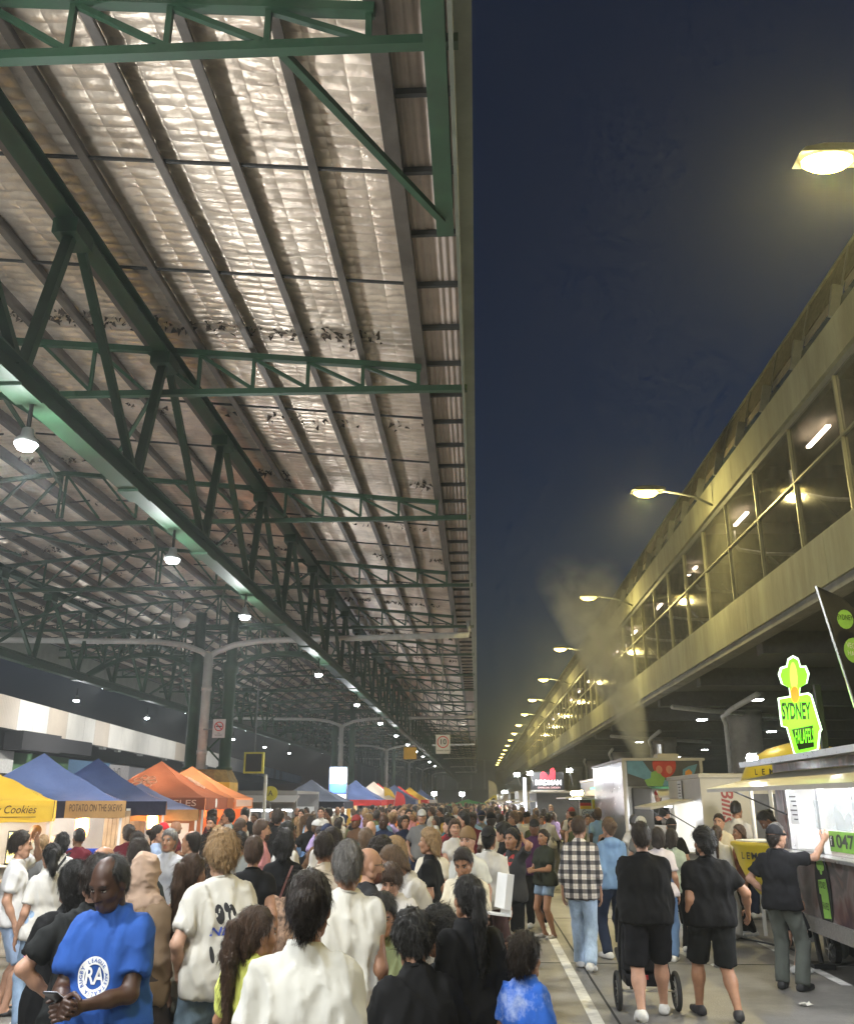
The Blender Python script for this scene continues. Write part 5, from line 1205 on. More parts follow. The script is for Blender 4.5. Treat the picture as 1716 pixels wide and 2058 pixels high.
def head_mesh(kind, vox):
    """head centred at 0, face towards +y; returns verts, quads, material per face (0 skin 1 lip 2 white 3 iris 4 brow)"""
    vox = round(vox, 4); key = (kind, vox)
    if key in _HEAD: return _HEAD[key]
    f = kind == 'f'; v = Vol()
    v.ell((0, -.012, .028), (.075, .096, .094), .02).ell((0, .03, -.03), (.060 if not f else .057, .066, .088), .03)
    v.cap((-.028, .052, -.088), (.028, .052, -.088), .026 if not f else .021, None, .03)
    v.cap((-.048, .0, -.06), (.048, .0, -.06), .024, None, .03)
    v.cap((0, .06, -.096), (0, .066, -.094), .018, None, .02)
    v.cap((-.035, .072, .030), (.035, .072, .030), .015 if not f else .011, None, .018)
    v.cap((-.042, .055, -.022), (-.040, .058, -.024), .024, None, .02).cap((.042, .055, -.022), (.040, .058, -.024), .024, None, .02)
    for s in (-1, 1): v.ell((s*.031, .098, .008), (.018, .022, .013), .012, True)
    v.cap((0, .090, .012), (0, .110, -.026), .0075, .0125, .012)
    for s in (-1, 1): v.cap((s*.010, .098, -.031), (s*.012, .094, -.031), .008, None, .008)
    v.cap((-.017, .0845, -.059), (.017, .0845, -.059), .0078, None, .008).cap((-.014, .0835, -.069), (.014, .0835, -.069), .0082, None, .008)
    for s in (-1, 1): v.ell((s*.078, -.008, -.008), (.011, .020, .032), .008)
    P, Q = v.mesh(vox)
    ctr = P[Q].mean(1); mi = np.zeros(len(Q), int)
    lip = (np.abs(ctr[:, 0]) < .023) & (ctr[:, 1] > .080) & (ctr[:, 2] < -.054) & (ctr[:, 2] > -.076); mi[lip] = 1
    ax_ = np.abs(ctr[:, 0]); bz = .0305 + .004*np.cos((ax_-.03)/.02)
    brow = (ax_ > .014) & (ax_ < .052) & (np.abs(ctr[:, 2]-bz) < (.0038 if vox < .008 else .006)) & (ctr[:, 1] > .045); mi[brow] = 4
    Vs = [P]; Fs = [Q]; Ms = [mi]; off = len(P)
    def ball(c, r, m, n=6):
        nonlocal off
        vs = []; fs = []
        for i in range(n+1):
            for j in range(8):
                th = math.pi*i/n; ph = 2*math.pi*j/8; vs.append((c[0]+r[0]*math.sin(th)*math.cos(ph), c[1]+r[1]*math.cos(th), c[2]+r[2]*math.sin(th)*math.sin(ph)))
        for i in range(n):
            for j in range(8): fs.append((i*8+j, i*8+(j+1) % 8, (i+1)*8+(j+1) % 8, (i+1)*8+j))
        Vs.append(np.array(vs)); Fs.append(np.array(fs)+off); Ms.append(np.full(len(fs), m)); off += len(vs)
    for s in (-1, 1): ball((s*.031, .0735, .007), (.0135, .0135, .0062), 2); ball((s*.0305, .0835, .007), (.0056, .005, .0056), 3); ball((s*.031, .080, .0128), (.0145, .0088, .0028), 3)
    r = (np.concatenate(Vs), np.concatenate(Fs), np.concatenate(Ms)); _HEAD[key] = r
    return r
_HAND = {}
def hand_mesh(pose, vox):
    """right hand from wrist at 0: fingers towards -z, thumb towards +y, palm faces -x"""
    vox = round(vox, 4); key = (pose, vox)
    if key in _HAND: return _HAND[key]
    curl = {'relax': .35, 'grip': 1.05, 'flat': .08}[pose]
    v = Vol(); v.cap((0, 0, .02), (0, 0, -.02), .026, .025, .01)
    for y in (-.028, -.010, .009, .027): v.cap((0, y*.6, -.015), (-.003, y, -.088), .0165, .0135, .014)
    L = {-.030: .066, -.010: .078, .010: .084, .030: .076}
    for y, l in L.items():
        a = np.array((-.004, y, -.092)); th = 0.0
        seg = [l*.45, l*.32, l*.25]
        for i, s in enumerate(seg):
            th += curl*(.75 if i == 0 else 1.0)
            d = np.array((-math.sin(th), y*.6*(1-curl*.5), -math.cos(th))); b = a + d*s
            v.cap(a, b, .0095-.001*i, .0088-.001*i, .002); a = b
    a = np.array((-.008, .026, -.03)); b = a + np.array((-.012-.012*curl, .034, -.034)); c = b + np.array((-.016*curl-.004, .008-.012*curl, -.030)); d = c + np.array((-.010*curl, -.004, -.022))
    v.cap(a, b, .015, .0115, .012).cap(b, c, .0115, .0095, .003).cap(c, d, .0095, .008, .003)
    r = v.mesh(vox); _HAND[key] = r
    return r
def ik(S, W, l1, l2, pole):
    S, W = np.array(S, float), np.array(W, float); d = W-S; L = np.linalg.norm(d); mx = (l1+l2)*.995
    if L > mx: W = S + d/L*mx; d = W-S; L = mx
    u = d/L; a = (l1*l1-l2*l2+L*L)/(2*L); h = math.sqrt(max(l1*l1-a*a, 1e-6)); p = np.array(pole, float); p = p - u*(p@u); p /= np.linalg.norm(p)+1e-9
    return S + u*a + p*h, W
ARM = {'down': ((.225, .04, .875), (.18, -1, 0)), 'phone': ((.06, .31, 1.10), (.7, -.5, -1)), 'hip': ((.20, .03, 1.0), (1, -.5, 0)), 'head': ((.15, -.06, 1.64), (1, .25, .15)),
       'forehead': ((.10, .17, 1.64), (1, .5, -.3)), 'point': ((.42, .36, 1.60), (.5, -.3, -1)), 'fold': ((-.04, .21, 1.12), (.8, .2, -1)), 'pocket': ((.215, .07, .93), (.8, -1, 0)),
       'carry': ((.17, .34, 1.03), (.5, -.6, -1)), 'push': ((.17, .36, .98), (.5, -.8, -.4)), 'chest': ((.06, .20, 1.28), (.8, -.2, -1)), 'table': ((.16, .36, 1.13), (.7, -.4, -.8)),
       'swingf': ((.22, .20, .90), (.2, -1, 0)), 'swingb': ((.22, -.18, .90), (.2, -1, 0)), 'mouth': ((.05, .17, 1.44), (.8, -.1, -1)), 'out': ((.42, .12, .98), (.4, -.8, 0)), 'up': ((.20, .25, 1.75), (.6, .2, -.6)), 'reach': ((.15, .46, 1.22), (.6, -.2, -1)), 'bentdown': ((.20, .34, .90), (.5, -.5, -.2))}
def figure(h=1.72, sex='m', b=1.0, la='down', ra='down', legs='stand', lean=0.0, hyaw=0.0, hpitch=0.0, top='tee', bot='jeans', hair='short', shoe='sneaker', vox=.018, seed=0, child=False, sit=None, detail=True, beard=False, hem=None):
    """returns {part: (verts, quads, mats)} in the person's frame (x right, y forward, z up, feet at 0)"""
    f = sex == 'f'; sc = h/1.75; rb = math.sqrt(b); rng_ = random.Random(seed)
    hs = 1.0 if not child else 1.18
    sh = (.153 if not f else .135)*(.62+.38*b if b > 1 else b); hip_j = .088 if not f else .092
    P0 = np.array((0., 0., .93)); 
    if legs == 'sit': P0 = np.array((0., 0., (sit or .47)/sc + .10))
    Rt = rotm(0, -lean, 0)
    T = lambda p: P0 + Rt @ (np.array(p, float) - np.array((0, 0, .93)))
    body = Vol(); shirt = Vol(); pants = Vol(); SHO = {-1: Vol(), 1: Vol()}
    bw = (b if b > 1 else 1.0)
    def tor(z, w, r, y=0, dst=body, g=0.0, k=.07):
        dst.cap(T((-w, y, z)), T((w, y, z)), r+g, None, k)
    TS = [(.93, .082 if not f else .088, .112*rb), (1.06, .065*bw if not f else .055, .104*b if not f else .092*b), (1.23, .080*(.5+.5*bw) if not f else .066, .106*rb if not f else .095*rb), (1.335, sh*.60, .076*rb)]
    for z, w, r in TS: tor(z, w, r, .022*(b-1)*4 if z == 1.06 and b > 1 else 0)
    if f:
        for s in (-1, 1): body.cap(T((s*.07, .075, 1.25)), T((s*.068, .08, 1.24)), .058, None, .04)
    body.cap(T((0, -.015, 1.37)), T((0, -.005, 1.47)), .062*rb, .050, .04)
    for s in (-1, 1): body.cap(T((s*.03, -.012, 1.44)), T((s*sh*.85, -.012, 1.390)), .036, .038*rb, .03)
    nr = .056 if not f else .046
    if child: nr *= .85
    body.cap(T((0, -.008, 1.44)), T((0, .016, 1.575)), nr, nr*.95, .03)
    # arms
    hands = []
    J = {}
    for s, nm in ((-1, la), (1, ra)):
        S = T((s*sh, -.01, 1.385)); spec = ARM[nm] if isinstance(nm, str) else nm
        w = spec[0]; w = T((s*w[0], w[1], w[2])); w = w + np.array((rng_.uniform(-.015, .015), rng_.uniform(-.02, .02), rng_.uniform(-.01, .01)))
        E, W = ik(S, w, .295, .255, Rt @ np.array((s*spec[1][0], spec[1][1], spec[1][2])))
        body.cap(S, E, .050*rb, .040*rb, .045).cap(E, E*.55+W*.45, .040*rb, .038*rb, .025).cap(E*.6+W*.4, W, .037*rb, .026, .02)
        J[s] = (S, E, W); d = (W-E)/np.linalg.norm(W-E)
        hands.append((s, W, d, nm))
    # legs
    LJ = {}
    for s in (-1, 1):
        Hj = P0 + np.array((s*hip_j, 0, -.03)); toe = .0
        if legs == 'sit': A = np.array((s*.13, .42, .09)); pole = (0, .6, 1)
        elif legs == 'walk': A = np.array((s*.085, .27 if s > 0 else -.24, .085 if s > 0 else .13)); pole = (0, 1, 0)
        elif legs == 'walk2': A = np.array((s*.085, .22 if s < 0 else -.20, .085 if s < 0 else .12)); pole = (0, 1, 0)
        elif legs == 'wide': A = np.array((s*.17, 0, .085)); pole = (s*.2, 1, 0)
        else: A = np.array((s*(.095+rng_.uniform(0, .03)), rng_.uniform(-.05, .05), .085)); pole = (s*.15, 1, 0)
        if b > 1.2 and legs != 'sit': A[0] *= 1.55; Hj[0] *= 1.25
        K, A = ik(Hj, A, .435, .425, pole)
        body.cap(Hj, K, .084*rb, .053*rb, .03).cap(K, K*.62+A*.38+np.array((0, -.012, 0)), .051*rb, .055*rb, .02).cap(K*.68+A*.32+np.array((0, -.012, 0)), A, .054*rb, .036, .03)
        yaw = s*.18*-1
        fd = np.array((-math.sin(yaw), math.cos(yaw), 0)); lift = -.25 if A[2] > .11 else 0
        heel = np.array((A[0], A[1], max(A[2]-.05, .03))) - fd*.045; toe = heel + fd*.20 + np.array((0, 0, lift*.2)); toe[2] = max(toe[2], .025)
        body.cap(heel, toe, .034, .028, .02).cap(A, heel, .036, .034, .02)
        LJ[s] = (Hj, K, A, heel, toe)
        shoes = SHO[s]
        if shoe == 'sneaker':
            shoes.cap(heel+np.array((0, 0, .008)), heel+fd*.12+np.array((0, 0, .002)), .047, .045, .02).cap(heel+fd*.1, toe+fd*.015, .046, .036, .02).cap(A+np.array((0, -.005, -.02)), heel, .047, .046, .02)
        elif shoe == 'sandal':
            shoes.cap(heel-np.array((0, 0, .02)), toe+fd*.02-np.array((0, 0, .012)), .04, .038, .01).cap(heel+fd*.11+np.array((-.03, 0, .012)), heel+fd*.11+np.array((.03, 0, .012)), .022, None, .01)
        if shoe: shoes.plane((0, 0, .004), (0, 0, -1))
    # upper garment
    g = .016
    hem_z = hem if hem is not None else {'tee': .85, 'crop': 1.09, 'tank': .92, 'dress': .30, 'shirt': .82, 'polo': .85, 'slv': .85, 'abaya': .08, 'hoodie': .86, 'none': 0}[top]
    if top != 'none':
        sl = {'tee': .72, 'crop': .45, 'tank': 0, 'dress': .6, 'shirt': 2, 'polo': .66, 'slv': .0, 'abaya': 2, 'hoodie': 2}[top]
        loose = {'tank': .004, 'crop': .006, 'slv': .02, 'tee': .018}.get(top, .018)
        for z, w, r in TS[1:]: tor(z, w, r, (.022*(b-1)*4 if z == 1.06 and b > 1 else 0), shirt, loose + (.006 if z == 1.06 else 0))
        if f:
            for s in (-1, 1): shirt.cap(T((s*.07, .075, 1.25)), T((s*.068, .08, 1.24)), .058+loose*.8, None, .05)
        if top != 'tank':
            shirt.cap(T((0, -.015, 1.36)), T((0, -.002, 1.445)), .076*rb+loose*.5, .076, .04)
            for s in (-1, 1): shirt.cap(T((s*.045, -.012, 1.440)), T((s*sh*.85, -.012, 1.393)), .046, .048*rb, .03)
        if hem_z < 1.0: shirt.cap(T((-TS[0][1]*1.02, .0, .95)), T((TS[0][1]*1.02, 0, .95)), .113*rb+loose*.7, None, .09)
        if top in ('dress', 'abaya'):
            kz = .55; fl = .16 if top == 'dress' else .19
            shirt.cyl((0, 0, .98), (0, .01, hem_z-.05), .165*rb, fl+.09*rb, .08)
            for s in (-1, 1): shirt.cap(LJ[s][0], LJ[s][1], .105*rb, .10*rb, .06)
            shirt.plane((0, 0, hem_z), (0, 0, -1))
        else:
            if hem_z < .93: shirt.cap(T((-TS[0][1]*1.05, 0, .85)), T((TS[0][1]*1.05, 0, .85)), .115*rb+loose*.7, None, .09)
            hp = T((0, 0, hem_z)); shirt.plane(hp, -(Rt @ np.array((0, 0, 1.))))
        if top == 'tank': shirt.plane(T((0, .04, 1.40)), Rt @ np.array((0, .35, 1.)))
        for s in (-1, 1):
            S, E, W = J[s]
            if sl > 0:
                e = S + (E-S)*min(sl, 1); shirt.cap(S, S+(E-S)*.15, .051*rb+.006, None, .05)
                if sl <= 1: shirt.cyl(S, e, .052*rb+.007, .051*rb+.019, .03)
                else: shirt.cap(S, E, .058*rb+.006, .052*rb+.008, .04).cyl(E, E+(W-E)*(.55 if top == 'shirt' else .93), .056*rb+.007, .045*rb, .03)
            elif top == 'slv': shirt.cap(S, S+(E-S)*.05, .062*rb, None, .05)
        if top in ('polo', 'shirt'): shirt.cyl(T((0, -.005, 1.45)), T((0, .005, 1.50)), .074, .070, .012)
        if top == 'hoodie': shirt.cap(T((-.06, -.075, 1.44)), T((.06, -.075, 1.44)), .055, None, .04)
    # lower garment
    if bot not in ('none',) and top not in ('abaya',):
        pg = .012; tor(.95, TS[0][1], TS[0][2]+pg, 0, pants, 0, .06); tor(1.02 if not f else 1.06, TS[0][1]*.9, TS[0][2]*.93+.008, 0, pants, 0, .06)
        if bot == 'skirt':
            pants.cyl((0, 0, 1.0), (0, .01, .28), .15*rb, .25, .06)
            for s in (-1, 1): pants.cap(LJ[s][0], LJ[s][1], .11*rb, .11*rb, .05)
        elif bot == 'miniskirt': pants.cyl((0, 0, 1.0), (0, .0, .62), .15*rb, .19, .06)
        else:
            lr = {'jeans': (.098, .075, .066, 1), 'slacks': (.098, .076, .072, 1), 'baggy': (.112, .105, .105, 1), 'wide': (.11, .125, .145, 1), 'shorts': (.108, .098, 0, .84), 'minishorts': (.10, .098, 0, .38), 'leggings': (.091, .060, .044, 1), 'trackies': (.104, .085, .07, 1)}[bot]
            for s in (-1, 1):
                Hj, K, A, heel, toe = LJ[s]
                if lr[2] == 0: pants.cap(Hj, Hj+(K-Hj)*.10, lr[0]*rb*.94, None, .05).cyl(Hj, Hj+(K-Hj)*(lr[3]+.14), lr[0]*rb*.90, lr[1]*rb*.92, .015)
                else:
                    pants.cap(Hj, K, lr[0]*rb, lr[1]*rb, .05).cyl(K, A+np.array((0, 0, -.02)), lr[1]*rb, lr[2]*rb, .03).cap(K, K+(A-K)*.02, lr[1]*rb, None, .02)
    # head
    cz = T((0, .012, 1.63 - (.02 if child else 0)))
    Rh = Rt @ rotm(hyaw, -hpitch, 0); hsc = hs*(1.02 if f else 1.05)
    hv = max(.0055, vox*.45) if detail else max(.012, vox*.6)
    Hv, Hf, Hm = head_mesh(sex if not child else 'f', hv)
    piv = np.array((0, -.01, -.11))
    toW = lambda p: cz + piv + (Rh @ ((p*hsc if p.ndim == 1 else p*hsc) - piv).T).T if p.ndim > 1 else cz + piv + Rh @ (p*hsc - piv)
    out = {}
    bv, bf = body.mesh(vox)
    V = [bv, toW(Hv)]; Fq = [bf, Hf+len(bv)]; Mi = [np.zeros(len(bf), int), Hm]; off = len(bv)+len(Hv)
    for s, W, d, nm in hands:
        pose = 'grip' if nm in ('phone', 'carry', 'push', 'table', 'mouth') else 'flat' if nm == 'head' or nm == 'forehead' else 'relax'
        hv_, hf_ = hand_mesh(pose, max(.004, vox*.36) if detail else max(.009, vox*.45))
        z = -d; th = np.array((0, 1., .25)) if nm in ('down', 'swingf', 'swingb', 'pocket', 'out', 'bentdown') else np.array((-s*.4, .1, 1.)) ; th = Rt @ th
        y = th - z*(th@z); y /= np.linalg.norm(y)+1e-9; x = np.cross(y, z); Mx = np.stack([x*1.0, y, z], 1)
        q = hv_*np.array((1.0 if s > 0 else -1.0, 1, 1))*(.95 if f else 1.05)
        # keep thumb/palm inward: template palm faces -x for the right hand
        V.append(W + (Mx @ q.T).T); Fq.append((hf_ if s > 0 else hf_[:, ::-1])+off); Mi.append(np.zeros(len(hf_), int)); off += len(q)
    out['body'] = (np.concatenate(V)*sc, np.concatenate(Fq), np.concatenate(Mi))
    def put(nm, vol, amp=.0, fold=(9, 9, 4), vx=vox):
        if not vol.ops: return
        p, q = vol.mesh(vx, amp, seed, fold)
        if len(q): out[nm] = (p*sc, q, None)
    if top in ('tee', 'slv', 'crop') and vox < .022:
        cv = Vol(); cc = [T((.063*math.sin(t), .002+.064*math.cos(t), 1.486-.018*math.cos(t))) for t in np.linspace(0, 2*math.pi, 17)]
        for p_, q_ in zip(cc[:-1], cc[1:]): cv.cap(p_, q_, .0095, None, .0)
        p_, q_ = cv.mesh(.006); out['collar'] = (p_*sc, q_, None)
    put('shirt' if top not in ('dress', 'abaya') else 'dress', shirt, (.030 if vox < .018 else .018) if top not in ('tank', 'crop') else .006, (11, 11, 3.2) if top not in ('dress', 'abaya') else (14, 14, 1.2))
    put({'skirt': 'skirt', 'miniskirt': 'skirt', 'shorts': 'shorts', 'minishorts': 'shorts'}.get(bot, 'trousers'), pants, .016 if bot in ('baggy', 'wide', 'skirt') else .010, (7, 7, 6) if bot != 'skirt' else (16, 16, 1))
    if shoe:
        for s in (-1, 1): put('shoe%d' % s, SHO[s], 0, vx=min(vox, .02))
    J['head'] = (cz, piv, Rh, hsc, toW); J['sc'] = sc; J['T'] = T
    # hair and headwear, in head space
    hvx = max(.006, vox*.55)
    def hput(nm, vol, amp, fold=(30, 30, 8)):
        p, q = vol.mesh(hvx, amp, seed, fold)
        if len(q): out[nm] = (toW(p)*sc, q, None)
    hz = Vol()
    base = lambda gr, top_=0: hz.ell((0, -.014, .030+top_*.5), (.075+gr, .096+gr, .094+gr+top_), .01)
    front = lambda y=.052, z=.062, n=(0, .80, -.60): hz.plane((0, y, z), n, .012)
    if hair in ('short', 'fade', 'curly', 'mop', 'long', 'pony', 'bun', 'bob', 'wavy', 'longpony', 'topbun', 'straight'):
        gr = {'short': .013, 'fade': .007, 'curly': .022, 'mop': .022, 'pony': .008, 'bun': .009, 'topbun': .009, 'longpony': .008}.get(hair, .016)
        base(gr, .012 if hair in ('fade', 'short') else .008)
        hz.cap((0, -.055, -.02), (0, -.06, -.07), .052+gr, .040, .03)
        if hair in ('long', 'straight', 'wavy', 'bob'):
            L = {'long': -.33, 'straight': -.36, 'wavy': -.30, 'bob': -.13}[hair]
            for s in (-1, 0, 1): hz.cap((s*.05, -.05-.015*(s == 0), .0), (s*.062, -.075-.02*(s == 0), L+.03*abs(s)), .046, .034, .03)
            for s in (-1, 1): hz.cap((s*.072, .0, .02), (s*.080, -.015, L*.55), .022, .018, .03)
            front(.050, .066); 
            # open the face below the hairline
            hz.ell((0, .10, -.05), (.066, .085, .11), .015, True)
        else:
            front(.050 if hair != 'mop' else .075, .064 if hair != 'mop' else .05)
            hz.ell((.083, .005, -.022), (.022, .026, .036), .01, True).ell((-.083, .005, -.022), (.022, .026, .036), .01, True)
            hz.plane((0, -.06, -.085 if hair not in ('fade', 'short') else -.058 if hair == 'short' else -.035), (0, .25, -1))
        if hair in ('pony', 'longpony'):
            L = -.16 if hair == 'pony' else -.36
            hz.cap((0, -.09, .055), (0, -.135, .05), .026, .030, .02).cap((0, -.135, .05), (0, -.150, -.08), .034, .040, .02).cap((0, -.150, -.08), (.01, -.145, L), .040, .018, .02)
        if hair in ('bun', 'topbun'):
            c = (.012, -.128, .035) if hair == 'bun' else (0, -.06, .135)
            hz.ell(c, (.045, .040, .045), .008)
        hput('hair', hz, {'curly': .022, 'mop': .022, 'wavy': .020, 'long': .010, 'straight': .006}.get(hair, .010), {'curly': (45, 45, 45), 'mop': (38, 38, 30), 'wavy': (28, 28, 16)}.get(hair, (60, 60, 14)))
    elif hair == 'receding':
        base(.007); hz.cap((0, -.055, -.02), (0, -.06, -.06), .054, .042, .03); front(.01, .03, (0, .72, -.40)); hz.ell((0, .055, .115), (.062, .10, .07), .02, True); hz.plane((0, -.06, -.08), (0, .25, -1)); hput('hair', hz, .004)
    elif hair in ('cap', 'cap_back'):
        base(.014, .006); hz.plane((0, 0, .030), (0, -.12, -1)); sg = 1 if hair == 'cap' else -1
        hz.cap((-.035, sg*.085, .040), (.035, sg*.085, .040), .012, None, .01).cap((-.03, sg*.150, .028), (.03, sg*.150, .028), .008, None, .03).cap((-.03, sg*.115, .035), (.03, sg*.115, .035), .011, None, .04)
        hput('cap', hz, 0)
        h2 = Vol(); h2.ell((0, -.014, .02), (.081, .101, .09), .01).cap((0, -.055, -.03), (0, -.06, -.07), .055, .042, .03).plane((0, .01, .03), (0, .75, -.5)).plane((0, 0, .035), (0, 0, 1)).plane((0, 0, -.08), (0, 0, -1)); h2.ell((.083, .005, -.022), (.022, .026, .036), .01, True).ell((-.083, .005, -.022), (.022, .026, .036), .01, True); p, q = h2.mesh(hvx, .004, seed, (40, 40, 9))
        if len(q): out['hair'] = (toW(p)*sc, q, None)
    elif hair == 'beanie':
        base(.018, .018); hz.plane((0, 0, .022), (0, .25, -1)); hput('beanie', hz, .003, (60, 60, 3))
    elif hair == 'hijab':
        hz.ell((0, -.012, .03), (.090, .112, .108), .01).cap((0, -.02, -.05), (0, -.01, -.16), .088, .085, .05).cap((-.08, -.01, -.20), (.08, -.01, -.20), .075, None, .06).ell((0, .112, -.022), (.062, .07, .088), .02, True)
        hput('headscarf', hz, .022, (12, 12, 14))
    if beard:
        bd = Vol(); bd.ell((0, .03, -.04), (.0615, .068, .081), .01).cap((-.028, .053, -.09), (.028, .053, -.09), .0285, None, .03).plane((0, 0, -.048), (0, -.35, 1)).plane((0, .015, 0), (0, -1, 0)); bd.ell((0, .105, -.060), (.032, .034, .017), .004, True)
        hput('beard', bd, .004)
    return out, J
# skin, cloth and hair materials
def skin_mat(c):
    k = 'skin_%02x%02x%02x' % tuple(int(x*255) for x in c)
    if k in MATS: return MATS[k]
    m = mat(k, c, rough=.5, var=.10, scale=25, bump=.04, bscale=160, spec=.4)
    b = m.node_tree.nodes['Principled BSDF']; b.inputs['Subsurface Weight'].default_value = 0.0
    return m
def lip_mat(c): return mat('lip_%02x%02x%02x' % tuple(int(x*255) for x in c), (c[0]*.78, c[1]*.5, c[2]*.5), rough=.4)
M_EYEW = mat('eye_white', (.7, .68, .64), rough=.2, var=.02); M_IRIS = mat('eye_iris', (.025, .015, .01), rough=.15)
def hair_mat(c):
    k = 'hair_%02x%02x%02x' % tuple(min(255, int(x*255*4)) for x in c)
    if k in MATS: return MATS[k]
    return mat(k, c, rough=.38, var=.55, scale=9, bump=.6, bscale=50, stretch=(9, 9, 1.2), spec=.4)
def cloth_mat(c, kind='plain'):
    k = 'cloth_%s_%02x%02x%02x' % ((kind,)+tuple(min(255, int(x*255)) for x in c))
    if k in MATS: return MATS[k]
    if kind == 'plaid':
        m, nt, b = new_mat(k); L = nt.links; tc = N(nt, 'ShaderNodeTexCoord'); sp = N(nt, 'ShaderNodeSeparateXYZ'); L.new(tc.outputs['Object'], sp.inputs[0])
        def band(o, fr, w, off=0.0):
            a = N(nt, 'ShaderNodeMath', operation='MULTIPLY_ADD'); L.new(o, a.inputs[0]); a.inputs[1].default_value = fr; a.inputs[2].default_value = off
            f_ = N(nt, 'ShaderNodeMath', operation='FRACT'); L.new(a.outputs[0], f_.inputs[0]); l = N(nt, 'ShaderNodeMath', operation='LESS_THAN'); L.new(f_.outputs[0], l.inputs[0]); l.inputs[1].default_value = w; return l.outputs[0]
        h1 = band(sp.outputs[2], 9, .45); v1 = band(sp.outputs[0], 9, .45, .25); t1 = band(sp.outputs[2], 9, .08, .35); t2 = band(sp.outputs[0], 9, .08, .6)
        ad = N(nt, 'ShaderNodeMath', operation='ADD'); L.new(h1, ad.inputs[0]); L.new(v1, ad.inputs[1]); a2 = N(nt, 'ShaderNodeMath', operation='ADD'); L.new(t1, a2.inputs[0]); L.new(t2, a2.inputs[1])
        cr = N(nt, 'ShaderNodeValToRGB'); cr.color_ramp.interpolation = 'CONSTANT'; e = cr.color_ramp.elements; e[0].color = (.62, .58, .52, 1); e[1].position = .34; e[1].color = (.13, .12, .12, 1); e2 = e.new(.84); e2.color = (.018, .018, .022, 1)
        dv = N(nt, 'ShaderNodeMath', operation='MULTIPLY'); dv.inputs[1].default_value = .45; L.new(ad.outputs[0], dv.inputs[0]); L.new(dv.outputs[0], cr.inputs[0])
        mx = N(nt, 'ShaderNodeMix', data_type='RGBA'); ml = N(nt, 'ShaderNodeMath', operation='MULTIPLY'); ml.inputs[1].default_value = .3; L.new(a2.outputs[0], ml.inputs[0]); L.new(ml.outputs[0], mx.inputs[0]); L.new(cr.outputs[0], mx.inputs[6]); mx.inputs[7].default_value = (.25, .18, .12, 1)
        L.new(mx.outputs[2], b.inputs['Base Color']); b.inputs['Roughness'].default_value = .85; MATS[k] = m; return m
    if kind == 'floral': m = mat(k, c, rough=.8, var=.8, scale=22, bump=.2, bscale=60)
    elif kind == 'denim': m = mat(k, c, rough=.85, var=.4, scale=4, bump=.3, bscale=7, stretch=(1.5, 1.5, .9))
    elif kind == 'splash':
        m = mat(k, c, rough=.8, var=.1, scale=14, dirt=.9, dirtcol=(.55, .62, .75))
    else:
        m = mat(k, c, rough=.85, var=.12, scale=4, bump=.55, bscale=4.2, stretch=(1.5, 1.5, .9), detail=3)
        nz_ = [n_ for n_ in m.node_tree.nodes if n_.type == 'TEX_NOISE'][-1]; nz_.noise_type = 'RIDGED_MULTIFRACTAL'; nz_.inputs['Detail'].default_value = 3; nz_.inputs['Distortion'].default_value = .5; nz_.normalize = True
        bp_ = [n_ for n_ in m.node_tree.nodes if n_.type == 'BUMP'][0]; bp_.inputs['Distance'].default_value = .07; bp_.inputs['Strength'].default_value = .7
    b = m.node_tree.nodes['Principled BSDF']; b.inputs['Specular IOR Level'].default_value = .2
    return m
SK = {'pale': (.50, .30, .21), 'fair': (.42, .235, .155), 'tan': (.32, .165, .095), 'olive': (.28, .15, .085), 'brown': (.15, .07, .037), 'dark': (.055, .026, .016)}
HC = {'black': (.010, .009, .008), 'dark': (.020, .013, .009), 'brown': (.055, .03, .017), 'lightbrown': (.11, .065, .035), 'blond': (.30, .19, .09), 'grey': (.16, .15, .14), 'red': (.13, .04, .02)}
def to_mesh(name, data, mats):
    v, q, mi = data
    me = bpy.data.meshes.new(name)
    me.vertices.add(len(v)); me.vertices.foreach_set('co', np.ascontiguousarray(v, dtype=np.float32).ravel())
    me.loops.add(q.size); me.loops.foreach_set('vertex_index', np.ascontiguousarray(q, dtype=np.int32).ravel())
    me.polygons.add(len(q)); me.polygons.foreach_set('loop_start', np.arange(0, q.size, 4, dtype=np.int32))
    for m in mats: me.materials.append(m)
    if mi is not None: me.polygons.foreach_set('material_index', mi.astype(np.int32))
    me.polygons.foreach_set('use_smooth', np.ones(len(q), bool))
    me.update(calc_edges=True); me.validate()
    return me
PERSONS = []
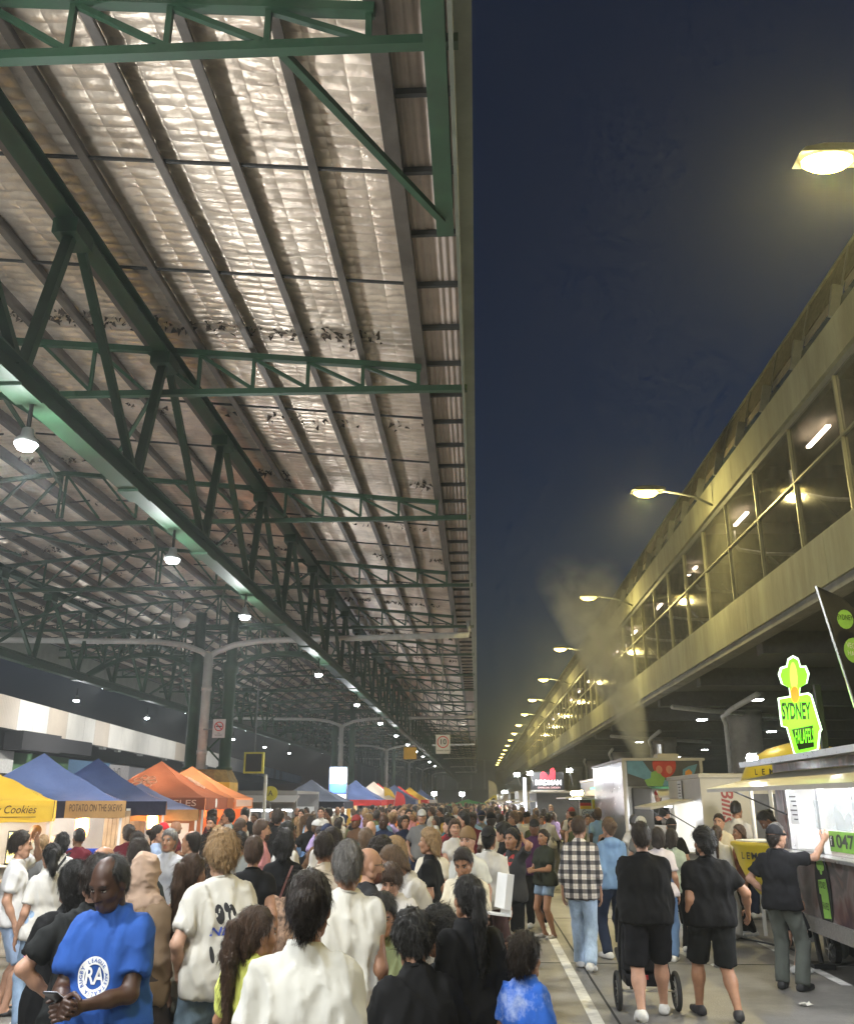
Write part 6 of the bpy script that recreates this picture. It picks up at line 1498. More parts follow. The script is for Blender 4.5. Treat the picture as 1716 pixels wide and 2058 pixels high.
def add_strands(dt, n, seed, curly=False, L=.05):
    """loose strands over the hair volume so that its surface and outline break up"""
    v, q, _ = dt; r = np.random.default_rng(seed); a, b_, c, d = (v[q[:, i]] for i in range(4)); nr = np.cross(c-a, d-b_); ar = np.linalg.norm(nr, axis=1); nr = nr/(ar[:, None]+1e-9)
    i = r.choice(len(q), n, p=ar/ar.sum()); u, w = r.random((n, 1)), r.random((n, 1)); P = (a[i]*(1-u)+b_[i]*u)*(1-w)+(d[i]*(1-u)+c[i]*u)*w; nn = nr[i]
    fl = np.tile(np.array((0, -.45, -1.)), (n, 1)) + r.normal(0, .6 if curly else .25, (n, 3)); fl -= nn*(fl*nn).sum(1)[:, None]; fl /= np.linalg.norm(fl, axis=1)[:, None]+1e-9
    ln = L*r.uniform(.5, 1.3, (n, 1)); sd = np.cross(nn, fl)*r.uniform(.0008, .0019, (n, 1)); lift = r.uniform(.001, .006 if not curly else .010, (n, 1))
    p0 = P-nn*.004; p1 = P+fl*ln*.5+nn*lift; p2 = P+fl*ln+nn*lift*r.uniform(-.4, 1.3, (n, 1))
    V = np.stack([p0-sd, p0+sd, p1+sd, p1-sd, p2+sd*.4, p2-sd*.4], 1).reshape(-1, 3); o = len(v)+6*np.arange(n)[:, None]
    Q = np.concatenate([o+np.array([[0, 1, 2, 3]]), o+np.array([[3, 2, 4, 5]])]); return np.concatenate([v, V]), np.concatenate([q, Q]), None
def person(x, y, label, face=0.0, skin='tan', hairc='dark', topc=(.6, .6, .58), topk='plain', botc=(.1, .12, .2), botk='plain', shoec=(.6, .6, .58), capc=None, group=None, z=0.0, deform=None, **kw):
    """a single person: body mesh at top, garments and hair as children"""
    d = math.hypot(x, y); kw.setdefault('vox', min(.030, .0085+.0011*max(y, 2.5))); kw.setdefault('seed', zlib.crc32(label.encode()) % 9973)
    parts, J = figure(**kw)
    s = SK[skin]; body = to_mesh('person', parts['body'], [skin_mat(s), lip_mat(s), M_EYEW, M_IRIS, hair_mat(HC[hairc])])
    o = bpy.data.objects.new('person', body); COL.objects.link(o); o.location = (x, y, z); o.rotation_euler = (0, 0, R(face)); tag(o, label, 'person', group or 'people in the market crowd')
    for nm, dt in parts.items():
        if nm == 'body': continue
        if nm in ('hair', 'beard') and y < 12.5: dt = add_strands(dt, (2600 if y < 7 else 1100) if nm == 'hair' else 300, kw['seed'], kw.get('hair') in ('curly',), .05 if nm == 'hair' else .008)
        nm = 'shoe' if nm.startswith('shoe') else nm
        m = {'collar': lambda: cloth_mat(tuple(c_*.85 for c_ in topc)), 'shirt': lambda: cloth_mat(topc, topk), 'dress': lambda: cloth_mat(topc, topk), 'hair': lambda: hair_mat(HC[hairc]), 'beard': lambda: hair_mat(HC[hairc]), 'shoe': lambda: mat('shoe_%02x%02x%02x' % tuple(int(c*255) for c in shoec), shoec, rough=.6, var=.15, scale=20), 'cap': lambda: cloth_mat(capc or (.02, .02, .022)), 'beanie': lambda: cloth_mat(capc or (.2, .13, .07)), 'headscarf': lambda: cloth_mat(capc or (.3, .2, .14))}.get(nm, lambda: cloth_mat(botc, botk))()
        c = bpy.data.objects.new(nm, to_mesh(nm, dt, [m])); COL.objects.link(c); c.parent = o
    o['_h'] = kw.get('h', 1.72); PERSONS.append((o, J, parts))
    return o, J, parts
def decal(parent, part, polys, m, origin, U, V, n, name, off=.004, subdiv=0):
    """flat print pressed onto a garment: each point is dropped along -n onto the cloth"""
    v, q, _ = part; bv = BVHTree.FromPolygons([tuple(p) for p in v], [tuple(map(int, f)) for f in q])
    O, U, V, n = Vector(origin), Vector(U), Vector(V), Vector(n).normalized(); b = MB(); vs, fs = polys
    pts = []
    for a, c in vs:
        p = O + U*a + V*c + n*.4; h = bv.ray_cast(p, -n)
        pts.append((h[0] + n*off) if h[0] is not None else (O + U*a + V*c))
    me = bpy.data.meshes.new(name); me.from_pydata([tuple(p) for p in pts], [], fs); me.materials.append(m); me.update()
    o = bpy.data.objects.new(name, me); COL.objects.link(o); o.parent = parent
    return o
def annulus(r0, r1, n=40, rings=2):
    vs = [(math.cos(2*math.pi*k/n)*r, math.sin(2*math.pi*k/n)*r) for r in np.linspace(r0, r1, rings+1) for k in range(n)]
    return vs, [(i*n+k, i*n+(k+1) % n, (i+1)*n+(k+1) % n, (i+1)*n+k) for i in range(rings) for k in range(n)]
def held(J, s): return J[s][2]*J['sc']
def phone_at(o, J, s, label, col=(.02, .02, .022), tilt=55, dz=.03, dy=.06):
    p = held(J, s); W = o.matrix_basis @ Vector((p[0]*.75, p[1]+dy, p[2]+dz))
    t = tag(empty('phone', W), label, 'phone'); t.rotation_euler = (R(-tilt), 0, o.rotation_euler.z)
    me = MB(); me.box(-.037, .037, -.0045, .0045, -.078, .078); a = me.build('phone_case', mat('phone_%02x%02x' % (int(col[0]*255), int(col[2]*255)), col, rough=.3), None, bevel=.004); a.parent = t
    me = MB(); me.box(-.033, .033, -.0062, -.0047, -.072, .072); a = me.build('screen', emis('phone_screen', (.6, .65, .75), .6), None); a.parent = t
    return t
# ================================================================= THE PEOPLE ONE CAN TELL APART
WHT = (.52, .50, .46); BLK = (.006, .006, .0065); NVY = (.012, .018, .045); GRY = (.18, .18, .18); DEN = (.10, .17, .30); LDEN = (.24, .33, .46); CRM = (.60, .55, .44)
def stool(x, y, h, label):
    t = tag(empty('stool', (x, y, 0)), label, 'stool', 'stools at the dining table')
    b = MB(); b.lathe([(.15, h-.04), (.17, h-.02), (.16, h)], 16, (x, y, 0)); b.build('seat', M_BLK, t, smooth=True)
    for k in range(4):
        a = k*math.pi/2+.78; MB().tube([(x+math.cos(a)*.1, y+math.sin(a)*.1, h-.03), (x+math.cos(a)*.19, y+math.sin(a)*.19, 0)], .014, 6).build('leg', M_STEEL, t)
# --- nearest people
o, J, P = person(-1.87, 4.9, 'man in a blue t-shirt with round white emblem looking down at his phone', face=172, h=1.73, skin='dark', hairc='black', topc=(.022, .075, .29), botc=(.02, .022, .03), la='phone', ra='phone', hpitch=.48, hyaw=-.15, hair='receding', beard=False, b=1.06)
WT = mat('print_white', (.70, .70, .68), rough=.8, var=.1)
zc = 1.175
decal(o, P['shirt'], annulus(.055, .090), WT, (.0, 0, zc), (-1, 0, 0), (0, 0, 1), (0, 1, 0), 'emblem_ring')
vs, fs = text_polys('RA', 1.0, 0, .02); decal(o, P['shirt'], ([(x*.085, y*.105) for x, y in vs], fs), WT, (.0, 0, zc), (-1, 0, 0), (0, 0, 1), (0, 1, 0), 'emblem_letters')
for k, ch in enumerate('RUGBY LEAGUE AUSTRALIA '):
    if ch == ' ': continue
    vs, fs = text_polys(ch, 1.0, 0, .02); a = math.pi - k*2*math.pi/23 + .6
    decal(o, P['shirt'], ([((x*.025)*math.sin(a)+(y*.025)*math.cos(a)+.072*math.cos(a), -(x*.025)*math.cos(a)+(y*.025)*math.sin(a)+.072*math.sin(a)) for x, y in vs], fs), cloth_mat((.03, .09, .32)), (.0, 0, zc), (-1, 0, 0), (0, 0, 1), (0, 1, 0), 'emblem_lettering', .006)
phone_at(o, J, 1, 'dark phone held by the man in the blue emblem t-shirt', tilt=60)
o, J, P = person(-.69, 3.9, 'man with grey-black hair in a bun and pale t-shirt, back to camera', face=-8, h=1.70, skin='tan', hairc='dark', topc=(.50, .49, .44), botc=(.05, .05, .06), hair='bun', b=1.04, la='down', ra='down', hyaw=.10)
o, J, P = person(-1.13, 4.9, 'girl with a long brown ponytail in a lime yellow top', face=-12, h=1.46, sex='f', skin='tan', hairc='brown', topc=(.62, .66, .16), botc=NVY, hair='longpony', la='chest', ra='phone', hyaw=-.6, child=True, b=.9, bot='leggings', hem=.80)
b = MB(); b.lathe([(.028, -.008), (.036, 0), (.028, .008)], 12, (0, 0, 0)); hp = J['head'][4](np.array([[0, -.118, .052]]))[0]*J['sc']; b.v = [(x+hp[0], z+hp[1], y+hp[2]) for x, y, z in b.v]; c_ = b.build('hair_tie', M_WHITE, None); c_.parent = o
o, J, P = person(-.77, 5.6, 'man with a grey fade in a white sleeveless shirt, back to camera', face=4, h=1.74, skin='tan', hairc='grey', topc=(.56, .54, .48), botc=CRM, bot='slacks', top='slv', hair='fade', b=1.08)
o, J, P = person(-.06, 5.5, 'woman in loose black shirt and trousers with a long dark ponytail', face=28, h=1.57, sex='f', skin='tan', hairc='black', topc=BLK, botc=BLK, top='shirt', bot='wide', hair='longpony', b=1.08, la='down', ra='down', hem=.72)
phone_at(o, J, -1, 'small red phone held low by the woman in loose black', (.5, .03, .04), 10, -.10, .02)
o, J, P = person(.24, 5.4, 'small boy in a blue splash-print t-shirt', face=-35, h=1.28, skin='tan', hairc='dark', topc=(.03, .12, .50), topk='splash', botc=NVY, bot='shorts', hair='short', child=True, b=.85)
o, J, P = person(-2.46, 5.75, 'woman with black hair in a black dress holding a pink phone', face=48, h=1.62, sex='f', skin='fair', hairc='black', topc=BLK, top='dress', bot='none', hair='straight', la='phone', ra='down', b=1.12)
phone_at(o, J, -1, 'pink phone in the hand of the woman in a black dress', (.75, .2, .38), 45)
o, J, P = person(-2.20, 5.45, 'man in a black t-shirt seen from behind beside the blue shirt', face=12, h=1.67, skin='fair', hairc='dark', topc=(.012, .013, .013), botc=BLK, bot='shorts', hair='fade', la='hip', ra='down')
o, J, P = person(-2.22, 6.3, 'woman in a beige headscarf and tan top', face=-10, h=1.64, sex='f', skin='fair', hairc='dark', topc=(.20, .14, .09), top='shirt', bot='wide', botc=(.06, .05, .05), hair='hijab', capc=(.38, .27, .20))
o, J, P = person(-1.98, 6.55, 'bare-shouldered woman in brown top and cream wide trousers', face=-25, h=1.62, sex='f', skin='tan', hairc='brown', topc=(.05, .035, .02), top='tank', hem=1.0, bot='wide', botc=(.56, .52, .38), hair='longpony', la='fold', ra='phone')
o, J, P = person(-1.70, 6.3, 'blond youth in white graphic t-shirt and baggy jeans', face=30, h=1.77, skin='pale', hairc='blond', topc=(.56, .54, .48), bot='baggy', botc=(.13, .18, .22), botk='denim', hair='mop', la='pocket', ra='down', hpitch=.25, hem=.80)
inkm = mat('print_black', (.02, .02, .022), rough=.8); inkb = mat('print_blue', (.05, .09, .42), rough=.8)
vs, fs = text_polys('NERS', 1.0, .2, .02); decal(o, P['shirt'], ([(x*.10, y*.07) for x, y in vs], fs), inkb, (.02, 0, 1.20), (1, 0, 0), (0, 0, 1), (0, -1, 0), 'back_print')
for (u, w, a, c) in ((-.03, 1.30, .03, .06), (.05, 1.29, .028, .07), (.0, 1.10, .012, .05), (.07, 1.09, .012, .055), (-.07, 1.07, .014, .05), (.09, 1.02, .03, .014), (.01, 1.34, .015, .03)):
    decal(o, P['shirt'], ([(math.cos(t)*a, math.sin(t)*c) for t in np.linspace(0, 2*math.pi, 12, endpoint=False)], [tuple(range(12))]), inkm, (u, 0, w), (1, 0, .1), (-.2, 0, 1), (0, -1, 0), 'back_print_mark', .003)
o, J, P = person(-2.95, 7.4, 'bald tanned man behind the woman in a black dress', face=150, h=1.64, skin='tan', hairc='dark', topc=WHT, botc=DEN, botk='denim', hair='none')
o, J, P = person(-2.78, 7.7, 'dark-haired man glimpsed behind the blue shirt head', face=20, h=1.66, skin='tan', hairc='dark', topc=(.03, .04, .05), botc=DEN, hair='short')
o, J, P = person(-2.12, 7.5, 'woman in a brown halter top with a low braid and black shorts', face=20, h=1.57, sex='f', skin='tan', hairc='dark', topc=(.17, .06, .035), top='tank', hem=.95, bot='minishorts', botc=BLK, hair='longpony')
o, J, P = person(-.80, 6.9, 'bald man with glasses in a black t-shirt facing right', face=-62, h=1.66, skin='fair', hairc='red', topc=(.018, .018, .02), botc=LDEN, botk='denim', hair='none', b=1.15, beard=True, la='pocket')
b = MB(); hd = J['head'][4]
gp = [hd(np.array([[s*.031+math.cos(t)*.021, .094, .006+math.sin(t)*.017]]))[0]*J['sc'] for s in (-1, 1) for t in np.linspace(0, 2*math.pi, 11)]
b.tube(gp[:11], .0025, 4, cap=False); b.tube(gp[11:], .0025, 4, cap=False)
for s in (-1, 1): b.tube([hd(np.array([q]))[0]*J['sc'] for q in ((s*.052, .092, .008), (s*.082, .01, .008))], .0025, 4)
c_ = b.build('glasses', M_BLK, None); c_.parent = o
# --- boys at the dining table
stool(-.66, 6.85, .50, 'black stool under the boy in the green t-shirt'); stool(-.33, 5.15, .50, 'black stool under the boy in black, nearest the camera'); stool(-.14, 5.95, .47, 'black stool at the table side under the second boy in black')
person(-.66, 6.85, 'boy in a pale green t-shirt eating at the dining table', face=180, h=1.66, skin='tan', hairc='black', topc=(.24, .29, .16), botc=NVY, bot='shorts', hair='short', legs='sit', sit=.52, lean=.24, la='table', ra='mouth', hpitch=.15)
person(-.31, 5.15, 'seated boy in a black t-shirt with bowl-cut hair, back to camera', face=20, h=1.70, skin='tan', hairc='black', topc=BLK, botc=BLK, bot='shorts', hair='mop', legs='sit', sit=.52, lean=.15, la='table', ra='table', hpitch=.3)
person(-.16, 5.9, 'seated boy in black with curly hair beside the woman in loose black', face=60, h=1.66, skin='tan', hairc='black', topc=BLK, botc=BLK, bot='shorts', hair='curly', legs='sit', sit=.48, lean=.1, la='table', ra='table', hpitch=.2)
person(-.68, 7.9, 'boy in a white t-shirt with a hand at his mouth', face=170, h=1.50, skin='fair', hairc='brown', topc=(.6, .58, .56), botc=NVY, hair='mop', ra='mouth', hpitch=.2, lean=.2, la='table')
person(-.42, 8.3, 'light-brown haired woman in white leaning over the table', face=110, h=1.68, sex='f', skin='fair', hairc='lightbrown', topc=WHT, botc=WHT, top='tee', bot='jeans', hair='long', lean=.42, la='reach', ra='bentdown', hpitch=.1)
person(-.66, 9.2, 'blond woman in a white tank top leaning forward', face=120, h=1.66, sex='f', skin='fair', hairc='blond', topc=(.6, .55, .52), top='tank', hem=.98, bot='minishorts', botc=LDEN, hair='long', lean=.2, la='reach', ra='reach')
ob, J, P = person(-.12, 8.4, 'woman in a cream t-shirt looking down into a white carton', face=165, h=1.60, sex='f', skin='tan', hairc='dark', topc=(.64, .58, .44), botc=CRM, hair='bun', la='carry', ra='carry', hpitch=.5)
c_ = tag(empty('carton_box', (.06, 7.95, 1.12)), 'open white carton held out by the woman in the cream t-shirt', 'box'); c_.rotation_euler = (0, R(8), R(20))
for nm, a in (('tray', (-.17, .17, -.11, .11, 0, .012)), ('tray_side', (.158, .17, -.11, .11, .012, .05)), ('tray_side', (-.17, -.158, -.11, .11, .012, .05)), ('lid', (.10, .16, -.11, .11, .052, .32))):
    q = MB().box(*a).build(nm, M_WHITE, None); q.parent = c_
person(-.12, 10.6, 'person in a tan beanie looking over the cream t-shirt woman', face=160, h=1.67, skin='fair', hairc='dark', topc=(.55, .55, .5), botc=DEN, hair='beanie', capc=(.20, .13, .07))
person(.12, 11.2, 'man with a dark backpack-black vest over white t-shirt', face=-20, h=1.68, skin='tan', hairc='black', topc=WHT, botc=(.07, .04, .04), bot='shorts', hair='cap_back')
# --- left mid group
o, J, P = person(-4.72, 9.6, 'man in white t-shirt and pale blue shorts shading his eyes', face=-62, h=1.66, skin='fair', hairc='dark', topc=(.60, .59, .58), botc=(.30, .38, .52), bot='shorts', hair='short', la='forehead', ra='down', b=1.12, shoe='sandal', shoec=(.03, .03, .03))
person(-6.95, 14.6, 'bald man with glasses in white at the yellow tent counter', face=70, h=1.62, skin='fair', hairc='grey', topc=WHT, botc=DEN, hair='none')
o, J, P = person(-5.35, 12.0, 'woman in white t-shirt with black cross-body strap and black trousers', face=10, h=1.57, sex='f', skin='tan', hairc='black', topc=(.62, .60, .55), botc=BLK, bot='jeans', hair='wavy')
bv = [( .12-.30*t, 1.36-.52*t) for t in np.linspace(0, 1, 14)]; decal(o, P['shirt'], ([(x+d, z) for x, z in bv for d in (-.018, .018)], [(2*i, 2*i+1, 2*i+3, 2*i+2) for i in range(13)]), inkm, (0, 0, 0), (1, 0, 0), (0, 0, 1), (0, -1, 0), 'bag_strap', .008)
person(-4.1, 9.0, 'woman in a white top and jeans behind the black dress', face=35, h=1.58, sex='f', skin='fair', hairc='black', topc=WHT, botc=LDEN, botk='denim', hair='pony')
person(-3.17, 10.4, 'balding man in a pale green shirt and light jeans facing left', face=75, h=1.66, skin='tan', hairc='dark', topc=(.52, .58, .44), botc=LDEN, botk='denim', hair='receding', shoe='sandal', shoec=(.05, .04, .03), hem=.80)
person(-3.75, 11.4, 'middle-aged man with grey hair smiling toward the camera', face=172, h=1.63, skin='tan', hairc='grey', topc=(.4, .4, .42), botc=DEN, hair='short')
person(-3.75, 10.3, 'woman with a pale scrunchie in dark hair, back to camera', face=5, h=1.58, sex='f', skin='fair', hairc='black', topc=BLK, botc=DEN, hair='bun')
person(-4.3, 12.3, 'stooping man in a plain white t-shirt', face=60, h=1.62, skin='tan', hairc='dark', topc=WHT, botc=GRY, hair='short', lean=.35)
person(-5.15, 15.3, 'vendor in a red cap under the second blue tent', face=165, h=1.62, skin='fair', hairc='dark', topc=GRY, botc=BLK, hair='cap', capc=(.5, .02, .03))
person(-2.02, 8.5, 'short-haired woman in black top and light jeans, back to camera', face=8, h=1.66, sex='f', skin='fair', hairc='brown', topc=BLK, top='crop', hem=1.0, botc=(.26, .36, .48), botk='denim', hair='short', b=1.15)
o, J, P = person(-1.95, 9.5, 'woman in black crop top and patterned long skirt', face=5, h=1.69, sex='f', skin='tan', hairc='black', topc=BLK, top='crop', hem=1.05, botc=(.34, .22, .15), botk='floral', bot='skirt', hair='wavy')
decal(o, P['shirt'], ([(.10-.12*t+d, 1.38-.33*t) for t in np.linspace(0, 1, 10) for d in (-.012, .012)], [(2*i, 2*i+1, 2*i+3, 2*i+2) for i in range(9)]), mat('brown_strap', (.12, .04, .03), rough=.6), (0, 0, 0), (1, 0, 0), (0, 0, 1), (0, -1, 0), 'bag_strap', .006)
person(-1.50, 9.7, 'bearded man with glasses in a navy t-shirt facing left', face=60, h=1.70, skin='fair', hairc='dark', topc=NVY, botc=DEN, hair='short', beard=True, b=1.1)
person(-1.95, 12.2, 'man in a navy cap and white t-shirt seen from behind', face=15, h=1.68, skin='tan', hairc='dark', topc=WHT, botc=DEN, hair='cap', capc=NVY)
person(-2.35, 11.6, 'tall man in a long white t-shirt facing right', face=-50, h=1.72, skin='brown', hairc='black', topc=WHT, botc=DEN, hair='fade', hem=.78)
person(-2.9, 12.6, 'man in an open pink shirt facing right', face=-70, h=1.72, skin='fair', hairc='brown', topc=(.58, .26, .28), botc=CRM, hair='short', beard=True)
person(-2.75, 10.9, 'woman in a grey t-shirt with black hair', face=-15, h=1.62, sex='f', skin='tan', hairc='black', topc=(.22, .23, .22), botc=BLK, hair='short')
person(-3.6, 14.2, 'man with sunglasses on his head in a white print t-shirt', face=-40, h=1.70, skin='tan', hairc='brown', topc=WHT, botc=GRY, hair='fade')
person(-1.35, 8.3, 'man with a shaved head and black sling over a beige shirt', face=-5, h=1.70, skin='tan', hairc='dark', topc=(.42, .36, .28), botc=DEN, hair='fade')
person(-.9, 8.8, 'young man in a white t-shirt with wavy dark hair facing right', face=-60, h=1.64, skin='tan', hairc='dark', topc=WHT, botc=BLK, hair='curly')
person(-.52, 10.2, 'woman with long blond dreadlocks in a black top', face=80, h=1.68, sex='f', skin='tan', hairc='blond', topc=BLK, botc=BLK, hair='wavy')
person(-4.6, 13.4, 'woman in a pale blue shirt with hair tied up at the orange tents', face=-65, h=1.64, sex='f', skin='fair', hairc='dark', topc=(.3, .38, .55), botc=DEN, hair='bun')
person(-4.9, 17.2, 'bearded man in black in front of the light orange tent', face=170, h=1.68, skin='tan', hairc='black', topc=BLK, botc=BLK, hair='short', beard=True)
# --- right side
o, J, P = person(.43, 12.3, 'man in black graphic t-shirt and shorts with hand on his head', face=128, h=1.62, skin='tan', hairc='black', topc=(.035, .035, .036), botc=BLK, bot='shorts', hair='short', la='head', ra='carry', shoec=(.03, .03, .03), legs='walk', hyaw=.3)
rp = mat('print_red', (.35, .03, .03), rough=.8)
for (u, w, a, c, m) in ((-.07, 1.27, .035, .07, rp), (.08, 1.29, .03, .07, rp), (.01, 1.25, .022, .07, WT), (-.05, 1.05, .015, .05, rp), (.08, 1.03, .03, .02, WT), (.06, 1.1, .012, .04, rp)):
    decal(o, P['shirt'], ([(math.cos(t)*a, math.sin(t)*c) for t in np.linspace(0, 2*math.pi, 12, endpoint=False)], [tuple(range(12))]), m, (u, 0, w), (-1, 0, 0), (0, 0, 1), (0, 1, 0), 'chest_print')
person(.36, 13.6, 'youth in black with floppy dark hair behind the graphic t-shirt', face=80, h=1.66, skin='fair', hairc='black', topc=BLK, botc=BLK, hair='mop')
o, J, P = person(1.02, 15.0, 'woman in a dark green top and denim shorts holding a phone', face=130, h=1.54, sex='f', skin='tan', hairc='dark', topc=(.03, .035, .025), botc=(.2, .27, .36), botk='denim', bot='minishorts', hair='bun', la='phone', ra='phone', b=1.2, shoe='sandal', shoec=(.4, .38, .35))
person(1.29, 12.3, 'man in a black and white plaid shirt and pale jeans', face=-12, h=1.77, skin='fair', hairc='brown', topc=(.5, .5, .5), topk='plaid', top='shirt', bot='slacks', botc=(.32, .42, .56), botk='denim', hair='fade', legs='walk2', hem=.80, la='down', ra='down')
person(1.80, 13.2, 'person in a light blue denim hooded jacket', face=20, h=1.75, sex='f', skin='fair', hairc='lightbrown', topc=(.17, .28, .46), top='hoodie', bot='jeans', botc=(.02, .03, .06), hair='bun')
o, J, P = person(1.64, 9.7, 'heavy man in black t-shirt and shorts pushing the pram', face=-4, h=1.75, skin='fair', hairc='dark', topc=(.0045, .0045, .005), botc=(.007, .007, .009), bot='shorts', hair='short', b=1.5, la='push', ra='push', legs='walk', shoec=(.6, .6, .58))
o, J, P = person(2.27, 9.75, 'heavy man in black t-shirt and shorts walking beside the pram pusher', face=2, h=1.70, skin='tan', hairc='black', topc=(.0045, .0045, .005), botc=(.009, .0085, .009), bot='shorts', hair='curly', b=1.42, beard=True, la='down', ra='out', legs='walk2', hyaw=.35, shoec=(.03, .03, .035))
o, J, P = person(3.42, 11.2, 'man in black cap and t-shirt leaning on the falafel counter', face=-42, h=1.70, skin='fair', hairc='dark', topc=(.011, .011, .013), botc=(.10, .11, .095), bot='slacks', hair='cap', la='hip', ra='point', legs='stand', shoec=(.02, .02, .02), b=1.06, hyaw=-.25)
person(3.78, 12.3, 'man with glasses in dark clothes facing the falafel counter', face=-75, h=1.69, skin='fair', hairc='grey', topc=(.02, .02, .025), botc=(.03, .03, .035), bot='shorts', hair='fade', b=1.1)
person(2.42, 13.0, 'long brown haired woman in a white t-shirt between the two heavy men', face=-15, h=1.62, sex='f', skin='tan', hairc='dark', topc=(.62, .56, .56), botc=DEN, hair='long', b=1.1)
person(2.76, 13.8, 'woman in a pale green t-shirt behind the curly-haired heavy man', face=-30, h=1.58, sex='f', skin='fair', hairc='dark', topc=(.40, .46, .36), botc=BLK, hair='bob')
person(3.70, 15.0, 'woman in white shirt and trousers with very long brown ponytail', face=-25, h=1.60, sex='f', skin='fair', hairc='brown', topc=(.62, .61, .60), top='shirt', bot='wide', botc=(.60, .59, .58), hair='longpony', la='mouth')
person(4.05, 16.2, 'man in a cream overshirt standing at the cream trailer end', face=150, h=1.75, skin='fair', hairc='dark', topc=(.58, .52, .38), top='hoodie', bot='slacks', botc=(.36, .40, .34), hair='fade')
person(4.45, 13.75, 'server with a hair bun in black bending at the lemonade stand', face=85, h=1.78, sex='f', skin='brown', hairc='black', topc=BLK, botc=BLK, hair='bun', lean=.35, la='table', ra='table', hpitch=.5, z=.15)
person(4.38, 16.3, 'man in a white t-shirt and dark trousers at the steel window', face=-40, h=1.80, skin='tan', hairc='black', topc=WHT, botc=NVY, hair='fade', z=.15)
person(4.15, 15.4, 'brown-haired woman in a rust top behind the lemon bowl', face=100, h=1.60, sex='f', skin='tan', hairc='brown', topc=(.2, .07, .04), botc=BLK, hair='bob')
person(1.55, 14.6, 'bald older man in a sky blue t-shirt', face=-10, h=1.66, skin='fair', hairc='grey', topc=(.20, .40, .52), botc=GRY, hair='none')
person(.95, 16.2, 'man in a navy and maroon striped football jersey', face=175, h=1.66, skin='brown', hairc='black', topc=(.06, .02, .06), botc=BLK, hair='cap')
person(3.25, 16.2, 'customer in black with a cap facing the grill truck', face=10, h=1.68, skin='fair', hairc='dark', topc=BLK, botc=BLK, hair='cap')
person(2.85, 16.8, 'man with sunglasses pushed up and white cap worn backwards', face=-150, h=1.70, skin='fair', hairc='brown', topc=GRY, botc=BLK, hair='cap_back', capc=(.6, .6, .58))
person(4.15, 21.9, 'cook in a red cap working inside the grill truck', face=150, h=1.70, skin='fair', hairc='dark', topc=BLK, botc=BLK, hair='cap', capc=(.4, .03, .03), z=.50, la='table', ra='table')
person(5.2, 11.5, 'falafel vendor in a white t-shirt inside the trailer', face=80, h=1.70, skin='tan', hairc='black', topc=WHT, botc=BLK, hair='short', z=.63, la='table', ra='table')
# pram
pr = tag(empty('pram', (1.66, 10.3, 0)), 'black three-wheeled pram pushed by the heavy man', 'pram')
def wheel(x, y, r, p):
    b = MB(); ring_ = [(x, y+math.cos(t)*r, r+.02+math.sin(t)*r) for t in np.linspace(0, 2*math.pi, 25)]; b.tube(ring_, .024, 8, cap=False); w = b.build('wheel', M_RUBBER, p, smooth=True)
    for k in range(6): a = k*math.pi/6; MB().bar((x, y+math.cos(a)*r, r+.02+math.sin(a)*r), (x, y-math.cos(a)*r, r+.02-math.sin(a)*r), .008, .008, up=(1, 0, 0)).build('spoke', M_STEEL, w)
PX0, PY0 = 1.66, 10.1
wheel(PX0-.29, PY0, .16, pr); wheel(PX0+.29, PY0, .16, pr); wheel(PX0, PY0+.95, .12, pr)
for s_ in (-1, 1):
    MB().tube([(PX0+s_*.26, PY0, .18), (PX0+s_*.23, PY0+.22, .52), (PX0+s_*.22, PY0+.02, .90), (PX0+s_*.20, PY0-.05, .98)], .014, 8).build('frame_tube', M_BLK, pr, smooth=True)
    MB().tube([(PX0+s_*.23, PY0+.22, .52), (PX0, PY0+.93, .14)], .014, 8).build('frame_tube', M_BLK, pr, smooth=True)
MB().tube([(PX0-.29, PY0, .18), (PX0+.29, PY0, .18)], .012, 8).build('axle', M_STEEL, pr)
MB().tube([(PX0-.2, PY0-.05, .98), (PX0+.2, PY0-.05, .98)], .018, 8).build('handle', M_BLK, pr)
M_PRAM = cloth_mat((.018, .018, .02))
b = MB(); b.prism([(.08, .34), (.5, .34), (.72, .42), (.72, .48), (.5, .44), (.28, .46), (.14, .86), (.06, .84)], (PX0-.21, PY0, 0), (0, 1, 0), (0, 0, 1), (.42, 0, 0)); b.build('seat', M_PRAM, pr, bevel=.02)
hood = MB(); hp_ = [(.10+.36*math.sin(t)*.9, .62+.36*math.cos(t)) for t in np.linspace(-.25, 1.7, 9)]
hood.prism(hp_ + [(u*.92+.01, v*.95+.02) for u, v in hp_[::-1]], (PX0-.23, PY0, 0), (0, 1, 0), (0, 0, 1), (.46, 0, 0)); hood.build('hood', M_PRAM, pr)
MB().box(PX0-.19, PX0+.19, PY0+.08, PY0+.55, .20, .31).build('basket', M_PRAM, pr, bevel=.02)
MB().box(PX0-.03, PX0+.03, PY0+.05, PY0+.078, .27, .31).build('red_buckle', mat('red_buckle', (.4, .02, .02), rough=.5), pr)

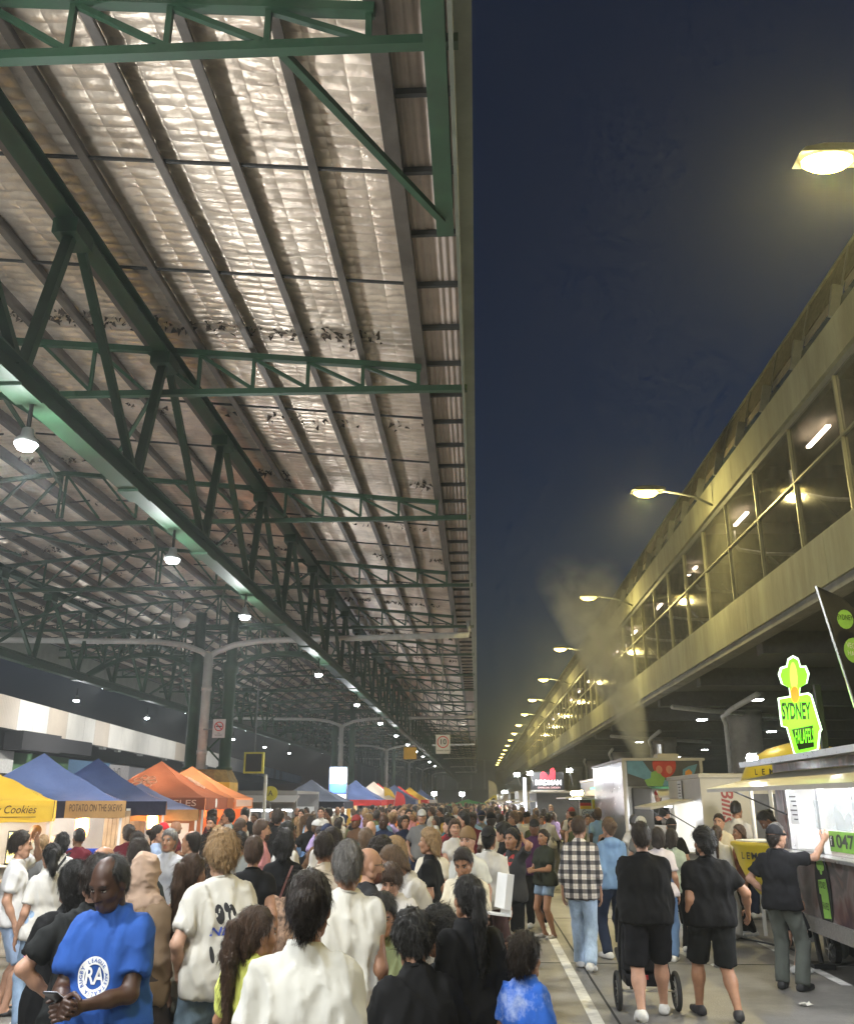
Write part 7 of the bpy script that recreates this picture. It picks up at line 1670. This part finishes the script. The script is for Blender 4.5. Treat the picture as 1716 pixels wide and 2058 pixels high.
# clutter round the trailers
for i, (x, y) in enumerate(((4.75, 13.45), (5.05, 13.5))):
    t = tag(empty('gas_bottle', (x, y, 0)), 'grey steel gas bottle behind the falafel trailer, ' + ('nearer the lane' if i == 0 else 'farther from the lane'), 'gas bottle', 'gas bottles')
    b = MB(); b.lathe([(.1,0),(.14,.03),(.15,.1),(.15,.5),(.12,.6),(.05,.64)], 16, (x, y, 0)); b.build('bottle_body', M_GREYSTEEL, t, smooth=True)
    b = MB(); b.lathe([(.09,.62),(.1,.66),(.1,.74),(.085,.74)], 14, (x, y, 0)); b.build('collar_ring', M_GREYSTEEL, t); MB().tube([(x,y,.62),(x,y,.70)], .02, 8).build('valve', M_STEEL, t)
b = MB(); cp = [(4.2+.25*math.sin(k*.9)-.06*k, 12.9+.55*k, .02) for k in range(15)]; b.tube(cp, .014, 6); tag(b.build('power_cable', M_BLK, None, smooth=True), 'black power cable snaking on the ground past the lemonade stand', 'cable')
t = tag(empty('wheelie_bin', (3.75, 19.9, 0)), 'dark green wheeled rubbish bin beside the cream trailer', 'bin')
b = MB(); b.prism([(-.24,.08),(.24,.08),(.29,.95),(-.29,.95)], (3.75,19.65,0), (1,0,0), (0,0,1), (0,.5,0)); b.build('bin_body', mat('bin_green', (.02,.07,.04), rough=.6), t, bevel=.02); MB().box(3.44,4.06,19.62,20.2,.951,1.0).build('lid', MATS['bin_green'], t, bevel=.015)
for s_ in (-1, 1): MB().tube([(3.75+s_*.22,20.15,.1),(3.75+s_*.27,20.15,.1)], .1, 12).build('wheel', M_RUBBER, t)
for i, (x, y, z, r_) in enumerate(((4.06, 12.35, 1.9, 0), (3.955, 18.6, 2.15, 0))):
    t = tag(empty('price_list', (x, y, z)), ['small white price list hung by the falafel window post', 'white price list above the cream trailer window'][i], 'menu'); MB().box(x-.012, x, y-.16, y+.16, z-.2, z+.2).build('sheet', M_WHITE, t)
    for k in range(6): MB().box(x-.015, x-.0125, y-.12, y+.12-.05*(k % 3), z+.13-.055*k, z+.145-.055*k).build('print_line', M_INK, t)

# ================================================================= THE MID CROWD (copies of a few built figures, recoloured one by one)
TPL = []
def template(bottxt, hairtxt, posetxt, **kw):
    kw.setdefault('vox', .027); kw.setdefault('detail', True); kw['h'] = 1.70
    parts, J = figure(**kw)
    mm = {}
    for nm, dt in parts.items(): mm[nm] = to_mesh('person' if nm == 'body' else 'shoe' if nm.startswith('shoe') else nm, dt, [bpy.data.materials[0]]*(5 if nm == 'body' else 1))
    TPL.append((mm, bottxt, hairtxt, posetxt, kw.get('sex', 'm')))
template('trousers', 'short hair', 'standing', sex='m', hair='short', bot='jeans', seed=1)
template('shorts', 'short hair', 'walking', sex='m', hair='fade', bot='shorts', legs='walk', la='swingb', ra='swingf', seed=2)
template('trousers', 'long hair', 'standing', sex='f', hair='long', bot='jeans', la='hip', seed=3)
template('long skirt', 'long hair', 'standing', sex='f', hair='wavy', top='crop', hem=1.0, bot='skirt', ra='phone', seed=4)
template('trousers', 'cap', 'standing', sex='m', hair='cap', bot='baggy', la='pocket', ra='pocket', seed=5)
template('short shorts', 'ponytail', 'standing', sex='f', hair='longpony', top='tank', hem=.98, bot='minishorts', la='fold', ra='fold', seed=6)
template('trousers', 'curly hair', 'hand at mouth', sex='m', hair='curly', bot='slacks', ra='mouth', seed=7)
template('trousers', 'hair bun', 'hands held out', sex='f', hair='bun', bot='wide', top='shirt', la='carry', ra='carry', seed=8)
template('shorts', 'heavy build and short hair', 'standing', sex='m', hair='short', bot='shorts', b=1.35, la='hip', seed=9)
template('trousers', 'straight hair', 'walking', sex='f', hair='straight', bot='leggings', legs='walk2', la='swingf', ra='swingb', seed=10)
template('trousers', 'bald head', 'standing', sex='m', hair='none', bot='jeans', beard=True, la='phone', ra='phone', seed=11)
template('shorts', 'short hair', 'child standing', sex='m', hair='short', bot='shorts', child=True, seed=13, b=.9)
template('trousers', 'ponytail', 'arms folded', sex='f', hair='pony', bot='jeans', la='fold', ra='fold', seed=14)
template('shorts', 'curly hair', 'pointing ahead', sex='m', hair='curly', bot='shorts', ra='reach', legs='walk2', seed=15)
template('dress', 'bobbed hair', 'standing', sex='f', hair='bob', top='dress', bot='none', la='down', ra='chest', seed=12)
CN = [('white', WHT), ('black', BLK), ('white', WHT), ('black', BLK), ('grey', GRY), ('navy', NVY), ('cream', CRM), ('maroon', (.10, .012, .02)), ('sky blue', (.22, .36, .52)), ('olive green', (.09, .10, .04)), ('pink', (.55, .24, .28)), ('mustard', (.45, .27, .04)), ('teal', (.02, .16, .17)), ('pale grey', (.42, .42, .41)), ('brown', (.12, .065, .035)), ('orange', (.55, .15, .03)), ('lilac', (.32, .25, .45)), ('red', (.4, .03, .03))]
BN = [('black', BLK), ('blue', DEN), ('pale blue', LDEN), ('beige', (.40, .33, .23)), ('grey', GRY), ('dark navy', NVY)]
HN = ['black', 'dark', 'brown', 'black', 'dark', 'lightbrown', 'blond']
HW = {'black': 'black', 'dark': 'dark brown', 'brown': 'brown', 'lightbrown': 'light brown', 'blond': 'blond', 'grey': 'grey'}
rr = random.Random(21); used = set(); placed = [(o.location.x, o.location.y) for o, _, _ in PERSONS]
def inside_stall(x, y):
    if x < -6.2 and 12.5 < y < 45: return True
    if x > 3.1 and 20 < y < 35: return True
    if x > 2.6 and 14 < y < 20.5 and y > 14: return x > 3.3
    if x > 1.9 and y > 35: return True
    return False
def crowd_person(x, y, face=None):
    for _ in range(60):
        t = rr.choice(TPL); cn, cc = rr.choice(CN); bn, bc = rr.choice(BN); hn = rr.choice(HN)
        fa = rr.choice([0, 0, 20, -20, 180, 160, -160, 90, -90, 60, -60]) if face is None else face
        fw = 'back turned' if abs(fa) < 45 else 'facing us' if abs(fa) > 135 else 'facing left' if fa > 0 else 'facing right'
        g = {'dress': 'dress'}.get(t[1]); ht = t[2] if t[2] in ('cap', 'bald head') else HW[hn] + ' ' + t[2].replace('heavy build and ', '')
        hv = 'heavy person' if 'heavy' in t[2] else 'person'
        lab = ('%s in a %s dress, %s, %s, %s' % (hv, cn, ht, t[3], fw)) if g else ('%s in %s top, %s %s, %s, %s, %s' % (hv, cn, bn, t[1], ht, t[3], fw))
        if lab not in used: break
    used.add(lab); mm = t[0]; sk = rr.choice(['pale', 'fair', 'fair', 'tan', 'tan', 'olive', 'brown', 'dark'])
    o = bpy.data.objects.new('person', mm['body']); COL.objects.link(o); s = rr.uniform(.92, 1.06)*(.96 if t[4] == 'f' else 1.0)*(.74 if 'child' in t[3] else 1.0)
    o.location = (x, y, 0); o.rotation_euler = (0, 0, R(fa+rr.uniform(-18, 18))); o.scale = (s, s, s); tag(o, lab, 'person', 'people in the market crowd')
    def setm(ob, i, m): ob.material_slots[i].link = 'OBJECT'; ob.material_slots[i].material = m
    for i, m in enumerate((skin_mat(SK[sk]), lip_mat(SK[sk]), M_EYEW, M_IRIS, hair_mat(HC[hn]))): setm(o, i, m)
    for nm, me in mm.items():
        if nm == 'body': continue
        c = bpy.data.objects.new('shoe' if nm.startswith('shoe') else nm, me); COL.objects.link(c); c.parent = o
        setm(c, 0, cloth_mat(cc) if nm in ('shirt', 'dress') else hair_mat(HC[hn]) if nm in ('hair', 'beard') else cloth_mat(rr.choice([BLK, NVY, (.5, .5, .48), (.3, .05, .05)])) if nm == 'cap' else mat('shoe_wht', (.55, .55, .53)) if nm.startswith('shoe') else cloth_mat(bc, 'denim' if 'blue' in bn else 'plain'))
n = 0; tries = 0
while n < 168 and tries < 6000:
    tries += 1
    y = 8.5 + 27*rr.random()**.8; x = rr.uniform(-6.1 if y > 12 else -4.5, 3.2)
    if y < 17.5 and x > -.1: continue
    if y < 11 and x > -1.4: continue
    if y < 10.5 and rr.random() < .75: continue
    if x > 1.2 and y < 19: continue
    if inside_stall(x, y): continue
    md = .50 if y < 18 else .42
    if any((x-a)**2+(y-b_)**2 < md*md for a, b_ in placed): continue
    placed.append((x, y)); crowd_person(x, y); n += 1
print('crowd', n)
# ================================================================= THE FAR CROWD (one mass)
def far_crowd():
    T2 = []
    for i, kw in enumerate((dict(hair='short'), dict(sex='f', hair='long'), dict(hair='curly', la='phone', ra='phone'), dict(sex='f', hair='bob', top='dress', bot='none'))):
        parts, _ = figure(vox=.045, seed=40+i, detail=False, h=1.68, shoe=None, **kw); T2.append(parts)
    tops = [cloth_mat(c) for _, c in CN]; sk = [skin_mat(SK[k]) for k in ('fair', 'tan', 'olive', 'brown')]; hr = [hair_mat(HC[k]) for k in ('black', 'dark', 'brown', 'blond')]; bt = [cloth_mat(c) for _, c in BN]
    mats_ = tops + sk + hr + bt; Vs, Fs, Ms = [], [], []; off = 0; r2 = random.Random(9)
    k = 0
    while k < 330:
        y = r2.uniform(35, 100); x = r2.uniform(-5.6 + (y-35)*.02, 1.7)
        p = r2.choice(T2); a = r2.uniform(0, 6.28); s = r2.uniform(.92, 1.06); ca, sa = math.cos(a)*s, math.sin(a)*s
        it, is_, ih, ib = r2.randrange(len(tops)), len(tops)+r2.randrange(4), len(tops)+4+r2.randrange(4), len(tops)+8+r2.randrange(len(bt))
        for nm, (v, q, mi) in p.items():
            w = np.stack([v[:, 0]*ca-v[:, 1]*sa+x, v[:, 0]*sa+v[:, 1]*ca+y, v[:, 2]*s], 1); Vs.append(w); Fs.append(q+off); off += len(v)
            Ms.append(np.full(len(q), is_ if nm == 'body' else it if nm in ('shirt', 'dress') else ih if nm in ('hair', 'beard') else ib))
        k += 1
    me = to_mesh('crowd', (np.concatenate(Vs), np.concatenate(Fs), np.concatenate(Ms)), mats_)
    o = bpy.data.objects.new('crowd', me); COL.objects.link(o); o['kind'] = 'stuff'; o['label'] = 'dense far-off crowd of market visitors filling the end of the lane'; o['category'] = 'crowd'
far_crowd()
# ================================================================= AIR AND SMOKE
def haze():
    m, nt, b = new_mat('night_air'); nt.nodes.remove(b)
    v = nt.nodes.new('ShaderNodeVolumePrincipled'); v.inputs['Density'].default_value = 0.0020; v.inputs['Color'].default_value = (0.85, 0.9, 0.9, 1); v.inputs['Anisotropy'].default_value = 0.6
    nt.links.new(v.outputs[0], nt.nodes['Material Output'].inputs['Volume'])
    m.cycles.volume_sampling = 'EQUIANGULAR'
    o = MB().box(-70, 60, -25, 262, -1, 13.5).build('haze', m); o['kind'] = 'stuff'
haze()
def smoke():
    m, nt, b = new_mat('grill_smoke'); nt.nodes.remove(b); L = nt.links
    v = nt.nodes.new('ShaderNodeVolumePrincipled'); v.inputs['Color'].default_value = (0.9, 0.92, 0.9, 1); v.inputs['Anisotropy'].default_value = 0.3
    tc = N(nt, 'ShaderNodeTexCoord'); nz = N(nt, 'ShaderNodeTexNoise'); nz.inputs['Scale'].default_value = 1.3; nz.inputs['Detail'].default_value = 4; nz.inputs['Distortion'].default_value = .6
    L.new(tc.outputs['Object'], nz.inputs['Vector'])
    mr = N(nt, 'ShaderNodeMapRange'); mr.inputs[1].default_value = .36; mr.inputs[2].default_value = .75; mr.inputs[3].default_value = 0; mr.inputs[4].default_value = 1.5
    L.new(nz.outputs[0], mr.inputs[0])
    sp = N(nt, 'ShaderNodeSeparateXYZ'); L.new(tc.outputs['Object'], sp.inputs[0])
    def mth(op, a, b_=None, c_=None):
        n_ = N(nt, 'ShaderNodeMath', operation=op)
        for k_, q_ in enumerate((a, b_, c_)):
            if q_ is None: continue
            if isinstance(q_, (int, float)): n_.inputs[k_].default_value = q_
            else: L.new(q_, n_.inputs[k_])
        return n_.outputs[0]
    tt = mth('MULTIPLY', mth('SUBTRACT', sp.outputs[2], 2.95), 1/6.25)       # 0 at the flue, 1 at the top of the plume
    dx = mth('SUBTRACT', sp.outputs[0], mth('MULTIPLY_ADD', tt, -.75, 4.1)); dy = mth('MULTIPLY', mth('SUBTRACT', sp.outputs[1], mth('MULTIPLY_ADD', tt, 6.0, 23.2)), .6)
    rr_ = mth('MULTIPLY_ADD', tt, 1.35, .25); dd = mth('DIVIDE', mth('SQRT', mth('ADD', mth('MULTIPLY', dx, dx), mth('MULTIPLY', dy, dy))), rr_)
    fa = mth('SUBTRACT', 1.0, mth('MINIMUM', dd, 1.0)); fz = mth('MAXIMUM', mth('SUBTRACT', 1.05, tt), 0.0)
    L.new(mth('MULTIPLY', mth('MULTIPLY', mr.outputs[0], fa), mth('MULTIPLY', fz, 4.5)), v.inputs['Density']); L.new(v.outputs[0], nt.nodes['Material Output'].inputs['Volume'])
    b = MB(); b.tube([(4.1,23.15,2.95),(4.03,23.73,3.55),(3.93,24.6,4.45),(3.78,25.76,5.6),(3.64,26.9,6.8),(3.52,27.86,7.8),(3.42,28.6,8.6),(3.33,29.3,9.3)], [.3,.55,.85,1.25,1.6,1.85,1.9,1.7], 14)
    o = b.build('smoke', m, None, smooth=True); o['kind'] = 'stuff'; o['label'] = 'pale cooking smoke drifting up from the grill truck'; o['category'] = 'smoke'
smoke()
